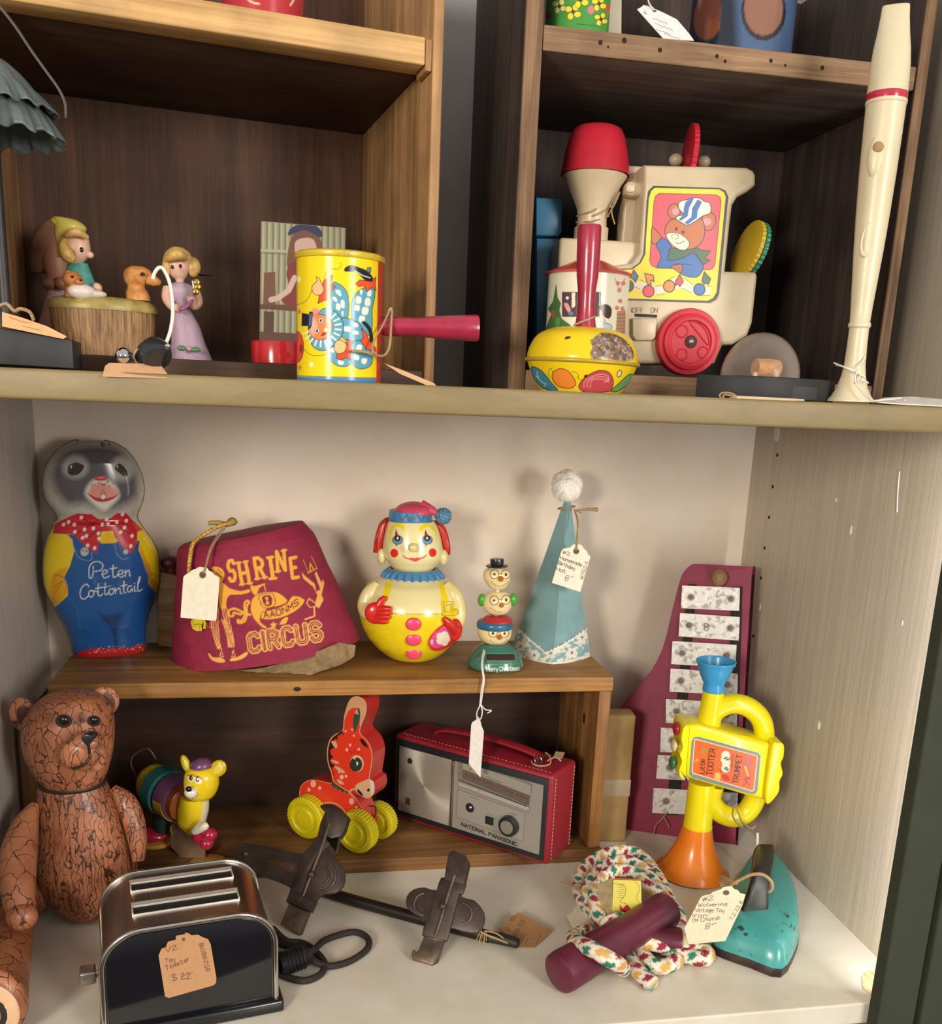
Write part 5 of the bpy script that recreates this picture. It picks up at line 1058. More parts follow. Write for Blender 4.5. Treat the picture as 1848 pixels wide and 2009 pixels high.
new_obj('paper_lining', join(crumple(f.pts(Q([(560, 1480), (900, 1440), (1150, 1380), (1560, 1220), (1705, 1238), (1690, 1340), (1600, 1405), (1210, 1538), (1165, 1500), (960, 1540), (800, 1515)]), -.0585), -.0585)), M_brp, t)
M_gcord = mat('gold_twisted_cord', c('#d8ae4a'), 0.5, col2=c('#8d5f24'), scale=1.0, stretch=(500, 500, 700), lo=.45, hi=.5, bump=.5)
cd = [f.P(*Q([q])[0], w) for q, w in (((650, 150), -.02), ((560, 170), -.03), ((450, 212), -.038), ((330, 285), -.047), ((262, 350), -.058), ((240, 450), -.064), ((228, 580), -.0655), ((235, 800), -.069), ((290, 1000), -.073))]
new_obj('tassel_cord', tube(cd, .0023, 10, smooth=6), M_gcord, t, 60)
ta = []
for i in range(26):
    a = RNG.uniform(0, 2 * PI); e = f.P(*Q([(318 + 50 * math.cos(a), 1085 + 30 * math.sin(a))])[0], -.077 + .003 * math.sin(a)); s0 = f.P(*Q([(305, 990)])[0], -.075); m0 = [(s0[j] + e[j]) / 2 for j in range(3)]; m0[0] += .004 * math.cos(a); ta.append(tube([s0, tuple(m0), e], .0017, 6, smooth=4))
new_obj('tassel', join(*ta), mat('yellow_yarn', c('#d0bd24'), 0.7), t, 60)
new_obj('tassel_knot', join(sph(f.P(*Q([(610, 150)])[0], -.02), (.006, .005, .005)), tube([f.P(*Q([q])[0], -.026) for q in ((640, 140), (560, 175), (480, 160), (400, 165))], [.004, .0035, .003, .0025], 8, smooth=4)), mat('gold_yarn', c('#a8924a'), 0.7, scale=300, bump=.4), t, 60)
Q6 = ZM(320, 1000, 7.7)
price_tag('large blank cream tag hanging in front of the crimson fez', f, Q6([(262, 1632), (305, 1020), (330, 985), (385, 960), (420, 925), (455, 905), (505, 890), (525, 870), (560, 862), (650, 868), (680, 895), (690, 920), (745, 945), (775, 985), (830, 1010), (852, 1040), (850, 1090), (805, 1660), (785, 1680)]), c('#efe8d2'),
          [[(*Q6([q])[0], w) for q, w in (((900, 270), -.045), ((800, 420), -.058), ((700, 620), -.072), ((650, 830), -.0805), ((610, 960), -.0815))], [(*Q6([q])[0], w) for q, w in (((930, 280), -.045), ((760, 530), -.066), ((690, 700), -.076), ((640, 880), -.081), ((600, 960), -.0815))]], w=-.0795, hole=(*Q6([(597, 985)])[0], 6.8), rs=.0009)

# --- roly-poly clown
Q = ZM(680, 960, 5.43)
f = Fr(at(810, 1296, 0.402, CT)); k_ = f.k(810, 1200)
t = thing('clown_figure', 'roly-poly plastic clown, yellow belly, red hair and blue ruffle collar', 'clown', f)
def qrows(rows, dep, w=0.0, m=64, ex=1.0, n=4):
    rr = []
    for Y, a, b in rows:
        (xa, y), (xb, _) = Q([(a, Y), (b, Y)]); rr.append((y, xa, xb))
    return rowloft(f, rr, dep, w, m, ex, n)
gl = paintmat('gloss_plastic_paint', 0.22, 0.3)
s = qrows([(1890, 640, 760), (1882, 560, 840), (1850, 470, 930), (1800, 400, 1000), (1700, 300, 1090), (1600, 232, 1150), (1500, 186, 1200), (1400, 150, 1240), (1300, 128, 1268), (1200, 132, 1258), (1100, 168, 1215), (1000, 235, 1150), (950, 320, 1075), (910, 410, 1000), (870, 480, 930), (840, 520, 890)], .92, 0, 320, 1.0, 14)
mz = min(v[2] for v in s[0]); s = ([(v[0], v[1], v[2] - mz * max(0, 1 - (v[2] - mz) / .05)) for v in s[0]], s[1])
ob = new_obj('body', s, gl, t, 60)
p = Paint(ob, f, c('#e6d9a0'), False)
qp([(0, 1330), (200, 1335), (480, 1322), (720, 1330), (1010, 1330), (1200, 1345), (1400, 1350), (1400, 2000), (0, 2000)], 0, c('#ecd41b'))
ql([(470, 1322), (720, 1332), (1010, 1328)], 1.4, 0, c('#8d8a3a'))
qp([(415, 990), (490, 975), (450, 1160), (430, 1200), (370, 1170)], 0, c('#ecd41b')); qp([(975, 985), (1030, 970), (1085, 1200), (1020, 1200)], 0, c('#ecd41b'))
p.noise(Q([(150, 1340), (1250, 1340), (1100, 1850), (300, 1850)]), c('#c8a81a'), .05, .55, .8, .5, 3); p.noise(Q([(520, 1340), (920, 1340), (920, 1380), (520, 1380)]), c('#3a3423'), .2, .68, .72, .8, 44)
p.done()
sl = []
HB = Hit(ob, f)
def hq(x, Y, out=0.0): return HB(*Q([(x, Y)])[0], out)
def onq(x, Y, w0=0.0):    # point on the clown's body surface
    (px, py) = Q([(x, Y)])[0]; return f.P(px, py, w0)
M_cream = mat('cream_vinyl', c('#e6d9a0'), 0.25, coat=.3, col2=c('#dccb88'), scale=15); M_glove = mat('red_vinyl', c('#d42a20'), 0.25, coat=.3); M_yv = mat('yellow_vinyl', c('#ecd41b'), 0.25, coat=.3); M_pk = mat('pink_vinyl', c('#ea4a6e'), 0.3); M_bv = mat('blue_vinyl', c('#4f87b5'), 0.35, col2=c('#437aa8'), scale=40)
new_obj('sleeve', tube([onq(330, 1010, -.022), onq(245, 1110, -.026), onq(205, 1230, -.028), onq(225, 1310, -.038), onq(275, 1330, -.047)], [.006, .0095, .0105, .0095, .008], 20, smooth=6), M_cream, t, 60)
new_obj('sleeve', tube([onq(1060, 1010, -.022), onq(1145, 1120, -.026), onq(1185, 1260, -.026), onq(1190, 1380, -.030), onq(1160, 1460, -.038)], [.006, .0095, .0105, .0095, .008], 20, smooth=6), M_cream, t, 60)
hd = [sph(hq(325, 1315, .004), (.0125, .006, .0135))]
for pts, r in (([(360, 1250), (390, 1200), (415, 1175)], .0045), ([(360, 1270), (420, 1275), (470, 1275)], .0042), ([(360, 1310), (420, 1315), (468, 1312)], .0042), ([(350, 1350), (410, 1352), (458, 1352)], .0042), ([(340, 1385), (395, 1392), (435, 1395)], .0040)): hd.append(tube([hq(x, Y, .005) for j, (x, Y) in enumerate(pts)], [r, r, r * .8], 12, smooth=5)); hd.append(sph(hq(*pts[-1], .005), r * .8))
new_obj('glove', join(*hd), M_glove, t, 60)
new_obj('glove', join(sph(hq(1130, 1480, .004), (.009, .006, .014)), tube([hq(1130, 1480, .005), hq(1070, 1420, .004), hq(1020, 1368, .003)], [.008, .006, .003], 12, smooth=5)), M_glove, t, 60)
po = [(870, 1640), (890, 1570), (960, 1490), (1050, 1435), (1090, 1480), (1150, 1580), (1090, 1640), (1000, 1695), (920, 1700)]
s = sheet(f.pts(Q(cat(po, 4, True)), -.04), -.04, .003, 60, 60); nfp = s[0].nf; V = [tuple(v) for v in s[0]]; V2 = []
for v in V:
    pq = proj(f.world([v]))[0]; h_ = HB(pq[0], pq[1], .0034 if abs(v[1] + .04) < 1e-6 else -.0005); V2.append(h_)
V = VL(V2); V.nf = nfp
ob = new_obj('pocket', (V, s[1]), gl, t, 60); p = Paint(ob, f, c('#d6322a'))
qp([(885, 1640), (900, 1575), (970, 1500), (1040, 1455), (1085, 1500), (1130, 1575), (1080, 1630), (1000, 1682), (925, 1685)], 4, c('#e2539a'))
for a in range(0, 360, 72): p.ell(*Q([(1030 + 42 * math.cos(math.radians(a)), 1590 + 42 * math.sin(math.radians(a)))])[0], 7, 7, c('#efe3c6'))
p.ell(*Q([(1030, 1590)])[0], 5, 5, c('#efe3c6')); qp([(890, 1620), (920, 1600), (915, 1660)], 2, c('#eebfd0')); p.done()
new_obj('buckle', join(*[tube([hq(x, Y, .0012) for x, Y, w in q], .0018, 8, True) for q in ([(1012, 1200, -.0475), (1110, 1205, -.0445), (1125, 1335, -.0465), (1018, 1335, -.0495)], [(1040, 1235, -.0475), (1095, 1238, -.0455), (1100, 1305, -.0465), (1045, 1305, -.0485)])], tube([hq(1125, 1330, .001), hq(1150, 1310, .001), hq(1190, 1262, .001)], [.003, .004, .0015], 8)), M_yv, t, 60)
for Y, w in ((1435, -.0565), (1597, -.0530), (1742, -.0438)):
    a = hq(712, Y, .0006); new_obj('button', sph(a, (.0095, .003, .0082), 24, 12), M_pk, t, 60)
# collar
cb2 = f.p(*Q([(706, 900)])[0]); hwt, hwb = 262 / 5.43 * k_, 340 / 5.43 * k_; zt1 = f.p(*Q([(706, 838)])[0])[1]; zb1 = f.p(*Q([(706, 905)])[0])[1]
def collar(r0, r1, z0, z1, amp, nsc=26, off=0):
    V, F = [], []; S, T = 416, 10
    for i in range(T):
        u = i / (T - 1)
        for k in range(S):
            a = 2 * PI * k / S; sc_ = abs(math.cos(nsc * a / 2)) ** .6; zz_ = z0 + (z1 - z0) * u - amp * u * sc_ ; r = r0 + (r1 - r0) * u ** .9 + off
            V.append((cb2[0] + r * math.cos(a), r * .92 * math.sin(a), zz_))
    for i in range(T - 1):
        for k in range(S): F.append((i * S + k, i * S + (k + 1) % S, (i + 1) * S + (k + 1) % S, (i + 1) * S + k))
    return V, F
co = new_obj('collar', collar(hwt, hwb, zt1, zb1, .0075), M_bv, t, 60); md = co.modifiers.new('s', 'SOLIDIFY'); md.thickness = .0014
c2_ = new_obj('collar_edge', collar(hwt * .98, hwb, zt1, zb1, .0102, 26, -.0012), mat('white_vinyl', c('#e8e0c8'), .35), co, 60); md = c2_.modifiers.new('s', 'SOLIDIFY'); md.thickness = .001
# head
s = qrows([(330, 450, 940), (400, 425, 975), (500, 400, 1005), (600, 384, 1024), (680, 386, 1034), (730, 405, 1015), (780, 440, 975), (830, 480, 935), (870, 540, 880)], .95, 0, 260, 1.0, 14)
ob = new_obj('head', s, gl, t, 60); p = Paint(ob, f, c('#eadfa6'))
for pts in ([(465, 570), (455, 470), (480, 390), (550, 360), (610, 380), (610, 450), (560, 400), (510, 410), (480, 470), (475, 570)], [(765, 440), (800, 380), (850, 362), (920, 390), (960, 470), (960, 570), (945, 480), (900, 420), (850, 400), (800, 440)]): qp(pts, 4, c('#ecd41b'))
for x in (543, 858):
    p.ell(*Q([(x, 540)])[0], 10, 8.5, c('#6a93bb'), 0, c('#23313f'), 1.4); p.ell(*Q([(x - 1, 520)])[0], 6, 6.5, c('#1a1a1c')); p.ell(*Q([(x, 520)])[0], 2, 2.4, c('#f2f2ee')); p.poly(Q([(x - 30, 495), (x - 20, 420), (x + 12, 495)]), c('#a32d24')); p.line(Q([(x - 15, 585), (x - 12, 602)]), c('#23313f'), 2)
for x, y in ((508, 680), (915, 675)): p.ell(*Q([(x, y)])[0], 7.8, 8.6, c('#d8281f'))
p.line(Q([(600, 705), (640, 735), (720, 748), (800, 735), (848, 705)]), c('#cf3648'), 2.2, 5); qp([(655, 738), (700, 728), (722, 735), (745, 726), (790, 738), (730, 772)], 3, c('#e0506a')); p.line(Q([(675, 620), (690, 640), (735, 640), (742, 622)]), c('#c8372e'), 1.6, 4); p.done()
new_obj('nose', sph(f.P(*Q([(708, 622)])[0], -.0475), (.006, .0045, .0055)), M_cream, ob, 60)
new_obj('ear', join(sph(f.P(*Q([(375, 712)])[0], -.005), (.006, .008, .010)), sph(f.P(*Q([(1030, 725)])[0], -.005), (.006, .008, .010))), M_cream, ob, 60)
def hair(rows, w):
    s = qrows(rows, (1.5, 1.5), w, 40, 1.0, 6); V = np.array(s[0]); V[:, 0] += .0006 * np.sin(V[:, 1] * 2400); return V, s[1]
M_hair = mat('red_vinyl_hair', c('#cf3420'), 0.3, coat=.2, col2=c('#b02a1a'), scale=1.0, stretch=(900, 900, 10), bump=.5)
new_obj('hair', hair([(300, 420, 448), (350, 360, 446), (430, 325, 428), (520, 300, 415), (600, 288, 402), (668, 286, 386)], .004), M_hair, ob, 60)
new_obj('hair', hair([(330, 925, 960), (380, 945, 1030), (450, 975, 1070), (540, 1000, 1092), (620, 1020, 1104), (692, 1040, 1104)], .004), M_hair, ob, 60)
hat_ = new_obj('hat', qrows([(270, 455, 905), (235, 490, 925), (200, 525, 920), (165, 570, 880), (140, 640, 800), (130, 690, 750)], .98, 0, 64, 1.0, 6), mat('pink_vinyl_hat', c('#d8526b'), 0.3, col2=c('#c9465f'), scale=30), t, 60)
new_obj('hat_tail', tube([onq(800, 185, -.002), onq(880, 215, -.006), onq(940, 245, -.009), onq(965, 262, -.009)], [.0085, .0065, .0045, .0035], 14, smooth=5), MATS['pink_vinyl_hat'], hat_, 60)
s = qrows([(350, 452, 908), (330, 446, 914), (290, 446, 912), (245, 452, 908), (225, 458, 902)], .99, 0, 96, 1.0, 3)
new_obj('hat_band', s, M_bv, hat_, 60)
zg = [tube([f.P(*Q([(x, y)])[0], -.0495 + .000 * x + .045 * (1 - math.sqrt(max(0.02, 1 - ((x - 680) / 245) ** 2))))for x, y in q], .0011, 6) for q in ([(560, 265), (590, 340), (640, 270)], [(640, 270), (680, 340)], [(750, 275), (800, 345), (840, 270)])]
new_obj('band_zigzag', join(*zg), M_bv, hat_, 60)
pc = f.P(*Q([(1030, 285)])[0], -.010); pr_ = 84 / 5.43 * k_
s = sph(pc, pr_, 64, 40); V = np.array(s[0]); d = (V - np.array(pc)) / pr_; V += d * (0.0022 * (vnoise(d[:, 0] * 9 + 20, d[:, 1] * 9 + d[:, 2] * 11 + 20, 3) - .5))[:, None]
new_obj('pompom', (V, s[1]), mat('speckled_blue_vinyl', c('#6c9dbf'), 0.35, col2=c('#3a6788'), scale=420), hat_, 60)

# --- three snowmen on a green base
Q = ZM(890, 900, 4.567)
f = Fr(at(970, 1318, 0.362, CT)); k_ = f.k(970, 1250)
t = thing('bobble_toy', 'green based toy with three stacked snowman heads wearing glasses', 'toy', f)
s = qrows([(1945, 200, 545), (1925, 140, 600), (1895, 120, 620), (1860, 124, 616), (1800, 142, 606), (1740, 172, 584), (1690, 215, 540), (1660, 250, 505), (1650, 290, 470)], .85, 0, 220, 1.2, 14)
mz = min(v[2] for v in s[0]); s = ([(v[0], v[1], v[2] - mz * max(0, 1 - (v[2] - mz) / .03)) for v in s[0]], s[1])
ob = new_obj('base', s, gl, t, 60); p = Paint(ob, f, c('#3c7463'))
p.poly(Q([(285, 1745), (548, 1745), (558, 1812), (290, 1812)]), c('#3b302d'), 0, c('#5c8f7d'), 1.6); p.line(Q([(278, 1845), (590, 1838)]), c('#57907d'), 1.4)
p.text('Merry Christmas', Q([(297, 1908)])[0], Q([(588, 1896)])[0], (0, -8.5), c('#d7e2da'), 1.25); p.done()
M_snow = paintmat('cream_gloss', 0.2, 0.4)
heads = []
for rows, yc, gx, gy in (([(1160, 340, 450), (1140, 305, 480), (1080, 268, 508), (1040, 262, 513), (1000, 280, 500), (975, 320, 465)], 1035, ((365, 1035), (468, 1035)), (420, 1078)), ([(1395, 335, 440), (1370, 285, 490), (1320, 258, 520), (1270, 255, 530), (1225, 280, 520), (1190, 330, 470)], 1265, ((363, 1270), (470, 1262)), (425, 1310)), ([(1660, 320, 440), (1635, 255, 480), (1590, 220, 512), (1540, 212, 522), (1500, 218, 520)], 1560, ((352, 1560), (455, 1562)), (408, 1598))):
    hob = new_obj('snowman_head', qrows(rows, .92, 0, 180, 1.0, 14), M_snow, t, 60); heads.append(hob); p = Paint(hob, f, c('#ecd9a2'))
    for g_ in gx: p.ell(*Q([g_])[0], 8.6, 9.0, c('#ecd9a2'), 0, c('#3d2f24'), 1.3); p.ell(*Q([(g_[0], g_[1] + 4)])[0], 2.4, 3.2, c('#33251d'))
    p.line(Q([(gx[0][0] + 40, gx[0][1] - 6), (gx[1][0] - 40, gx[1][1] - 6)]), c('#3d2f24'), 1.2); y0 = gy[1]
    for j in range(9 if yc != 1265 else 6):
        u = j / 8; xx = gx[0][0] - 25 + u * 145; p.ell(*Q([(xx, y0 + 12 + 55 * math.sin(PI * (.1 + .8 * u)))])[0], .9, 1.3, c('#4a3a2a'))
    p.done(); a0 = f.P(*Q([gy])[0], -.0175 if yc != 1560 else -.0205); new_obj('carrot_nose', alathe((a0[0], a0[1] + .003, a0[2]), (a0[0] + .002, a0[1] - .006, a0[2] - .001), [(.0035, 0), (.003, .4), (.0005, 1)], 16), mat('orange_carrot', c('#d9792c'), 0.4), hob, 60)
M_cl = mat('pale_stem', c('#d9c9b0'), 0.3)
new_obj('stem', join(cyl(f.P(*Q([(390, 1200)])[0]), f.P(*Q([(392, 1155)])[0]), .0028), cyl(f.P(*Q([(378, 1425)])[0]), f.P(*Q([(384, 1385)])[0]), .0032)), M_cl, t)
new_obj('top_hat', join(alathe(f.P(*Q([(388, 968)])[0]), f.P(*Q([(388, 945)])[0]), [(.012, 0), (.0135, .2), (.0135, .6), (.009, 1)], 32), alathe(f.P(*Q([(388, 950)])[0]), f.P(*Q([(388, 894)])[0]), [(.0082, 0), (.0085, .8), (.0082, .96), (.0075, 1)], 32)), mat('navy_gloss', c('#1d2027'), 0.2, coat=.4), heads[0])
new_obj('earmuff', join(sph(f.P(*Q([(252, 1265)])[0], -.004), (.005, .006, .008)), sph(f.P(*Q([(532, 1262)])[0], -.004), (.005, .006, .008))), mat('green_gloss', c('#4fa43a'), 0.25), heads[1], 60)
hb = new_obj('cap_band', qrows([(1515, 212, 522), (1500, 205, 528), (1470, 208, 528), (1452, 222, 520)], .95, 0, 64, 1.0, 4), mat('teal_blue_gloss', c('#2a6a8c'), 0.25), heads[2], 60)
new_obj('cap', qrows([(1462, 235, 528), (1435, 262, 522), (1412, 290, 490), (1404, 330, 450)], .9, 0, 48, 1.0, 4), mat('crimson_gloss', c('#b8323f'), 0.3), hb, 60)
# its tag hangs over the crate's front edge
R2 = ZM(740, 1360, 4.62)
fg = Fr(W(936, 1460, y=0.3145), 0)
price_tag('narrow white tag on a long string hanging over the crate edge before the radio', fg, R2([(830, 640), (852, 290), (862, 262), (895, 244), (908, 212), (922, 216), (935, 248), (948, 300), (967, 345), (945, 640), (935, 765)]), c('#dcd3cd'),
          [[(*Q([(285, 1650)])[0], .052), (*Q([(262, 1740)])[0], .030), (*Q([(250, 1850)])[0], .008), (948, 1333, -.003), (944, 1356, -.003), (941, 1385, -.003)], [(*Q([(290, 1650)])[0], .052), (*Q([(275, 1740)])[0], .030), (*Q([(258, 1850)])[0], .008), (950, 1333, -.003), (947, 1356, -.003), (943, 1385, -.003)], [(943, 1382, -.003), (936, 1396, -.003), (936, 1410, -.002), (943, 1410, -.002), (946, 1396, -.003), (943, 1382, -.003)], [(943, 1382, -.003), (952, 1392, -.003), (964, 1394, -.003), (956, 1399, -.003)]], smat=M_wtwine, rs=.0008, t=.0008)

# --- blue felt birthday hat
Q = ZM(890, 900, 4.567)
pf, pr3, pl3 = W(1084, 1303, z=CT), W(1156, 1288, z=CT), W(1002, 1280, z=CT)
pbk = pl3 + (pr3 - pf); pbk[1] = min(pbk[1], .490); ctr = (pf + pr3 + pl3 + pbk) / 4
f = Fr(ctr, 0)
apx = f.P(1113, 984); apx = (apx[0], 0.0, apx[2])
t = thing('party_hat', 'pale blue four sided felt birthday hat with lace hem and white pompom', 'hat', f)
def pyr(off, u0, u1, nu, nv, top=.022):
    C4 = [np.array(f.L(q)) for q in (pf, pr3, pbk, pl3)]; V, F = [], []; n = 4 * nu
    for j in range(nv):
        u = u0 + (u1 - u0) * j / (nv - 1)
        for s_ in range(4):
            for i in range(nu):
                q = C4[s_] * (1 - i / nu) + C4[(s_ + 1) % 4] * (i / nu); cc = np.mean(C4, 0); q = q + (q - cc) / np.linalg.norm(q - cc) * off
                e = i / nu; bul = .006 * math.sin(PI * e) * (1 - u); q = q + (q - cc) / np.linalg.norm(q - cc) * bul
                T = np.array(apx) + (q - cc) * .085; P_ = q * (1 - u) + T * u; V.append((P_[0], P_[1], max(P_[2], 0.0)))
    for j in range(nv - 1):
        for i in range(n): F.append((j * n + i, j * n + (i + 1) % n, (j + 1) * n + (i + 1) % n, (j + 1) * n + i))
    return V, F
V, F = pyr(0, 0, 1, 30, 60); F.append(tuple(range(len(V) - 120, len(V))))
new_obj('felt_body', (V, F), mat('blue_felt', c('#7fa5a8'), 0.95, col2=c('#6f9599'), scale=25, sheen=.3, bump=.08), t, 50)
V, F = pyr(.0012, 0.0, .26, 60, 70)
V = np.array(V); px = proj(f.world(V)); yt = np.interp(px[:, 0], [Q([(480, 0)])[0][0], Q([(560, 0)])[0][0], Q([(830, 0)])[0][0], Q([(1000, 0)])[0][0], Q([(1190, 0)])[0][0]], [900 + y / 4.567 for y in (1430, 1490, 1725, 1640, 1515)])
yt += 2.2 * np.sin(px[:, 0] * .9) ; vb = V.copy()
keep = px[:, 1] > yt; F = [q for q in F if all(keep[i] for i in q)]
lace = new_obj('lace_hem', (V, F), paintmat('lace_print', 0.9), t, 50); p = Paint(lace, f, c('#d9d3c4'), True, 1.1)
p.noise([(990, 1190), (1170, 1190), (1170, 1320), (990, 1320)], c('#6a9fa6'), .18, .5, .53, .9, 6)
for x, y in ((600, 1680), (870, 1740), (1060, 1740), (1150, 1600), (720, 1760), (960, 1660)):
    for a in range(0, 360, 60): p.ell(*Q([(x + 34 * math.cos(math.radians(a)), y + 34 * math.sin(math.radians(a)))])[0], 4.2, 3.6, c('#ddd7c9'), a)
    p.ell(*Q([(x, y)])[0], 2.4, 2.4, c('#55828a'))
p.line([(px_, y_) for px_, y_ in zip(*[[Q([(x, 0)])[0][0] for x in (490, 560, 700, 830, 1000, 1185)], [900 + y / 4.567 for y in (1450, 1510, 1640, 1745, 1660, 1535)]])], c('#e6e0d2'), 2.4); p.line([(Q([(x, 0)])[0][0], 900 + y / 4.567) for x, y in ((480, 1690), (640, 1800), (850, 1835), (1010, 1825), (1180, 1770))], c('#ddd6c6'), 4); p.done()
pc = np.array(f.P(1112, 953)); r_ = 31 * f.k(1112, 953); pc[1] = 0
vs, fs = sph(tuple(pc), r_ * .93, 140, 90); V = np.array(vs); d = V - pc; d /= np.linalg.norm(d, axis=1)[:, None]
V += d * (.0035 * (vnoise(d[:, 0] * 3 + 7, d[:, 1] * 3 + d[:, 2] * 4 + 9, 2) - .5) + .0016 * (vnoise(d[:, 0] * 26 + 50 + d[:, 1] * 9, d[:, 2] * 26 + d[:, 1] * 20 + 70, 5) - .5) + RNG.normal(0, .00022, len(d)))[:, None]
sv, sf = [], []
for i in range(1500):
    d = RNG.normal(size=3); d /= np.linalg.norm(d); e = np.cross(d, RNG.normal(size=3)); e /= np.linalg.norm(e); b0 = pc + d * r_ * .88; d2 = d + .35 * RNG.normal(size=3) * .6; L_ = r_ * RNG.uniform(.08, .22); j = len(sv)
    sv += [tuple(b0 - e * .0003), tuple(b0 + e * .0003), tuple(b0 + d2 / np.linalg.norm(d2) * L_ + e * .0002)]; sf.append((j, j + 1, j + 2))
new_obj('pompom', join((V, fs), (sv, sf)), mat('white_wool', c('#fbf7f0'), 0.95, col2=c('#f4eee6'), scale=80), t, 60)
zr = f.p(1110, 990)[1]
new_obj('twine', join(tube([(apx[0] + .0105 * math.cos(a) * (1 + .1 * math.sin(3 * a)), .0105 * math.sin(a), zr - .004 + .002 * math.cos(a)) for a in np.linspace(0, 2 * PI, 30, endpoint=False)], .0009, 6, True), tube([f.P(1126, 1000, -.009), f.P(1140, 1000, -.009), f.P(1156, 999, -.008), f.P(1172, 1000, -.006)], [.001, .0012, .0018, .0026], 6, smooth=4), tube([f.P(1126, 1000, -.009), f.P(1136, 1004, -.010), f.P(1141, 1007, -.010)], .0012, 6)), M_twine, t, 60)
def hat_txt(p):
    up = (1.0, -6.4); I = c('#4a3f3a')
    for s_, a, b in (('#2', (975, 850), (1040, 870)), ('Homemade', (955, 900), (1145, 965)), ('Birthday', (937, 945), (1085, 1000)), ('Hat', (922, 1000), (1000, 1025)), ('8-', (995, 1100), (1070, 1080))):
        p.text(s_, Q([a])[0], Q([b])[0], up if s_ != '8-' else (1.5, -11), I if s_ != '#2' else c('#6a3f38'), 1.15, jit=.25, smooth=3)
    p.text('#7524', Q([(1160, 1085)])[0], Q([(1205, 925)])[0], (-6, -2), I, 1.0, jit=.25)
fh = Fr(at(1122, 1120, 0, 0) * 0 + W(1122, 1120, y=ctr[1] - .047), -4, 4)
price_tag('cream scalloped tag with handwriting hanging from the blue birthday hat', fh, Q([(880, 1112), (962, 838), (975, 812), (1005, 800), (1045, 795), (1065, 772), (1100, 763), (1150, 775), (1165, 805), (1190, 822), (1200, 850), (1225, 880), (1134, 1194)]), c('#eadfcb'),
          [[(1126, 1001, .026), (1132, 1020, .018), (1133, 1045, .006), (1132, 1072, -.001), (1131, 1080, -.0015)], [(1128, 1001, .026), (1134, 1022, .018), (1131, 1060, .002), (1129, 1080, -.0015)]], hat_txt, hole=(*Q([(1098, 830)])[0], 6, 5.5), n=(170, 130))
# ================================================================ things inside the low crate
ZB = 0.0185
# --- red transistor radio
f = Fr((0.1255, 0.437, ZB), -42); RW, RD, RH = 0.238, 0.066, 0.1205
t = thing('transistor_radio', 'red leather cased portable radio with silver speaker front, angled inside the low crate', 'radio', f)
M_redl = mat('red_leather', c('#971f2e'), 0.45, col2=c('#821a27'), scale=260, bump=.12); M_blk2 = mat('black_bezel', c('#22262a'), 0.35)
new_obj('case', rbox(0, RW, 0, RD, 0, RH, .005, 4), M_redl, t)
R2 = ZM(740, 1360, 4.62)
mg = .0055; bz = [(mg * .8, mg), (RW - mg, mg), (RW - mg, RH - mg), (mg * .8, RH - mg)]
new_obj('bezel', prism(bz, -.0012, .001, .0008), M_blk2, t)
x0g, x1g, xm = mg + .005, RW - mg - .006, f.p(*R2([(690, 800)])[0])[0]; z0g, z1g = mg + .008, RH - mg - .009
gm, nt, b = nodes('spun_aluminium'); setp(b, .38, .7); b.inputs['Base Color'].default_value = (*c('#cbc4b8'), 1)
tc = N(nt, 'ShaderNodeTexCoord'); vo = N(nt, 'ShaderNodeTexVoronoi', Scale=900); bp2 = N(nt, 'ShaderNodeBump', Strength=.25, Distance=.0004); b.inputs['Anisotropic'].default_value = 0.85
tg = N(nt, 'ShaderNodeTangent', direction_type='RADIAL', axis='Y'); nt.links.new(tg.outputs[0], b.inputs['Tangent'])
nt.links.new(tc.outputs['Object'], vo.inputs['Vector']); nt.links.new(vo.outputs['Distance'], bp2.inputs['Height']); nt.links.new(bp2.outputs[0], b.inputs['Normal'])
gc = ((x0g + xm) / 2, -.002, (z0g + z1g) / 2)
s = prism([(x0g - gc[0], z0g - gc[2]), (xm - .002 - gc[0], z0g - gc[2]), (xm - .002 - gc[0], z1g - gc[2]), (x0g - gc[0], z1g - gc[2])], -.0008, .0012, .0006)
go = new_obj('speaker_grille', s, gm, t); go.location = gc
new_obj('emblem', join(cyl((x0g + .018, -.0034, z1g - .017), (x0g + .018, -.002, z1g - .017), .004)), M_blk2, t); new_obj('badge', rbox(x0g + .0125, x0g + .0205, -.0034, -.002, z0g + .012, z0g + .022, .0004), mat('brown_badge', c('#4a2a20'), .4), t)
new_obj('divider', rbox(xm - .0018, xm + .0018, -.0042, -.001, z0g, z1g, .0008), mat('bright_trim', c('#b9b4aa'), .25, 1.0), t)
dp = [(xm + .0022, z0g), (x1g, z0g), (x1g, z1g), (xm + .0022, z1g)]
ob = new_obj('dial_panel', sheet(dp, -.0024, .0014, 260, 320), paintmat('satin_metal_print', .35, 0, 0, 300, .5, .35), t, None); p = Paint(ob, f, c('#a9a59a'))
def rq(pts, col, sm=0, line=None, lw=1): p.poly(R2(pts), c(col), sm, line, lw)
rq([(735, 580), (1410, 820), (1375, 1035), (725, 790)], '#8f8a7c'); rq([(770, 610), (1390, 835), (1385, 925), (780, 700)], '#b3ad9f'); rq([(780, 690), (1385, 930), (1375, 1020), (770, 770)], '#75685f'); rq([(735, 800), (1380, 1035), (1375, 1075), (735, 840)], '#c4c0b6', 0, c('#6d6a63'), 1)
p.line(R2([(740, 785), (1355, 1025)]), c('#241c1a'), 1.4)
for i in range(14): 
    x = 790 + i * 42; p.line(R2([(x, 735 + .385 * (x - 790)), (x + 22, 745 + .385 * (x - 790))]), c('#8c3a36'), 1.6)
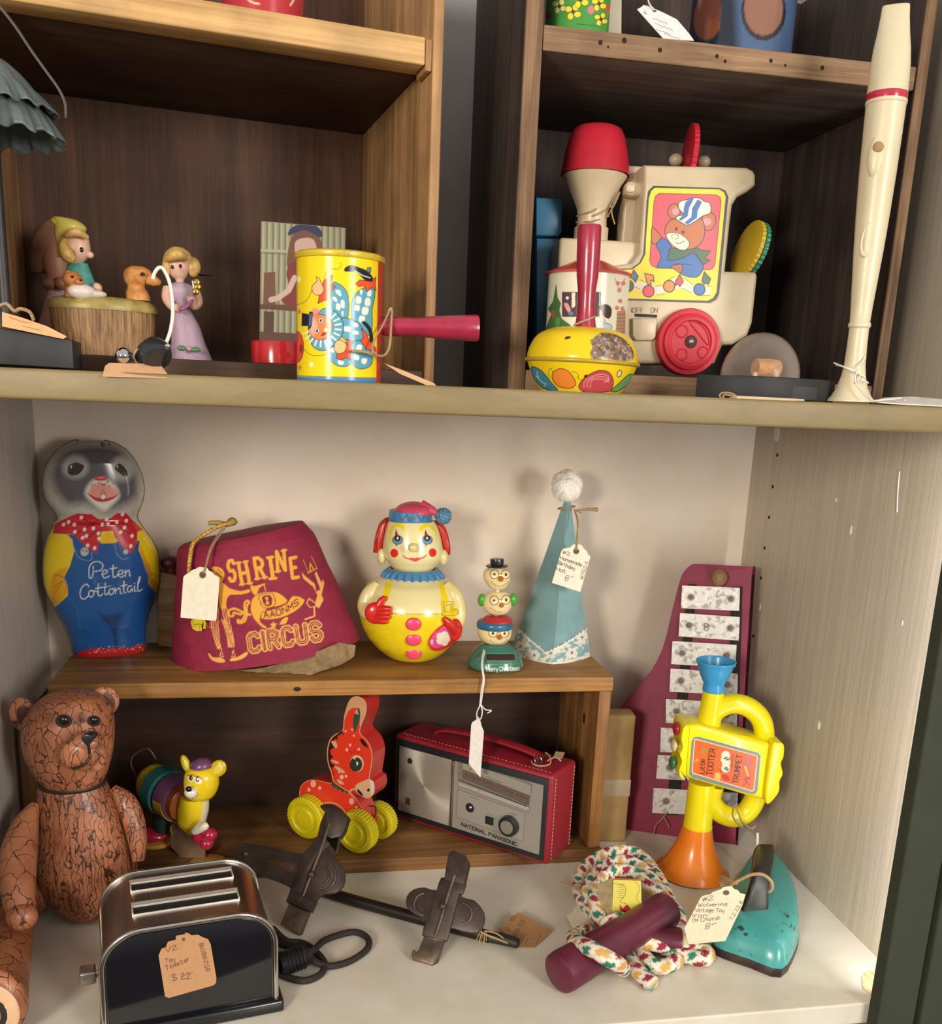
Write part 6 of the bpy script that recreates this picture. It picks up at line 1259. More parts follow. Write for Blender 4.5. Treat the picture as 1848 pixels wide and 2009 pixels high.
for st in ([(830, 690), (850, 680), (845, 705)], [(945, 700), (1000, 730)], [(975, 710), (950, 760)], [(985, 760), (1000, 755), (1015, 775), (1030, 768), (1045, 790), (1060, 780), (1080, 800), (1100, 790), (1105, 815), (1135, 805)]): p.line(R2(st), c('#6e675d'), 1.0, 3)
rq([(730, 870), (1340, 1085), (1320, 1345), (715, 1120)], '#b0aca2', 0, c('#77736b'), 1); p.line(R2([(840, 935), (920, 965)]), c('#7a7468'), 1); p.line(R2([(1200, 1085), (1255, 1105)]), c('#7a7468'), 1); p.line(R2([(995, 1085), (1045, 1105)]), c('#7a7468'), 1)
p.text('NATIONAL PANASONIC', R2([(763, 1200)])[0], R2([(1265, 1385)])[0], (.6, -6.4), c('#24211f'), 1.6); p.noise(R2([(700, 560), (1420, 800), (1380, 1140), (690, 860)]), c('#8f8b80'), .2, .5, .8, .3, 4); p.done()
def kn(px, py, w, r, L0, m, name):
    a = f.P(*R2([(px, py)])[0], w); return new_obj(name, alathe((a[0], -.0022, a[2]), (a[0], -.0022 - L0, a[2]), [(r * .98, 0), (r, .1), (r * .96, .92), (r * .9, 1)], 40), m, t)
kn(838, 1040, -.003, .0065, .0006, M_blk2, 'volume_socket'); a = f.P(*R2([(845, 1035)])[0], -.003); new_obj('volume_pin', sph((a[0], -.003, a[2]), .0022), mat('steel_axle', c('#cfcac2'), .25, .9), t)
ko = kn(1190, 1205, -.006, .0135, .008, mat('ribbed_black_knob', c('#26282b'), .4, scale=1, col2=c('#1b1c1e')), 'tuning_knob'); a = f.P(*R2([(1165, 1215)])[0], -.0105); new_obj('knob_cap', cyl((ko.data.vertices[0].co.x * 0 + f.P(*R2([(1190, 1205)])[0], -.006)[0], -.0100, f.P(*R2([(1190, 1205)])[0], -.006)[2]), (f.P(*R2([(1190, 1205)])[0], -.006)[0], -.0112, f.P(*R2([(1190, 1205)])[0], -.006)[2]), .0088, seg=32), mat('silver_cap', c('#c4bfb4'), .3, .8), ko)
a = f.P(*R2([(1015, 1160)])[0], -.003); new_obj('switch', rbox(a[0] - .006, a[0] + .006, -.0032, -.002, a[2] - .005, a[2] + .006, .0005), M_blk2, t)
# stitched edges and carrying strap
stt = []
for i in range(22):
    z = .006 + i * .005; stt.append(tube([(RW + .0003, .008, z), (RW + .0003, .009, z + .003)], .0005, 5)); stt.append(tube([(RW + .0003, RD - .007, z), (RW + .0003, RD - .006, z + .003)], .0005, 5))
for i in range(40): stt.append(tube([(.01 + i * .0056, .007, RH + .0002), (.013 + i * .0056, .007, RH + .0002)], .0005, 5))
M_thr = mat('tan_thread', c('#b98a72'), .8); new_obj('stitching', join(*stt[:44:2]), M_thr, t); new_obj('stitching', join(*stt[1:44:2]), M_thr, t); new_obj('stitching', join(*stt[44:]), M_thr, t)
hs_ = tube([(.045, RD * .55, RH + .002), (.06, RD * .55, RH + .008), (.10, RD * .55, RH + .0115), (.15, RD * .55, RH + .0115), (.188, RD * .55, RH + .008), (.203, RD * .55, RH + .003)], .0085, 14, smooth=6, sq=.35)
new_obj('carry_strap', hs_, M_redl, t, 60)
new_obj('strap_ring', join(tube([(.203 + .005 * math.cos(a), RD * .55 - .010, RH + .004 + .0045 * math.sin(a)) for a in np.linspace(0, 2 * PI, 20, endpoint=False)], .0011, 6, True), cyl((.203, RD * .55 - .011, RH + .004), (.203, RD * .55 + .011, RH + .004), .0018)), M_chr, t, 60)
new_obj('twine', join(tube([(.196, .022, RH + .002), (.204, .012, RH + .003), (.214, .014, RH + .0022), (.220, .026, RH + .003), (.214, .036, RH + .008), (.206, .040, RH + .010)], .0011, 6, smooth=5), tube([(.214, .03, RH + .004), (.222, .036, RH + .009), (.228, .040, RH + .004)], .0011, 6, smooth=4)), M_twine, t, 60)
price_tag('small tan paper scrap tied beside the red radio carry strap', Fr(f.world([(.214, .036, RH + .0018)])[0], -42, 86), [(1086, 1484), (1090, 1474), (1108, 1476), (1102, 1489)], c('#c4a377'), kraft=True, n=(12, 12))

# --- wooden donkey pull toy
Q = ZM(540, 1350, 5.908)
f = Fr(W(600, 1640, z=ZB), -37)
t = thing('pull_toy', 'orange red wooden donkey pull toy on yellow ridged wheels', 'pull toy', f)
T0, TH = .010, .026
gp = paintmat('worn_gloss_paint', .35, .2)
hp = cat([(890, 108), (960, 95), (1030, 130), (1060, 200), (1050, 300), (1000, 430), (985, 520), (1060, 600), (1110, 690), (1127, 800), (1110, 950), (1095, 1050), (1140, 1085), (1150, 1190), (1110, 1262), (1045, 1277), (975, 1232), (930, 1175), (880, 1180), (850, 1205), (700, 1110), (660, 1060), (650, 990), (612, 880), (598, 740), (630, 600), (700, 530), (780, 490), (795, 340), (840, 180)], 3, True)
bo = cat([(640, 1100), (700, 1085), (850, 1190), (930, 1270), (1000, 1380), (1045, 1520), (1052, 1640), (1030, 1690), (950, 1690), (880, 1600), (800, 1420), (700, 1340), (600, 1330), (500, 1340), (400, 1320), (292, 1318), (280, 1200), (310, 1115), (400, 1062), (510, 1072)], 3, True)
RED, TAN = c('#d8351f'), c('#c99a70')
bd = new_obj('body', sheet(f.pts(Q(bo), T0), T0, TH, 200, 230), gp, t, 40); p = Paint(bd, f, c('#b92c22')); p.poly(Q(bo), RED, 0, TAN, 2.2, 1)
for x, y, r in ((440, 1110, 5.5), (390, 1178, 3), (515, 1158, 3), (885, 1312, 5), (940, 1385, 2.6)): p.ell(*Q([(x, y)])[0], r, r * 1.25, c('#e6a48f'))
p.poly(Q([(650, 1080), (700, 1080), (860, 1195), (830, 1230), (800, 1190), (780, 1215), (750, 1170), (725, 1190), (705, 1145), (680, 1160), (650, 1125)]), c('#2c4a33'), 0); p.line(Q([(850, 1210), (960, 1320), (1020, 1450), (1045, 1600)]), TAN, 1.5, 4); p.done()
hd_ = new_obj('head', sheet(f.pts(Q(hp), T0 - .0015), T0 - .0015, TH + .003, 330, 200), gp, t, 40); p = Paint(hd_, f, c('#b5302a')); p.poly(Q(hp), RED, 0, TAN, 3.4, 1)
def dq(pts, col, sm=3, line=None, lw=1): p.poly(Q(pts), c(col), sm, line, lw)
dq([(890, 108), (960, 95), (1030, 130), (1060, 200), (1050, 300), (1000, 420), (975, 440), (985, 300), (940, 225), (850, 260), (800, 380), (800, 320), (840, 180)], '#c99a70', 2)
dq([(905, 340), (925, 290), (960, 270), (955, 235), (975, 240), (985, 310), (970, 400), (940, 470), (925, 520), (900, 430)], '#2f4a38'); dq([(920, 290), (945, 240), (968, 310)], '#c99a70', 0)
dq([(770, 505), (785, 520), (740, 545), (720, 560), (722, 600), (690, 590), (670, 640), (685, 690), (645, 710), (640, 760), (670, 800), (640, 830), (655, 880), (690, 890), (650, 930), (620, 860), (612, 740), (640, 620), (700, 545)], '#1c1613', 2); p.line(Q([(770, 505), (792, 548)]), c('#1c1613'), 1.6); p.line(Q([(655, 930), (680, 1015)]), c('#1c1613'), 1.4)
dq([(980, 590), (1010, 590), (1040, 620), (1070, 670), (1085, 725), (1070, 690), (1035, 675), (1000, 640)], '#1c1613', 2)
for pts in ([(650, 620), (700, 620), (720, 680), (690, 690)], [(640, 830), (720, 850), (740, 875), (690, 870)], [(685, 900), (760, 930), (805, 970), (790, 990), (720, 950)], [(715, 1060), (760, 1070), (800, 1115), (740, 1105)], [(950, 1110), (1100, 1050), (1145, 1090), (1152, 1190), (1110, 1262), (1045, 1277), (940, 1190), (930, 1150)]): dq(pts, '#cfa37c')
dq([(1095, 1060), (1140, 1085), (1152, 1190), (1120, 1240), (1105, 1150)], '#d5c3b4'); p.ell(*Q([(1080, 1182)])[0], 2.6, 3.4, c('#1c1613'), 20); dq([(950, 1165), (1000, 1210), (1020, 1255), (960, 1215)], '#1c1613', 2)
for x, y, r in ((868, 660, 2.2), (968, 710, 2.2), (770, 1032, 3.6), (820, 1022, 2.4), (830, 715, 2.6), (740, 975, 1.8), (815, 500, 1.8), (890, 480, 1.8), (910, 550, 1.8)): p.ell(*Q([(x, y)])[0], r, r * 1.25, c('#eeb09c'))
p.ell(*Q([(945, 875)])[0], 13.5, 16.5, c('#d9b08c')); p.ell(*Q([(935, 885)])[0], 11.8, 13.8, c('#2f3326'), 0, c('#1c1613'), 1); p.poly(Q([(900, 810), (925, 835), (930, 810), (950, 800), (920, 780)]), c('#d9b08c')); p.poly(Q([(940, 845), (965, 870), (945, 905)]), c('#efeae0'))
for l in ([(862, 725), (888, 755)], [(915, 718), (925, 755)], [(968, 730), (962, 765)], [(1010, 770), (1000, 795)]): p.line(Q(l), c('#1c1613'), 1.2)
p.done()
M_yw = mat('yellow_wheel_plastic', c('#d4c413'), .4, col2=c('#c2b20f'), scale=30)
def wheel(px, py, r_px, ya, yb3, par):
    w = min(ya, yb3); a = f.P(px, py, w); r = r_px * f.k(px, py, w); S = 160; V, F = [], []
    prof = [(0.0001, ya, 0), (r * .42, ya, 0), (r * .48, ya + .0012, 0), (r * .66, ya + .0012, 0), (r * .72, ya, 0), (r * .95, ya + .0004, 0), (r, ya + .0016, 1), (r, yb3, 1), (r * .9, yb3, 0), (0.0001, yb3, 0)]
    for rr_, yy, g_ in prof:
        for k in range(S): 
            aa = 2 * PI * k / S; q = rr_ * (1 + (.028 if (k // 2) % 2 else -.02) * g_); V.append((a[0] + q * math.cos(aa), yy, a[2] + q * math.sin(aa)))
    for i in range(len(prof) - 1):
        for k in range(S): F.append((i * S + k, i * S + (k + 1) % S, (i + 1) * S + (k + 1) % S, (i + 1) * S + k))
    zmin = min(v[2] for v in V); V = [(v[0], v[1], v[2] - zmin) for v in V] if zmin < 0.004 else V
    return new_obj('wheel', (V, F), M_yw, par, 30)
wheel(596, 1607, 33, -.008, .008, t); wheel(694, 1634, 34, -.008, .008, t)
w1 = wheel(738, 1600, 30, .039, .053, t); w2 = wheel(640, 1574, 30, .039, .053, t)
for w_ in (w1, w2):
    zmin = min(v.co.z for v in w_.data.vertices)
    for v in w_.data.vertices: v.co.z -= zmin
new_obj('axle', join(*[cyl((f.p(px, py)[0], -.004, f.p(px, py)[1]), (f.p(px, py)[0] , .048, f.p(px, py)[1]), .0022) for px, py in ((596, 1607), (694, 1634))]), mat('steel_axle', c('#cfcac2'), .25, .9), t)
ex = max(q[0] for q in f.pts(Q(bo), T0)); ez = f.p(*Q([(1105, 1490)])[0], .022)[1]
new_obj('hook', join(tube([(ex - .001, .020, ez), (ex + .004, .020, ez), (ex + .006, .022, ez + .006), (ex + .003, .026, ez + .013), (ex - .003, .022, ez + .014)], .0009, 6, smooth=4), cyl((ex - .002, .020, ez), (ex + .002, .020, ez), .0032)), mat('dark_wire', c('#2a221f'), .4, .5), t, 60)

# --- yellow ceramic cat with banded body
Q = ZM(220, 1440, 7.108)
f = Fr(W(408, 1683, z=ZB), -14)
t = thing('ceramic_animal', 'yellow ceramic animal with purple cap, teal and purple banded body and wire tail', 'figurine', f)
M_yg = mat('yellow_glaze', c('#dcc21a'), .15, coat=.6, col2=c('#c7a813'), scale=30); M_pg = mat('purple_glaze', c('#6d4468'), .3); M_tg = mat('teal_glaze', c('#276a66'), .3); M_rg = mat('red_glaze', c('#a81e3f'), .15, coat=.5); M_org = mat('orange_sole', c('#c28a3c'), .35); M_wg = mat('white_glaze', c('#e4dccb'), .2, coat=.4); M_dkg = mat('dark_teal_glaze', c('#1c3430'), .35)
gy = paintmat('gloss_plastic_paint')
def qP(x, y, w=0.0): return f.P(*Q([(x, y)])[0], w)
ch_ = new_obj('chest', qrows([(1390, 1060, 1180), (1330, 1000, 1240), (1250, 925, 1290), (1150, 915, 1320), (1050, 918, 1342), (950, 935, 1345), (880, 960, 1330)], .85, 0.004, 120, 1.0, 6), gy, t, 60); p = Paint(ch_, f, c('#dcc21a'))
p.poly(Q([(1290, 900), (1360, 900), (1360, 1150), (1180, 1400), (1120, 1400), (1240, 1200)]), c('#dcd3b8'), 0, None, 0, 9); p.line(Q([(920, 1250), (1060, 1350)]), c('#8d6a1a'), 1.2); p.done()
hd_ = new_obj('head', qrows([(910, 1150, 1330), (880, 1080, 1390), (820, 1035, 1440), (720, 1012, 1478), (620, 1012, 1482), (540, 1030, 1462), (480, 1080, 1420), (450, 1130, 1380)], .92, -.004, 200, 1.0, 14), gy, t, 60); p = Paint(hd_, f, c('#e2c71c'))
p.poly(Q([(1020, 760), (1060, 720), (1120, 740), (1160, 800), (1180, 860), (1130, 900), (1060, 880), (1020, 820)]), c('#e6dcc4'), 3, None, 0, 6)
for pts in ([(1058, 590), (1130, 590), (1140, 640), (1110, 670), (1070, 655)], [(1160, 600), (1240, 610), (1250, 680), (1200, 700), (1160, 670)]): p.poly(Q(pts), c('#eee6d0'), 3)
p.line(Q([(1055, 580), (1130, 570), (1150, 590), (1200, 590), (1250, 630)]), c('#b0542c'), 2.2, 3)
for x, y in ((1098, 615), (1190, 632)): p.ell(*Q([(x, y)])[0], 3.6, 5.4, c('#15110f')); p.line(Q([(x + 4, y - 12), (x + 4, y + 18)]), c('#d8d2c0'), .9)
p.line(Q([(1062, 870), (1090, 882), (1130, 905)]), c('#7a2a22'), 1.8, 3); p.done()
new_obj('muzzle', sph(qP(1100, 815, -.024), (.008, .007, .007)), M_wg, hd_, 60); new_obj('nose', sph(qP(1070, 768, -.030), (.0036, .003, .0034)), M_eye, hd_, 60)
for x, y, rx, rz, an in ((1032, 425, .0055, .0125, .35), (1480, 480, .0095, .0115, -.6)):
    new_obj('ear', join(sph(qP(x, y, -.002), (rx, .004, rz), 20, 12, Matrix.Rotation(-an, 3, 'Y'))), M_yg, hd_, 60); new_obj('inner_ear', sph(qP(x + 4, y + 8, -.0052), (rx * .6, .002, rz * .65), 16, 10, Matrix.Rotation(-an, 3, 'Y')), mat('pale_yellow_glaze', c('#e6d55a'), .2), hd_, 60)
cp = new_obj('cap', qrows([(485, 1095, 1385), (440, 1090, 1395), (390, 1120, 1380), (350, 1180, 1340), (335, 1220, 1300)], .9, -.003, 48, 1.0, 5), M_pg, hd_, 60); new_obj('cap_trim', qrows([(512, 1120, 1370), (490, 1092, 1388), (455, 1085, 1392)], .93, -.004, 64, 1.0, 3), mat('gold_pink_beading', c('#c99a5a'), .3, col2=c('#8d4a5a'), scale=500, bump=.8), cp, 60)
# body rings recede to the back left
axd = np.array([-.78, .60, .05]); axd /= np.linalg.norm(axd); c0 = np.array(qP(1010, 960, .012))
def ring(name, d0, d1, r0, r1, m): return new_obj(name, alathe(tuple(c0 + axd * d0), tuple(c0 + axd * d1), [(r0 * .96, 0), (r0, .06), (r1, .94), (r1 * .96, 1)], 48), m, t)
ring('rust_ring', -.004, .006, .0225, .0235, mat('rust_glaze', c('#8d4a1c'), .3)); ring('purple_ring', .006, .030, .0265, .0275, M_pg); ring('yellow_band', .008, .028, .0268, .0276, M_yg).location.z = -.0016; ring('teal_ring', .033, .053, .0300, .0305, M_tg)
new_obj('rump', sph(tuple(c0 + axd * .066), (.024, .024, .026)), M_yg, t, 60)
fee = sph(qP(1330, 1420, -.018), (.014, .016, .009)); 
new_obj('shoe', join(sph(qP(1290, 1430, -.012), (.015, .014, .0085)), sph(qP(1360, 1400, -.020), (.0095, .009, .0085)), sph(qP(1320, 1520, -.026), (.0085, .009, .008))), M_rg, t, 60)
new_obj('sole', slab([(f.p(*Q([(1330, 1500)])[0], -.018)[0] + .020 * math.cos(a) * 1.1, -.018 + .022 * math.sin(a)) for a in np.linspace(0, 2 * PI, 28, endpoint=False)], 0, .004, .001), M_org, t)
new_obj('spats', join(*[tube([qP(1150 + 20 * i, 1360 - 6 * i, -.016 - .002 * i), qP(1220 + 25 * i, 1300 - 5 * i, -.020 - .002 * i), qP(1260 + 26 * i, 1240 + 6 * i, -.019 - .002 * i)], [.0045, .005, .003], 10, smooth=4) for i in range(4)]), M_wg, t, 60)
rb = c0 + axd * .060; new_obj('shoe', join(sph((rb[0] - .002, rb[1] - .022, .0125), (.022, .016, .0085))), M_rg, t, 60); new_obj('sole', slab([(rb[0] - .002 + .025 * math.cos(a), rb[1] - .022 + .018 * math.sin(a)) for a in np.linspace(0, 2 * PI, 28, endpoint=False)], 0, .005, .001), M_org, t)
new_obj('leg', join(cyl(tuple(c0 + axd * .045 + [0, -.008, -.012]), (rb[0] + .01, rb[1] - .02, .016), .012, .010)), M_dkg, t, 60)
new_obj('wire_tail', tube([qP(x, y, .078) for x, y in ((365, 720), (330, 600), (280, 480), (262, 400), (290, 310), (380, 240), (480, 203), (530, 230), (580, 300), (608, 352))], .0014, 8, smooth=5), mat('tarnished_wire', c('#6f6454'), .4, .5), t, 60)
ft = Fr(W(395, 1690, z=ZB), -30, 20)
price_tag('brown kraft tag propped in front of the yellow ceramic animal', ft, Q([(812, 1290), (850, 1262), (920, 1255), (1300, 1570), (1292, 1730), (960, 1730), (810, 1560)]), c('#735a40'), [[(*Q([(845, 1400)])[0], -.001), (*Q([(815, 1340)])[0], -.002), (*Q([(830, 1290)])[0], -.002), (*Q([(880, 1250)])[0], .002)]], kraft=True, hole=(*Q([(890, 1425)])[0], 2, 2))
ft = Fr(W(315, 1698, z=.001), -6, 50)
price_tag('pale scalloped tag lying behind the top edge of the toy toaster', ft, Q([(500, 1790), (545, 1650), (590, 1640), (650, 1635), (740, 1640), (830, 1655), (880, 1700), (945, 1790)]), c('#c9b38c'), [[(*Q([(620, 1745)])[0], -.001), (*Q([(560, 1660)])[0], -.006), (*Q([(530, 1630)])[0], -.008), (*Q([(440, 1690)])[0], -.010), (*Q([(370, 1745)])[0], -.008)]], kraft=True, hole=(*Q([(622, 1755)])[0], 3.2, 3.2))
# ================================================================ things standing on the white shelf
# --- toy toaster
f = Fr((-0.1729, 0.0296, 0.0), 11.1); TW, TD, TZ, TB = .1535, .112, .108, .012
t = thing('toy_toaster', 'brushed steel toy toaster with glossy black front panel and two slots', 'toaster', f)
bs, nt, b = nodes('brushed_steel'); setp(b, .3, 1.0); nz, rp = mottle(nt, b, c('#8f8882'), c('#aaa39c'), 1.0, (1400, 8, 1400), 3, .3, .7, .12, .0003)
M_rim = mat('polished_rim', c('#d0cbc2'), .14, 1.0)
def arch(m, r): 
    return [(m, TB), (TW - m, TB)] + [(TW - m - r + r * math.cos(a), TZ - m - r + r * math.sin(a)) for a in np.linspace(0, PI / 2, 12)] + [(m + r + r * math.cos(a), TZ - m - r + r * math.sin(a)) for a in np.linspace(PI / 2, PI, 12)]
new_obj('body', prism(arch(.0008, .036), .003, TD, .0), bs, t, 30)
rim = arch(0, .036)[1:] + [(0, TB)]
fr_ = new_obj('front_rim', tube([(x, .0022, z) for x, z in rim], .0026, 10), M_rim, t, 60); new_obj('back_rim', tube([(x, TD - .001, z) for x, z in rim], .0022, 10), M_rim, t, 60)
M_tbk = mat('gloss_black_panel', c('#0b0c12'), .12, coat=.6, col2=c('#101119'), scale=12)
new_obj('front_panel', prism(arch(.0035, .033), .0008, .0035, .0006), M_tbk, t)
for y0, in ((.030,), (.074,)):
    a, b2 = .028, .125
    sl_ = new_obj('slot', join(rbox(a, b2, y0 - .0012, y0 + .0002, TZ - .004, TZ + .0009, .0004), rbox(a, b2, y0 + .0122, y0 + .0134, TZ - .004, TZ + .0022, .0005), rbox(a, a + .0014, y0 - .001, y0 + .013, TZ - .004, TZ + .0022, .0004), rbox(b2 - .0014, b2, y0 - .001, y0 + .013, TZ - .004, TZ + .0022, .0004), box(a, b2, y0 + .012, y0 + .0195, TZ - .0005, TZ + .0019)), mat('slot_rim', c('#dad4ca'), .42, .45), t)
    new_obj('slot_opening', rbox(a + .0013, b2 - .0013, y0 + .0003, y0 + .0121, TZ - .004, TZ + .0006, .0001), mat('slot_dark', c('#0c0a09'), .8), sl_)
new_obj('base', rbox(-.004, TW + .007, -.004, TD + .004, .0, TB + .001, .003), mat('black_bakelite', c('#101218'), .25, coat=.3), t)
lv = f.p(165, 1918, .045)[1]
new_obj('lever', join(rbox(-.006, .001, .047, .050, lv - .004, lv + .003, .0006), rbox(-.020, -.006, .040, .056, lv - .006, lv + .007, .002), cyl((-.010, .044, lv + .004), (-.002, .044, lv + .004), .002)), mat('steel_lever', c('#a09a92'), .35, .9), t)
Q = ZM(140, 1660, 2.981)
def toast_txt(p):
    I = c('#4a3423')
    for s_, a, b_, up in (('V2', (555, 622), (620, 602), (-1.6, -9)), ('Toy', (550, 682), (608, 672), (-1.1, -7.5)), ('Toaster', (552, 725), (690, 671), (-1.5, -7.5)), ('$ 22', (592, 785), (700, 772), (-1.5, -11))):
        p.text(s_, Q([a])[0], Q([b_])[0], up, I, 1.3, jit=.3, smooth=3)
    p.line(Q([(640, 765), (715, 738)]), I, .9); p.text('85288018', Q([(812, 728)])[0], Q([(770, 565)])[0], (-8, 1.5), I, 1.2, jit=.3)
price_tag('torn kraft paper tag stuck on the black front of the toy toaster', f, Q([(510, 640), (528, 600), (552, 592), (565, 560), (610, 548), (612, 525), (640, 522), (650, 545), (662, 545), (665, 505), (690, 512), (705, 525), (740, 518), (765, 532), (800, 545), (815, 575), (848, 770), (846, 800), (830, 815), (570, 888), (548, 880)]), c('#b98a62'), (), toast_txt, w=-.0008, t=.0005, n=(220, 200), kraft=True, hole=(*Q([(656, 545)])[0], 3.5, 3.5))
# cord and plug
def fl(px, py, z=0.0): return tuple(W(px, py, z=z))
t = thing('power_cord', 'dark braided cord with black ribbed plug looped beside the toy toaster', 'cord', Matrix.Translation((0, 0, 0)))
M_cord = mat('braided_dark_cord', c('#4a392e'), .8, col2=c('#231c19'), scale=900, lo=.55, hi=.7, bump=.3)
new_obj('cord', join(tube([fl(*q, .0042) for q in ((536, 1822), (562, 1846), (592, 1850), (616, 1864), (636, 1888), (630, 1910), (600, 1924), (565, 1918), (540, 1905))], .0036, 10, smooth=6),
    tube([fl(px, py, z) for px, py, z in ((606, 1880, .009), (630, 1892, .006), (655, 1895, .0042), (690, 1884, .0042), (720, 1862, .0042), (722, 1842, .0042), (700, 1829, .0042), (670, 1833, .0042), (635, 1846, .0045), (612, 1866, .013), (590, 1862, .0125), (560, 1856, .009), (536, 1846, .0042))], .0036, 10, smooth=6)), M_cord, t, 60)
A, B = np.array(fl(562, 1888, .0135)), np.array(fl(606, 1872, .0135))
pp_ = [(.0095, 0), (.0118, .08)] + [q for i in range(6) for q in ((.0128, .14 + i * .12), (.0116, .20 + i * .12))] + [(.0105, .92), (.007, 1.0)]
new_obj('plug', alathe(tuple(A - (B - A) * .35), tuple(B), pp_, 36), mat('black_rubber', c('#15161c'), .35), t)

# --- crackled bear
Q = ZM(0, 1330, 2.96)
f = Fr(W(160, 1838, z=0) + np.array([0.005, .045, 0]), -4)
t = thing('bear_figure', 'seated carved bear with crackled reddish brown finish, at the left wall', 'bear', f)
def crackle(name, stretch, sc_, wdt=.035):
    m, nt, b = nodes(name); setp(b, .42, 0, .1); tc = N(nt, 'ShaderNodeTexCoord'); mp = N(nt, 'ShaderNodeMapping'); mp.inputs['Scale'].default_value = stretch
    nz = N(nt, 'ShaderNodeTexNoise', Scale=45.0, Detail=4); mx0 = N(nt, 'ShaderNodeMix', data_type='RGBA', blend_type='LINEAR_LIGHT'); mx0.inputs[0].default_value = .009
    vo = N(nt, 'ShaderNodeTexVoronoi', Scale=sc_, feature='DISTANCE_TO_EDGE'); vo2 = N(nt, 'ShaderNodeTexVoronoi', Scale=sc_ * 2.3, feature='DISTANCE_TO_EDGE'); L = nt.links.new
    L(tc.outputs['Object'], nz.inputs['Vector']); L(tc.outputs['Object'], mx0.inputs[6]); L(nz.outputs['Color'], mx0.inputs[7]); L(mx0.outputs[2], mp.inputs[0]); L(mp.outputs[0], vo.inputs['Vector']); L(mp.outputs[0], vo2.inputs['Vector'])
    r1 = N(nt, 'ShaderNodeValToRGB'); r1.color_ramp.elements[0].position = wdt * .5; r1.color_ramp.elements[0].color = (.12, .09, .08, 1); r1.color_ramp.elements[1].position = wdt * 1.6; r1.color_ramp.elements[1].color = (1, 1, 1, 1)
    r2 = N(nt, 'ShaderNodeValToRGB'); r2.color_ramp.elements[0].position = wdt * .3; r2.color_ramp.elements[0].color = (.45, .4, .38, 1); r2.color_ramp.elements[1].position = wdt * 1.0; r2.color_ramp.elements[1].color = (1, 1, 1, 1)
    n2 = N(nt, 'ShaderNodeTexNoise', Scale=28.0, Detail=4); r3 = N(nt, 'ShaderNodeValToRGB'); r3.color_ramp.elements[0].position = .3; r3.color_ramp.elements[0].color = (*c('#93583c'), 1); r3.color_ramp.elements[1].position = .7; r3.color_ramp.elements[1].color = (*c('#bb7a56'), 1)
    a = N(nt, 'ShaderNodeMix', data_type='RGBA', blend_type='MULTIPLY'); a.inputs[0].default_value = 1; b3 = N(nt, 'ShaderNodeMix', data_type='RGBA', blend_type='MULTIPLY'); b3.inputs[0].default_value = .8
    L(tc.outputs['Object'], n2.inputs['Vector']); L(n2.outputs['Fac'], r3.inputs[0]); L(vo.outputs['Distance'], r1.inputs[0]); L(vo2.outputs['Distance'], r2.inputs[0]); L(r3.outputs[0], a.inputs[6]); L(r1.outputs[0], a.inputs[7]); L(a.outputs[2], b3.inputs[6]); L(r2.outputs[0], b3.inputs[7]); L(b3.outputs[2], b.inputs['Base Color'])
    n4 = N(nt, 'ShaderNodeTexNoise', Scale=38.0, Detail=3); r4 = N(nt, 'ShaderNodeValToRGB'); r4.color_ramp.elements[0].position = .28; r4.color_ramp.elements[1].position = .46; L(tc.outputs['Object'], n4.inputs['Vector']); L(n4.outputs['Fac'], r4.inputs[0]); L(r4.outputs[0], a.inputs[0])
    n5 = N(nt, 'ShaderNodeTexNoise', Scale=70.0, Detail=3); r5 = N(nt, 'ShaderNodeValToRGB'); r5.color_ramp.elements[0].position = .42; r5.color_ramp.elements[1].position = .55; L(tc.outputs['Object'], n5.inputs['Vector']); L(n5.outputs['Fac'], r5.inputs[0]); L(r5.outputs[0], b3.inputs[0])
    bp = N(nt, 'ShaderNodeBump', Strength=.6, Distance=.0012); L(b3.outputs[2], bp.inputs['Height']); L(bp.outputs[0], b.inputs['Normal']); return m
M_bb = crackle('crackled_clay_body', (1, 1, .055), 200, .055); M_bh = crackle('crackled_clay_head', (1, 1, .36), 130, .034); M_ba = crackle('crackled_clay_arm', (1, .8, .30), 70, .018)
M_bdk = mat('dark_umber_stain', c('#2b1f1b'), .5)
body_ = new_obj('body', qrows([(1372, 420, 650), (1352, 368, 700), (1305, 318, 750), (1230, 272, 785), (1140, 234, 797), (1040, 218, 780), (900, 220, 742), (750, 224, 686), (650, 220, 634), (598, 232, 606)], .82, 0, 96, 1.0, 6), M_bb, t, 60)
new_obj('neck_band', qrows([(612, 226, 614), (600, 222, 618), (588, 226, 612)], .86, 0, 96, 1.0, 3), M_bdk, t, 60)
hd_ = new_obj('head', qrows([(596, 240, 600), (560, 212, 618), (500, 178, 636), (430, 145, 652), (350, 130, 660), (250, 136, 660), (180, 175, 645), (130, 225, 612), (100, 275, 575), (84, 340, 510)], .86, -.004, 120, 1.0, 8), M_bh, t, 60)
def qP(x, y, w=0.0): return f.P(*Q([(x, y)])[0], w)
k_ = f.k(150, 1480) / 2.96
def earp(x, y, rx, rz, an, w):
    Rm = Matrix.Rotation(-an, 3, 'Y'); o_ = new_obj('ear', sph(qP(x, y, w), (rx * k_, 22 * k_, rz * k_), 32, 20, Rm), M_bh, hd_, 60); new_obj('inner_ear', sph(qP(x + 8, y + 12, w - 16 * k_), (rx * .62 * k_, 10 * k_, rz * .66 * k_), 24, 14, Rm), mat('umber_rubbed_clay', c('#5d3626'), .5, col2=c('#3b241c'), scale=60), hd_, 60)
earp(138, 215, 82, 112, .25, .002); earp(604, 138, 88, 98, -.5, .008)
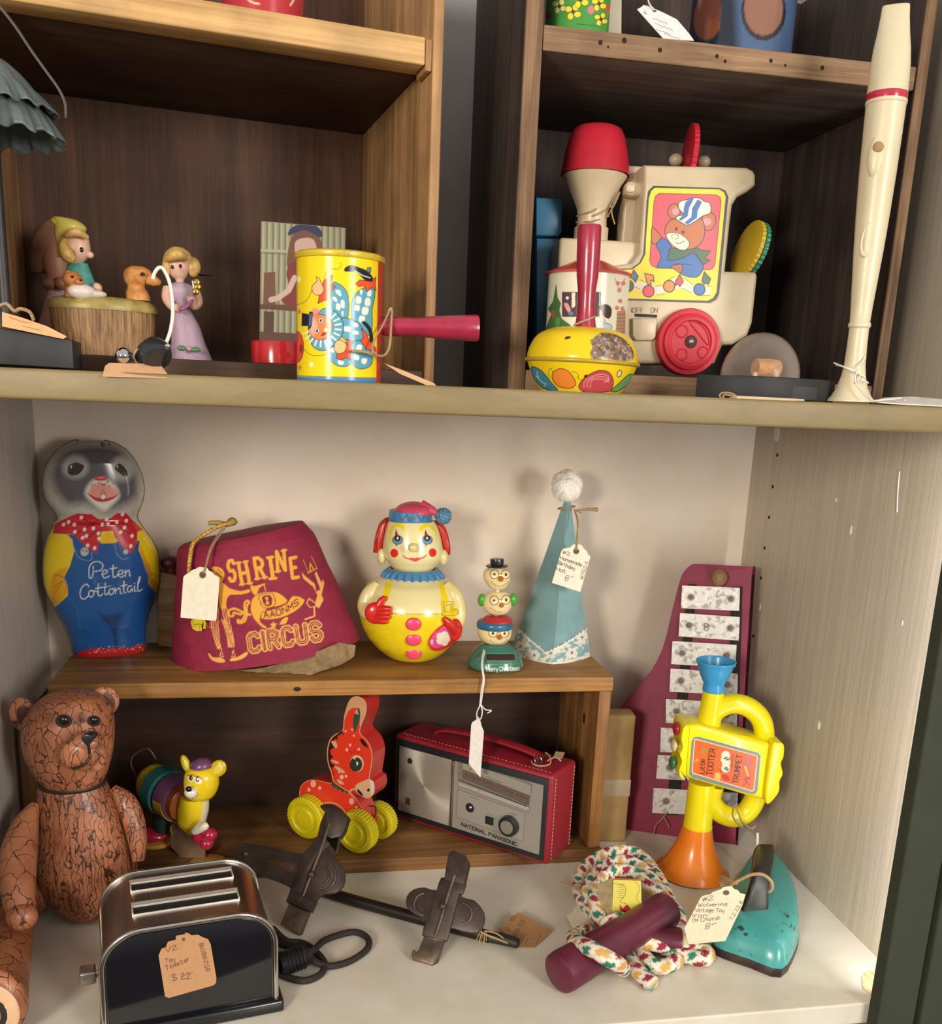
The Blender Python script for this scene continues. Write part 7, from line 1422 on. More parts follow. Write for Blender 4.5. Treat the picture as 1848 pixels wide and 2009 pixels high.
sn = new_obj('snout', join(sph(qP(462, 445, -.052), (112 * k_, 52 * k_, 98 * k_), 40, 24), sph(qP(562, 455, -.044), (60 * k_, 50 * k_, 92 * k_), 40, 24), sph(qP(500, 375, -.050), (85 * k_, 56 * k_, 62 * k_), 40, 24)), M_bh, hd_, 60)
new_obj('nose', prism(f.pts(Q(cat([(478, 338), (510, 326), (545, 336), (548, 356), (520, 385), (512, 398), (502, 386), (480, 360)], 3, True)), -.0725), -.075, -.062, .003), mat('black_nose', c('#26272a'), .2), hd_)
new_obj('mouth', tube([qP(x, y, w) for x, y, w in ((513, 392, -.0695), (519, 430, -.0660), (522, 455, -.0665), (511, 480, -.0690), (488, 503, -.0695), (450, 520, -.0675), (425, 527, -.0640))], .0016, 8, smooth=5), M_bdk, hd_, 60)
for x, r, w in ((370, 26, -.0675), (545, 22, -.0625)):
    new_obj('eye', sph(qP(x, 248, w), (r * k_, r * .6 * k_, r * 1.1 * k_), 24, 14), mat('black_gloss', c('#120f0e'), .15), hd_, 60); new_obj('eye_socket', sph(qP(x, 250, w + .005), (r * 1.75 * k_, r * .75 * k_, r * 1.55 * k_), 24, 14), mat('smoky_eye_stain', c('#453631'), .95, spec=.1), hd_, 60)
new_obj('arm', tube([qP(205, 735, -.012), qP(150, 850, -.030), qP(112, 1000, -.054), qP(102, 1150, -.080), qP(108, 1270, -.098), qP(128, 1360, -.108), qP(140, 1395, -.112)], [30 * k_, 74 * k_, 100 * k_, 98 * k_, 88 * k_, 74 * k_, 55 * k_], 28, smooth=6), M_ba, t, 60)
new_obj('paw', sph(qP(128, 1388, -.116), (84 * k_, 68 * k_, 76 * k_), 32, 20), M_ba, t, 60)
new_obj('arm', tube([qP(655, 640, .004), qP(730, 720, .000), qP(775, 830, -.006), qP(800, 950, -.012), qP(805, 1060, -.018)], [28 * k_, 62 * k_, 66 * k_, 56 * k_, 38 * k_], 28, smooth=6), M_bb, t, 60)
# thigh and foot reach forward on the shelf
foot = f.L(W(8, 1975, z=0.034)); hip = qP(120, 1500, -.02)
new_obj('leg', tube([(hip[0] + .010, .004, .024), (hip[0] - .002, -.030, .025), ((hip[0] + foot[0]) / 2 - .004, foot[1] * .62, .026), (foot[0] - .012, foot[1] + .004, .033)], [.022, .025, .026, .030], 28, smooth=6), M_ba, t, 60)
fc = (foot[0] - .012, foot[1] + .002, .036)
ft_ = new_obj('foot', sph(fc, (.032, .016, .0355), 40, 24), M_ba, t, 60)
rings = []
for sc_, m in ((.88, '#d9b18a'), (.70, '#262626'), (.50, '#b5662c')):
    new_obj('sole_ring', sph((fc[0] + .004, fc[1] - .0125 - (.88 - sc_) * .004, fc[2]), (.029 * sc_, .0045, .033 * sc_), 32, 14), mat('sole_paint_' + m[1:], c(m), .5), ft_, 60)

# --- roller skate frame with clamps
Q3 = ZM(440, 1560, 2.8)
base = W(572, 1838, z=0.0); b2_ = W(838, 1893, z=0.0)
yawk = math.degrees(math.atan2(b2_[1] - base[1], b2_[0] - base[0]))
f = Fr(base, yawk, 42)
t = thing('clamp_skate', 'rusty brown clamp-on metal skate with two cross shaped clamps on a long bar', 'skate', f)
M_rust = mat('brown_iron', c('#4d423c'), .42, .55, col2=c('#3a302b'), scale=45, bump=.12); M_rust2 = mat('worn_iron', c('#6a5747'), .4, .5, col2=c('#463a32'), scale=60, bump=.15)
Q7 = ZM(440, 1570, 6.6)
def pl_(pts, y0, y1, r, Qz=Q7, sm=0, m=None, name='plate', par=None):
    q = Qz(pts); q = cat(q, sm, True) if sm else q
    return new_obj(name, prism(f.pts(q, y0), y0, y1, r), m or M_rust, par or t)
# heel clamp: long slotted plate, cross arm, jaws
pl_([(120, 640), (180, 575), (260, 555), (520, 590), (760, 640), (1000, 685), (1070, 670), (1120, 610), (1200, 460), (1300, 150), (1500, 450), (1410, 680), (1450, 760), (1530, 860), (1560, 980), (1540, 1100), (1440, 1200), (1280, 1220), (1200, 1290), (1100, 1420), (800, 1320), (860, 1160), (780, 1090), (560, 1010), (400, 940), (300, 860), (150, 720)], -.004, .001, .0015, sm=2)
pl_([(540, 790), (560, 770), (880, 810), (900, 880), (850, 930), (760, 900), (650, 830)], -.0046, -.003, .0006, sm=2, m=mat('slot_rust', c('#4a2d1b'), .7), name='slot')
pl_([(1240, 60), (1400, 45), (1590, 190), (1590, 260), (1500, 470), (1290, 460), (1310, 170), (1260, 110)], -.006, .006, .002, sm=2, name='jaw'); pl_([(1215, 455), (1290, 450), (1510, 480), (1460, 690), (1420, 680), (1470, 470), (1290, 640), (1150, 800), (1060, 1050), (960, 1340), (820, 1320), (880, 1130), (1010, 700)], -.0055, -.003, .001, m=M_rust, name='channel')
pl_([(830, 1340), (1090, 1440), (980, 1720), (960, 1740), (720, 1600)], -.002, .008, .0015, name='jaw', m=M_rust2); pl_([(795, 1300), (850, 1150), (1180, 1290), (1110, 1440), (1000, 1400)], -.0075, .004, .0015, name='sleeve')
new_obj('rib', join(tube([f.P(*Q7([q])[0], -.0055) for q in ((1360, 300), (1250, 640), (1130, 950), (980, 1330))], .0022, 10, smooth=4), tube([f.P(*Q7([(1180 + 260 * math.cos(a), 970 + 230 * math.sin(a))])[0], -.0048) for a in np.linspace(-.9, 1.3, 14)], .0016, 8), tube([f.P(*Q7([(1170 + 185 * math.cos(a), 970 + 160 * math.sin(a))])[0], -.0048) for a in np.linspace(-.8, 1.3, 12)], .0013, 8)), M_rust2, t, 60)
new_obj('rivet', join(sph(f.P(*Q7([(1125, 960)])[0], -.006), .0042), sph(f.P(*Q7([(275, 695)])[0], -.004), .0035)), M_rust2, t, 60)
# toe clamp
pl_([(1100, 505), (1165, 520), (1190, 450), (1310, 470), (1300, 555), (1370, 575), (1425, 640), (1425, 710), (1390, 755), (1300, 745), (1230, 730), (1215, 805), (1085, 770), (1105, 690), (1040, 650), (1000, 610), (1000, 555), (1040, 515)], -.004, .001, .0015, Q3, 2)
pl_([(1235, 310), (1260, 300), (1325, 330), (1345, 370), (1310, 520), (1200, 495), (1225, 340)], -.006, .006, .002, Q3, 0, None, 'jaw'); pl_([(1100, 765), (1205, 800), (1165, 915), (1140, 935), (1035, 905), (1025, 870), (1035, 845), (1060, 860)], -.003, .007, .0015, Q3, 0, M_rust2, 'jaw')
pl_([(1188, 455), (1330, 490), (1310, 545), (1290, 540), (1225, 800), (1088, 770)], -.0065, -.003, .0012, Q3, 0, None, 'channel')
new_obj('rib', join(tube([f.P(*Q3([q])[0], -.0068) for q in ((1265, 440), (1225, 560), (1190, 680), (1160, 770))], .0022, 10, smooth=4), tube([f.P(*Q3([(1100 + 58 * math.cos(a), 600 + 60 * math.sin(a))])[0], -.0045) for a in np.linspace(1.6, 4.7, 12)], .0014, 8), tube([f.P(*Q3([(1300 + 60 * math.cos(a), 650 + 58 * math.sin(a))])[0], -.0045) for a in np.linspace(-1.4, 1.5, 12)], .0014, 8)), M_rust2, t, 60)
new_obj('rivet', sph(f.P(*Q3([(1200, 610)])[0], -.007), .0045), M_rust2, t, 60)
A, B = np.array(f.L(W(455, 1680, z=.030))), np.array(f.L(W(1016, 1851, z=.0085)))
bp_ = [np.array(f.L(W(x, y, z=z))) for x, y, z in ((580, 1728, .012), (660, 1757, .012), (800, 1796, .011), (900, 1822, .010), (960, 1838, .009))]
new_obj('bar', tube([tuple(q) for q in bp_], .0085, 16, smooth=3, sq=.8), mat('dark_iron_bar', c('#2b2522'), .45, .5), t, 60)
new_obj('bar_tip', tube([f.L(W(x, y, z=.008)) for x, y in ((950, 1836), (985, 1842), (1016, 1851))], [.0062, .0066, .0055], 14, smooth=3), mat('greenish_iron_tip', c('#2f352e'), .45, .4), t, 60)
pt_ = [(980, 1822), (1000, 1800), (1018, 1790), (1084, 1825), (1050, 1858), (1018, 1858)]
def sk_txt(p):
    I = c('#5b3f2a'); p.text('V-15', (998, 1828), (1012, 1800), (-7, -3), I, 1.1, jit=.2); p.text('$13.50', (1012, 1840), (1030, 1808), (-7, -3.5), I, 1.1, jit=.2); p.line([(1030, 1852), (1036, 1840)], I, 1.1); p.line([(1050, 1855), (1062, 1832)], I, 1.0)
price_tag('brown kraft tag lying on the white shelf at the tip of the rusty skate', Fr(W(1018, 1856, z=.0015), 0, 82), pt_, c('#a67c54'), [], sk_txt, kraft=True, n=(80, 90))
meta(new_obj('twine_tie', join(tube([fl(*q) for q in ((945, 1808, .026), (942, 1824, .022), (950, 1832, .020), (970, 1840, .016), (990, 1848, .010), (1010, 1856, .004))], .0011, 6, smooth=5), tube([fl(*q) for q in ((950, 1826, .022), (975, 1832, .017), (1000, 1852, .006))], .0009, 6, smooth=4), *[tube([fl(942 + 3 * i, 1828, .020), fl(934 + 5 * i, 1846 + (i % 2) * 6, .008)], .0007, 5) for i in range(5)]), M_twine), 'frayed twine tied around the toe end of the rusty skate', 'twine')

# --- wooden xylophone leaning in the corner
Q = ZM(1160, 1080, 2.87)
f = Fr(W(1330, 1642, z=0), -24, 8)
t = thing('toy_xylophone', 'maroon wooden xylophone with eight scuffed metal bars leaning in the back corner', 'xylophone', f)
f = Fr(f.o, -24, 8)
bd_ = cat([(560, 84), (620, 78), (900, 94), (905, 110), (898, 320), (868, 820), (812, 1640), (800, 1652), (560, 1622), (300, 1600), (190, 1585), (120, 1545), (78, 1475), (75, 1380), (95, 1150), (130, 950), (205, 830), (330, 690), (405, 540), (450, 360), (490, 200), (515, 130)], 3, True)
fp = f.pts(Q(bd_)); zmin = min(q[1] for q in fp)
new_obj('board', prism([(x, max(z, 0.0)) for x, z in fp], 0, .014, .0015), mat('maroon_painted_wood', c('#8f2b48'), .6, col2=c('#7e243f'), scale=30, bump=.08), t)
bars = [((512, 197), (838, 210), (832, 340), (505, 325)), ((500, 352), (836, 375), (830, 508), (492, 483)), ((457, 510), (818, 532), (812, 658), (450, 640)), ((447, 663), (825, 695), (822, 815), (440, 795)), ((420, 835), (822, 860), (820, 990), (420, 970)), ((392, 997), (815, 1020), (812, 1150), (388, 1135)), ((375, 1150), (820, 1180), (815, 1310), (365, 1285)), ((350, 1337), (825, 1365), (822, 1495), (343, 1478))]
bm_ = paintmat('scuffed_aluminium', .45, 0, .1, 200, .5, .45); M_felt = mat('black_rail', c('#1f191b'), .8)
new_obj('rail', prism(f.pts(Q([(545, 190), (590, 190), (490, 1490), (420, 1490)]), -.003), -.004, 0, .0006), M_felt, t); new_obj('rail', prism(f.pts(Q([(790, 205), (850, 205), (815, 1495), (755, 1495)]), -.003), -.004, 0, .0006), M_felt, t)
for i, q in enumerate(bars):
    bo_ = new_obj('metal_bar', sheet(f.pts(Q(list(q)), -.0065), -.0065, .0022, 50, 110), bm_, t, 40); p = Paint(bo_, f, c('#cbc8c2'))
    P_ = Q([(q[0][0] - 20, q[0][1] - 20), (q[1][0] + 20, q[1][1] - 20), (q[2][0] + 20, q[2][1] + 30), (q[3][0] - 20, q[3][1] + 30)])
    p.noise(P_, c('#7d7873'), .11, .54, .66, .7, 10 + i); p.noise(P_, c('#e1ded8'), .2, .55, .7, .7, 30 + i)
    for u in (.15, .84):
        sx_, sy2 = q[0][0] + (q[1][0] - q[0][0]) * u, (q[0][1] + q[3][1]) / 2 + (q[1][1] - q[0][1]) * u; p.ell(*Q([(sx_, sy2)])[0], 8, 7, c('#85807a'), 0, None, 0, 4); p.ell(*Q([(sx_, sy2)])[0], 5.2, 5.2, c('#8f8a84'), 0, c('#4d4845'), 1)
    if i == 1: p.text('8', Q([(635, 450)])[0], Q([(660, 452)])[0], (0, -14), c('#4a4543'), 1.6)
    p.done()
    sc2 = [sph(f.P(*Q([(q[0][0] + (q[1][0] - q[0][0]) * u, (q[0][1] + q[3][1]) / 2 + (q[1][1] - q[0][1]) * u)])[0], -.007), (.0026, .0012, .0026), 14, 8) for u in (.15, .84)]
    new_obj('screw', join(*sc2), mat('dull_screw', c('#7d7771'), .5, .5), bo_, 60)
new_obj('wooden_knob', sph(f.P(*Q([(722, 152)])[0], -.010), (.0105, .010, .0115)), wood('knob_wood', c('#8a6644'), c('#ab855d'), c('#bd9870'), 0, .5), t, 60)
new_obj('string', join(tube([f.P(*Q([q])[0], -.010) for q in ((432, 1470), (400, 1510), (362, 1550), (352, 1605))], .0009, 6, smooth=5), tube([f.P(*Q([q])[0], -.010) for q in ((400, 1490), (420, 1520), (440, 1560))], .0009, 6, smooth=5)), M_twine, t, 60)
# --- kraft box wedged between crate and xylophone
f = Fr((x1 + .003, .372, .0), -6)
t = thing('card_box', 'tan cardboard box with strip of clear tape, between the low crate and the xylophone', 'box', f)
f = Fr(f.o, -6)
a, b2 = f.p(1190, 1590), f.p(1246, 1404); xr_ = f.p(1240, 1500)[0]
new_obj('carton', rbox(.0, xr_, 0, .030, .0, b2[1], .003), mat('tan_carton', c('#a1834f'), .7, col2=c('#8d7245'), scale=30), t)
new_obj('tape', rbox(.0005, xr_ + .0004, -.0005, .0305, f.p(1215, 1562)[1], f.p(1215, 1530)[1], .0003), mat('clear_tape', c('#a8977c'), .25), t)

# --- plastic trumpet
Q = ZM(1160, 1080, 2.87)
f = Fr(W(1355, 1748, z=0) + np.array([.0, .050, 0]), -8)
t = thing('toy_trumpet', 'yellow plastic toy trumpet with orange bell and blue mouthpiece, standing upright', 'trumpet', f)
M_ty = mat('yellow_trumpet_plastic', c('#f3e312'), .25, coat=.25, col2=c('#ecda0e'), scale=20); M_to = mat('orange_plastic', c('#f0861f'), .25, coat=.25, col2=c('#e67a17'), scale=15); M_tb = mat('sky_blue_plastic', c('#3f9fd6'), .25)
kz = f.k(1360, 1560) / 2.87
A = np.array(qP(598, 1548)); B0 = np.array(qP(560, 1850)); B0[2] = 0.0008; B0 = np.array([qP(561, 1850)[0], 0, .0008])
bellp = cat([(80, 0), (84, .06), (95, .25), (112, .45), (140, .66), (172, .84), (203, .965), (206, .985), (203, 1.0)], 5)
new_obj('bell', alathe(tuple(A), tuple(B0), [(r * kz, u) for r, u in bellp], 96), M_to, t)
new_obj('lower_tube', alathe(qP(598, 1556), qP(625, 1300), [(80 * kz, 0), (82 * kz, .03), (78 * kz, .08), (74 * kz, 1)], 48), M_ty, t); new_obj('upper_tube', alathe(qP(655, 1020), qP(690, 790), [(66 * kz, 0), (62 * kz, .4), (57 * kz, .98), (50 * kz, 1)], 48), M_ty, t)
new_obj('loop_tube', tube([qP(660, 1020), qP(680, 930), qP(725, 885), qP(800, 862), qP(880, 880), qP(945, 935), qP(972, 1010), qP(970, 1110)], 55 * kz, 24, smooth=6), M_ty, t, 60)
new_obj('loop_tube', tube([qP(690, 1320), qP(672, 1400), qP(720, 1470), qP(800, 1500), qP(870, 1475), qP(915, 1410), qP(930, 1340)], 58 * kz, 24, smooth=6), M_ty, t, 60)
vb = [(545, 985), (600, 980), (720, 1010), (1000, 1085), (1012, 1100), (985, 1330), (975, 1410), (930, 1400), (560, 1290), (530, 1270), (535, 1200)]
new_obj('valve_block', prism(f.pts(Q(vb), -.024), -.024, .020, .006, 4), M_ty, t)
def lobes(pts, y0, y1): return prism(f.pts(Q(cat(pts, 5, True)), y0), y0, y1, .004, 3)
new_obj('flange', lobes([(1020, 1105), (1050, 1085), (1085, 1095), (1085, 1160), (1070, 1200), (1080, 1260), (1062, 1300), (1058, 1360), (1010, 1422), (985, 1420), (985, 1330)], -.030, .020), M_ty, t); new_obj('flange', lobes([(520, 1000), (545, 985), (550, 1020), (530, 1270), (540, 1290), (505, 1280), (495, 1240), (510, 1190), (500, 1150), (515, 1110), (508, 1060)], -.026, .018), M_ty, t)
pr = cat([(56, 0), (60, .04), (57, .25), (66, .38), (80, .55), (92, .8), (104, .95), (106, 1.0), (100, 1.0), (90, .8), (66, .45), (20, .4)], 3)
new_obj('mouthpiece', alathe(qP(688, 792), qP(703, 622), [(r * kz, u) for r, u in pr], 64), M_tb, t)
for nm, (x, y), col, r in (('valve_button', (490, 1003), '#a31d2b', 34), ('valve_button', (478, 1098), '#d9c49a', 32), ('valve_button', (468, 1195), '#2f6b4a', 34)):
    new_obj(nm, join(sph(qP(x - 12, y, -.012), (r * .55 * kz, r * 1.05 * kz, r * 1.1 * kz), 28, 18), cyl(qP(x - 8, y, -.012), qP(530, y + 16, -.012), 9 * kz)), mat('button_' + col[1:], c(col), .2, coat=.3), t, 60)
lb = [(566, 1075), (578, 1052), (600, 1048), (940, 1140), (953, 1158), (935, 1352), (920, 1372), (900, 1372), (570, 1278), (552, 1260)]
ob = new_obj('label', sheet(f.pts(Q(lb), -.0243), -.0243, .0004, 260, 300), paintmat('sticker_print'), t, None); p = Paint(ob, f, c('#78868a')); Z7 = ZM(1300, 1420, 7.108)
p.poly(Z7([(445, 225), (465, 215), (1310, 445), (1322, 470), (1270, 925), (1245, 938), (425, 690), (412, 665)]), c('#e8641c'), 0, c('#f2d9c0'), 1.5)
TK = c('#33201a'); p.text('Little', Z7([(578, 700)])[0], Z7([(590, 500)])[0], (-9, -1.6), TK, 1.7); p.text('TOOTER', Z7([(690, 718)])[0], Z7([(735, 352)])[0], (-11, -1.6), TK, 1.9); p.text('TRUMPET', Z7([(1052, 832)])[0], Z7([(1105, 442)])[0], (-10.5, -1.4), TK, 1.9)
for x, y, r in ((880, 440, 8.5), (885, 540, 8.5), (880, 620, 8.5), (860, 500, 7)): p.ell(*Z7([(x, y)])[0], r, r, c('#efe3c6'))
for x, y in ((880, 480), (910, 500), (880, 620), (905, 640)): p.line(Z7([(x - 25, y + 6), (x + 20, y - 10)]), INK, 1.8); p.line(Z7([(x - 8, y - 22), (x + 5, y + 20)]), INK, 1.4)
p.ell(*Z7([(765, 740)])[0], 6, 9, c('#f2b85a')); p.poly(Z7([(820, 720), (890, 710), (940, 790), (870, 790), (840, 760)]), c('#c92a22'), 2); p.poly(Z7([(440, 540), (475, 470), (510, 510)]), c('#f0a83c')); p.line(Z7([(540, 400), (580, 350), (600, 370), (570, 420)]), c('#8a9a2c'), 3, 3); p.line(Z7([(770, 650), (790, 630), (815, 640), (810, 680)]), TK, 1, 3)
for x in (950, 968): p.line(Z7([(x, 640), (x + 20, 420)]), TK, 1)
for i in range(5): p.line(Z7([(1110 + i * 27, 800 - i * 4), (1140 + i * 27, 440 + i * 12)]), c('#b0301c'), .8)
p.line(Z7([(1120, 860), (1160, 820), (1150, 780), (1190, 830), (1225, 870)]), c('#b3202c'), 2, 3); p.line(Z7([(1150, 600), (1190, 720)]), c('#f0c83a'), 3); p.line(Z7([(1180, 600), (1200, 480)]), c('#9a6aa0'), 4); p.line(Z7([(1160, 760), (1215, 760)]), c('#7d3f9a'), 3); p.done()
new_obj('string', join(tube([qP(x, y, w) for x, y, w in ((800, 1450, -.024), (796, 1490, -.026), (815, 1530, -.025), (850, 1560, -.022))], .0012, 6, smooth=5), tube([qP(x, y, w) for x, y, w in ((810, 1440, -.022), (830, 1480, -.027), (850, 1530, -.024), (900, 1565, -.018), (925, 1550, -.016))], .0012, 6, smooth=5)), M_twine, t, 60)
fs = Fr(W(1478, 1735, z=0), 0)
fs_ = [fl(*q) for q in ((1486, 1634, .058), (1486, 1644, .052), (1485, 1657, .043), (1479, 1676, .022), (1471, 1690, .010), (1460, 1702, .0022))]
tg_ = price_tag('tan tag on a thick white cord hanging behind the toy iron handle', Fr(W(1452, 1736, z=.0012), 10, 86), [(1436, 1732), (1443, 1718), (1463, 1699), (1459, 1707), (1446, 1728)], c('#bda57f'), (), kraft=True, n=(30, 30))
so_ = new_obj('string', tube([Fr(W(1452, 1736, z=.0012), 10, 86).L(q) for q in fs_], .0016, 8, smooth=5), M_wtwine, tg_, 60)

# --- turquoise toy iron
sole = [fl(x, y) for x, y in ((1490, 1702), (1512, 1708), (1532, 1728), (1550, 1760), (1562, 1800), (1566, 1845), (1560, 1875), (1532, 1919), (1470, 1900), (1402, 1874), (1398, 1850), (1420, 1800), (1448, 1745), (1470, 1712))]
cxy = np.mean(np.array(sole), 0)
f = Fr((cxy[0], cxy[1], 0), 0)
t = thing('toy_iron', 'turquoise toy clothes iron with black handle and yellow eyelet', 'iron', f)
so2 = [(q[0] - cxy[0], q[1] - cxy[1]) for q in sole]; so2 = cat(so2, 3, True)
def scale2(pl, k, dx=0, dy=0): return [(x * k + dx, y * k + dy) for x, y in pl]
new_obj('soleplate', slab(so2, 0.0, .010, .0015), mat('dark_soleplate', c('#2e2422'), .4, .3, col2=c('#4a3a34'), scale=60), t)
V, F = [], []; n = len(so2); lv2 = [(.99, .0095), (.975, .016), (.95, .024), (.90, .032), (.84, .0365), (.70, .039)]
tiltz = lambda x, y, z: z - (0.0)
for k2, z in lv2:
    for x, y in scale2(so2, k2, 0, -.0): V.append((x, y, z))
for i in range(len(lv2) - 1):
    for k in range(n): F.append((i * n + k, i * n + (k + 1) % n, (i + 1) * n + (k + 1) % n, (i + 1) * n + k))
F.append(tuple((len(lv2) - 1) * n + k for k in range(n)))
new_obj('body', (V, F), mat('chipped_turquoise', c('#429a96'), .3, col2=c('#33403c'), scale=70, coat=.2, lo=.33, hi=.38), t, 50)
HI = Hit(t.children[-1], f); e0 = np.array(HI(1508, 1853)); en = np.array([-.08, -.62, .78]); e1 = np.cross(en, [1, 0, 0]); e1 /= np.linalg.norm(e1); e2 = np.cross(en, e1); ec = e0 + en * .0012
new_obj('eyelet', tube([tuple(ec + .0072 * (e1 * math.cos(a) + e2 * math.sin(a))) for a in np.linspace(0, 2 * PI, 32, endpoint=False)], .0026, 12, True), mat('yellow_eyelet', c('#c9a545'), .35), t, 60); new_obj('eyelet_hole', cyl(tuple(ec - en * .003), tuple(ec + en * .0004), .0058), mat('slot_dark', c('#0c0a09'), .8), t)
# handle: flared rear foot rising to a grip that runs forward over the body
def hrow(pl, yloc, w): return [f.L(W(px, py, y=cxy[1] + yloc)) for px, py in pl]
hr = [((1438, 1822), (1510, 1836), -.052, .010), ((1448, 1800), (1506, 1812), -.050, .010), ((1462, 1765), (1506, 1775), -.046, .010), ((1470, 1740), (1506, 1748), -.042, .011), ((1474, 1722), (1508, 1728), -.036, .013), ((1476, 1700), (1512, 1706), -.020, .014), ((1478, 1682), (1516, 1688), 0.0, .013), ((1481, 1666), (1517, 1670), .022, .012), ((1485, 1659), (1516, 1661), .034, .010)]
V, F = [], []
for (a, b2, yl, th) in hr:
    A, B = np.array(f.L(W(*a, y=cxy[1] + yl))), np.array(f.L(W(*b2, y=cxy[1] + yl))); m_ = (A + B) / 2; u = (B - A) / 2
    for k in range(20):
        aa = 2 * PI * k / 20; cs, sn2 = math.cos(aa), math.sin(aa); cs = math.copysign(abs(cs) ** .5, cs); sn2 = math.copysign(abs(sn2) ** .5, sn2); V.append(tuple(m_ + u * cs + np.array([0, th * .5 * sn2 * .8, -th * .5 * sn2 * (.2 if yl < -.04 else .9)]) * 1.0))
for i in range(len(hr) - 1):
    for k in range(20): F.append((i * 20 + k, i * 20 + (k + 1) % 20, (i + 1) * 20 + (k + 1) % 20, (i + 1) * 20 + k))
F.append(tuple(range(20))); F.append(tuple((len(hr) - 1) * 20 + k for k in range(20)))
new_obj('handle', (V, F), mat('black_iron_handle', c('#1d1e22'), .35, col2=c('#2c2e22'), scale=25), t, 50)
Q5_ = ZM(1320, 1640, 6.6)
def iron_txt(p):
    I = c('#4a423a')
    for s_, a, b_, up in (('#2', (375, 855), (520, 825), (2, -9)), ('Wolverine', (325, 915), (700, 905), (1.6, -6.6)), ('Vintage Toy', (285, 985), (665, 985), (1.2, -6.8)), ('Iron', (255, 1050), (440, 1050), (1.2, -6.2)), ('(M Chord)', (250, 1118), (600, 1085), (1.2, -6.8)), ('8-', (415, 1215), (560, 1160), (2, -11))): p.text(s_, Q5_([a])[0], Q5_([b_])[0], up, I, 1.15, jit=.25, smooth=3)
    p.text('7.2.22.8', Q5_([(770, 1090)])[0], Q5_([(905, 860)])[0], (-6, -3), I, 1.0, jit=.2)
ftag = Fr(W(1365, 1852, z=.040), -6, 42)
price_tag('cream scalloped tag with handwriting tied to the turquoise toy iron handle', ftag, Q5_([(148, 1200), (365, 790), (420, 765), (480, 760), (520, 725), (570, 708), (620, 690), (650, 665), (700, 655), (760, 650), (800, 690), (840, 700), (870, 740), (940, 755), (900, 900), (680, 1360), (200, 1405), (175, 1300)]), c('#ddd0b3'), (), iron_txt, hole=(*Q5_([(690, 735)])[0], 6.5, 5), n=(200, 190))
meta(new_obj('twine_tie', join(tube([fl(1425, 1752, .062), fl(1432, 1738, .072), fl(1452, 1726, .080), fl(1474, 1716, .088), fl(1496, 1716, .090), fl(1512, 1728, .084), fl(1515, 1742, .076), fl(1508, 1750, .070)], .0018, 8, smooth=5), *[tube([fl(1440 + 2 * i, 1730 + i, .072), fl(1424 + i * 3, 1722 + 3 * i, .072), fl(1411 + (i % 3) * 2, 1718 + 5 * i, .068)], .0011, 6, smooth=4) for i in range(5)]), M_twine), 'frayed jute twine looped around the black handle of the toy iron', 'twine')

# --- jump rope bundle
Q = ZM(1060, 1640, 5.133)
org = W(1240, 1900, z=0)
f = Fr((org[0], org[1], 0), 0)
t = thing('jump_rope', 'bundled jump rope of white cord flecked with maroon and green, maroon wooden handles', 'jump rope', f)
def rp_(path, r=.0082, nseg=28):
    P = cat([f.L(W(*Q([(x, y)])[0], z=z)) for x, y, z in path], 22); s = tube(P, r, nseg); n = len(P); Pa = np.array(P)
    L_ = np.concatenate([[0], np.cumsum(np.linalg.norm(np.diff(Pa, axis=0), axis=1))]); col = np.zeros((n * nseg, 3)); wv = RNG.uniform(0, 9)
    for i in range(n):
        for k in range(nseg):
            u = L_[i] / .0150 + wv; q = (k / nseg * 4 + u * .6); row = int(math.floor(q)) % 4; ph = (u * 1.1 + row * .5 + .10 * math.sin(k * 2.1 + i * .9)) % 3; e = ph % 1
            cc = (.80, .72, .60)
            if (q % 1) > .30 and e < .66: cc = ((.30, .02, .05), (.02, .20, .13), (.62, .36, .10))[int(ph) % 3]
            col[i * nseg + k] = cc
    # twisted strands on the surface
    return s, col
paths = [
 [(560, 800, .012), (430, 650, .012), (385, 500, .014), (420, 370, .018), (520, 260, .022), (680, 180, .024), (850, 150, .024), (1000, 200, .022), (1100, 300, .020), (1200, 450, .018), (1290, 640, .018), (1385, 800, .016), (1415, 930, .014)],
 [(600, 880, .014), (490, 640, .022), (505, 480, .028), (590, 360, .032), (730, 270, .034), (880, 260, .034), (1010, 320, .032), (1110, 420, .028), (1190, 540, .024), (1290, 700, .020), (1350, 830, .012)],
 [(640, 900, .022), (560, 720, .030), (560, 540, .036), (640, 420, .040), (760, 350, .042), (880, 355, .042), (1000, 420, .038), (1090, 520, .034), (1200, 600, .028)],
 [(470, 960, .020), (345, 1010, .024), (345, 1060, .034), (480, 1120, .048), (650, 1215, .048), (780, 1290, .036), (830, 1340, .016), (800, 1300, .009)],
 [(960, 1040, .010), (1040, 1060, .018), (1200, 1100, .016), (1400, 1120, .012), (1600, 1140, .0095), (1685, 1190, .0095), (1640, 1240, .0095), (1500, 1215, .0095), (1350, 1180, .0095), (1150, 1080, .0095)],
 [(880, 1060, .010), (860, 1150, .0095), (900, 1240, .0095), (960, 1330, .0095), (1050, 1430, .0095), (1130, 1490, .0095)],
 [(960, 1040, .010), (980, 1120, .011), (1050, 1220, .0095), (1150, 1310, .0095), (1270, 1310, .0095), (1380, 1250, .0095)],
 [(640, 920, .030), (690, 870, .036), (760, 850, .036), (820, 840, .034)]]
ss, cols = [], []
for pa in paths:
    s, cl_ = rp_(pa); ss.append(s); cols.append(cl_)
ro = new_obj('rope', join(*ss), paintmat('braided_cotton', .85, 0, .4, 700), t, 60)
me = ro.data; cc4 = np.ones((len(me.vertices), 4)); allc = np.concatenate(cols)
if len(allc) == len(cc4): cc4[:, :3] = allc
else: cc4[:, :3] = (.75, .68, .58)
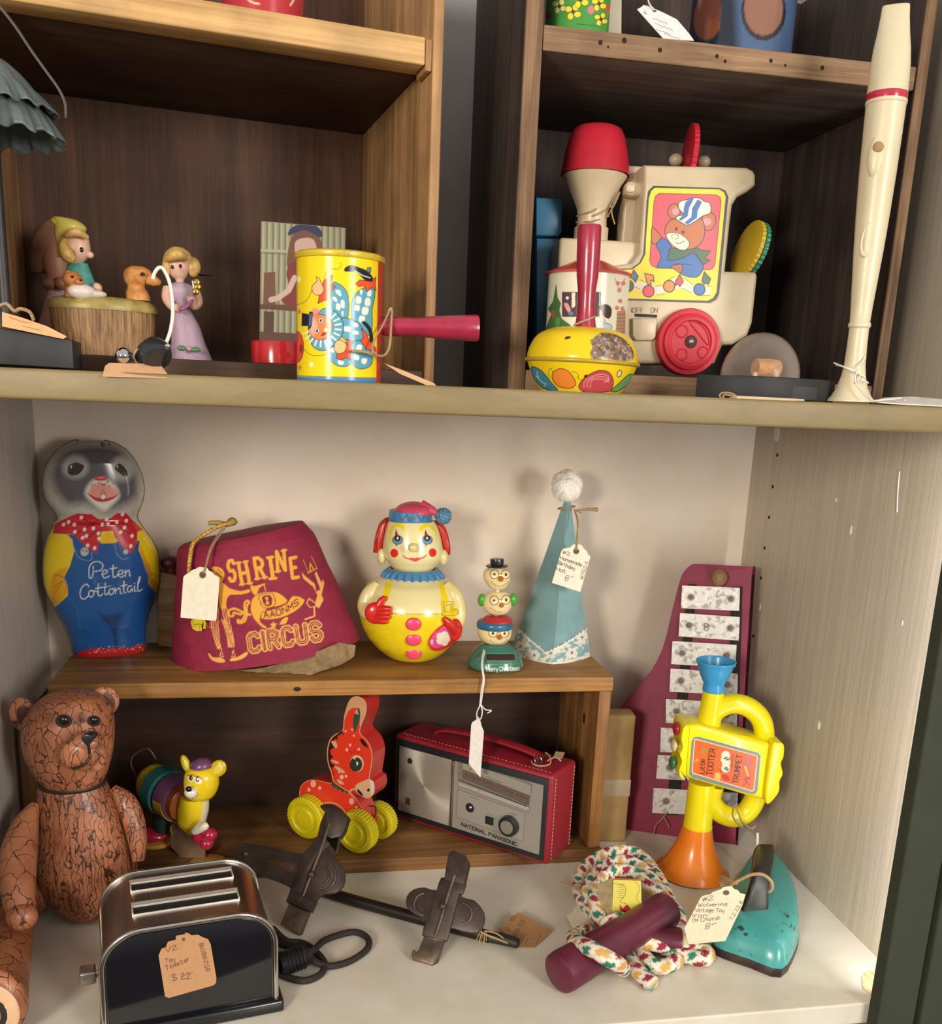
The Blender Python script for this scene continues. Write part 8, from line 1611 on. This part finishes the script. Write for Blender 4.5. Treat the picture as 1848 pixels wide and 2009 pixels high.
a_ = me.color_attributes.new('Col', 'FLOAT_COLOR', 'POINT'); a_.data.foreach_set('color', cc4.ravel())
M_mh = mat('maroon_handle_paint', c('#66223a'), .38, col2=c('#55182e'), scale=20)
H = lambda x, y, z: f.L(W(*Q([(x, y)])[0], z=z))
new_obj('handle', alathe(H(165, 1400, .0215), H(1290, 730, .036), [(.015, 0), (.0205, .02), (.0215, .06), (.0205, .3), (.019, .6), (.0195, .85), (.0205, .96), (.019, .985), (.013, 1)], 48), M_mh, t)
h2 = new_obj('handle', alathe(H(900, 1010, .018), H(1410, 1070, .016), [(.012, 0), (.0145, .06), (.0150, .7), (.0155, .95), (.0150, 1), (.0125, 1), (.0120, .94)], 40), M_mh, t)
new_obj('rope_end', sph(H(1400, 1066, .016), (.010, .010, .010)), mat('cream_cotton', c('#d9c79a'), .9), h2, 60)
fb = Fr(W(*Q([(730, 800)])[0], z=.030), -20)
lw_, lh = fb.p(*Q([(1010, 620)])[0])[0], fb.p(*Q([(735, 430)])[0])[1]
wr2 = new_obj('paper_label', sheet([(fb.p(*Q([q])[0])) for q in ((735, 432), (1012, 442), (1020, 700), (880, 812), (725, 788))], 0, .001, 110, 120), M_card, t, None)
wr2.matrix_basis = Matrix(f.m).inverted() @ fb.m
p = Paint(wr2, fb, c('#dcd05c'))
p.line(Q([(735, 436), (1012, 446)]), c('#9c2430'), 2); p.line(Q([(940, 450), (1000, 520), (970, 620), (1010, 690)]), c('#8f6a3a'), 1, 4); p.line(Q([(740, 480), (850, 500), (850, 600), (800, 660), (860, 680)]), c('#6d5a33'), 1, 3)
for i in range(7): p.line(Q([(770 + 12 * (i % 3), 500 + i * 20), (840, 490 + i * 22)]), c('#6d5a33'), .9)
p.poly(Q([(800, 690), (830, 730), (870, 690), (900, 720), (930, 770), (880, 800), (810, 770)]), c('#b3282c'), 2); p.done()
w3 = sheet([fb.p(*Q([q])[0]) for q in ((725, 432), (727, 790), (600, 980), (570, 560))], 0, .001, 30, 24); V = np.array(w3[0]); xr0 = fb.p(*Q([(727, 600)])[0])[0]; V[:, 1] += np.clip(xr0 - V[:, 0], 0, 1) * .9
w3o = new_obj('paper_label', (V, w3[1]), mat('aged_paper', c('#c2b187'), .75, col2=c('#a8966c'), scale=120), t, None); w3o.matrix_basis = wr2.matrix_basis.copy()
w4 = new_obj('label_back', box(xr0 + .001, fb.p(*Q([(1010, 500)])[0])[0] - .001, .0015, .008, fb.p(*Q([(800, 700)])[0])[1], fb.p(*Q([(800, 445)])[0])[1]), mat('wrap_red_edge', c('#8f2a33'), .7), t); w4.matrix_basis = wr2.matrix_basis.copy()
price_tag('blank cream tag beside the bundled jump rope, partly under its handle', Fr(W(1128, 1832, z=.0015), 0, 78), Q([(262, 800), (320, 770), (345, 715), (400, 695), (440, 740), (500, 720), (590, 960), (360, 985)]), c('#d8ccb4'), [[(*Q([(440, 740)])[0], -.003), (*Q([(420, 640)])[0], -.012), (*Q([(400, 560)])[0], -.014), (*Q([(330, 490)])[0], -.012), (*Q([(240, 430)])[0], -.006)], [(*Q([(400, 560)])[0], -.014), (*Q([(310, 500)])[0], -.012), (*Q([(205, 460)])[0], -.006)]], n=(50, 50))
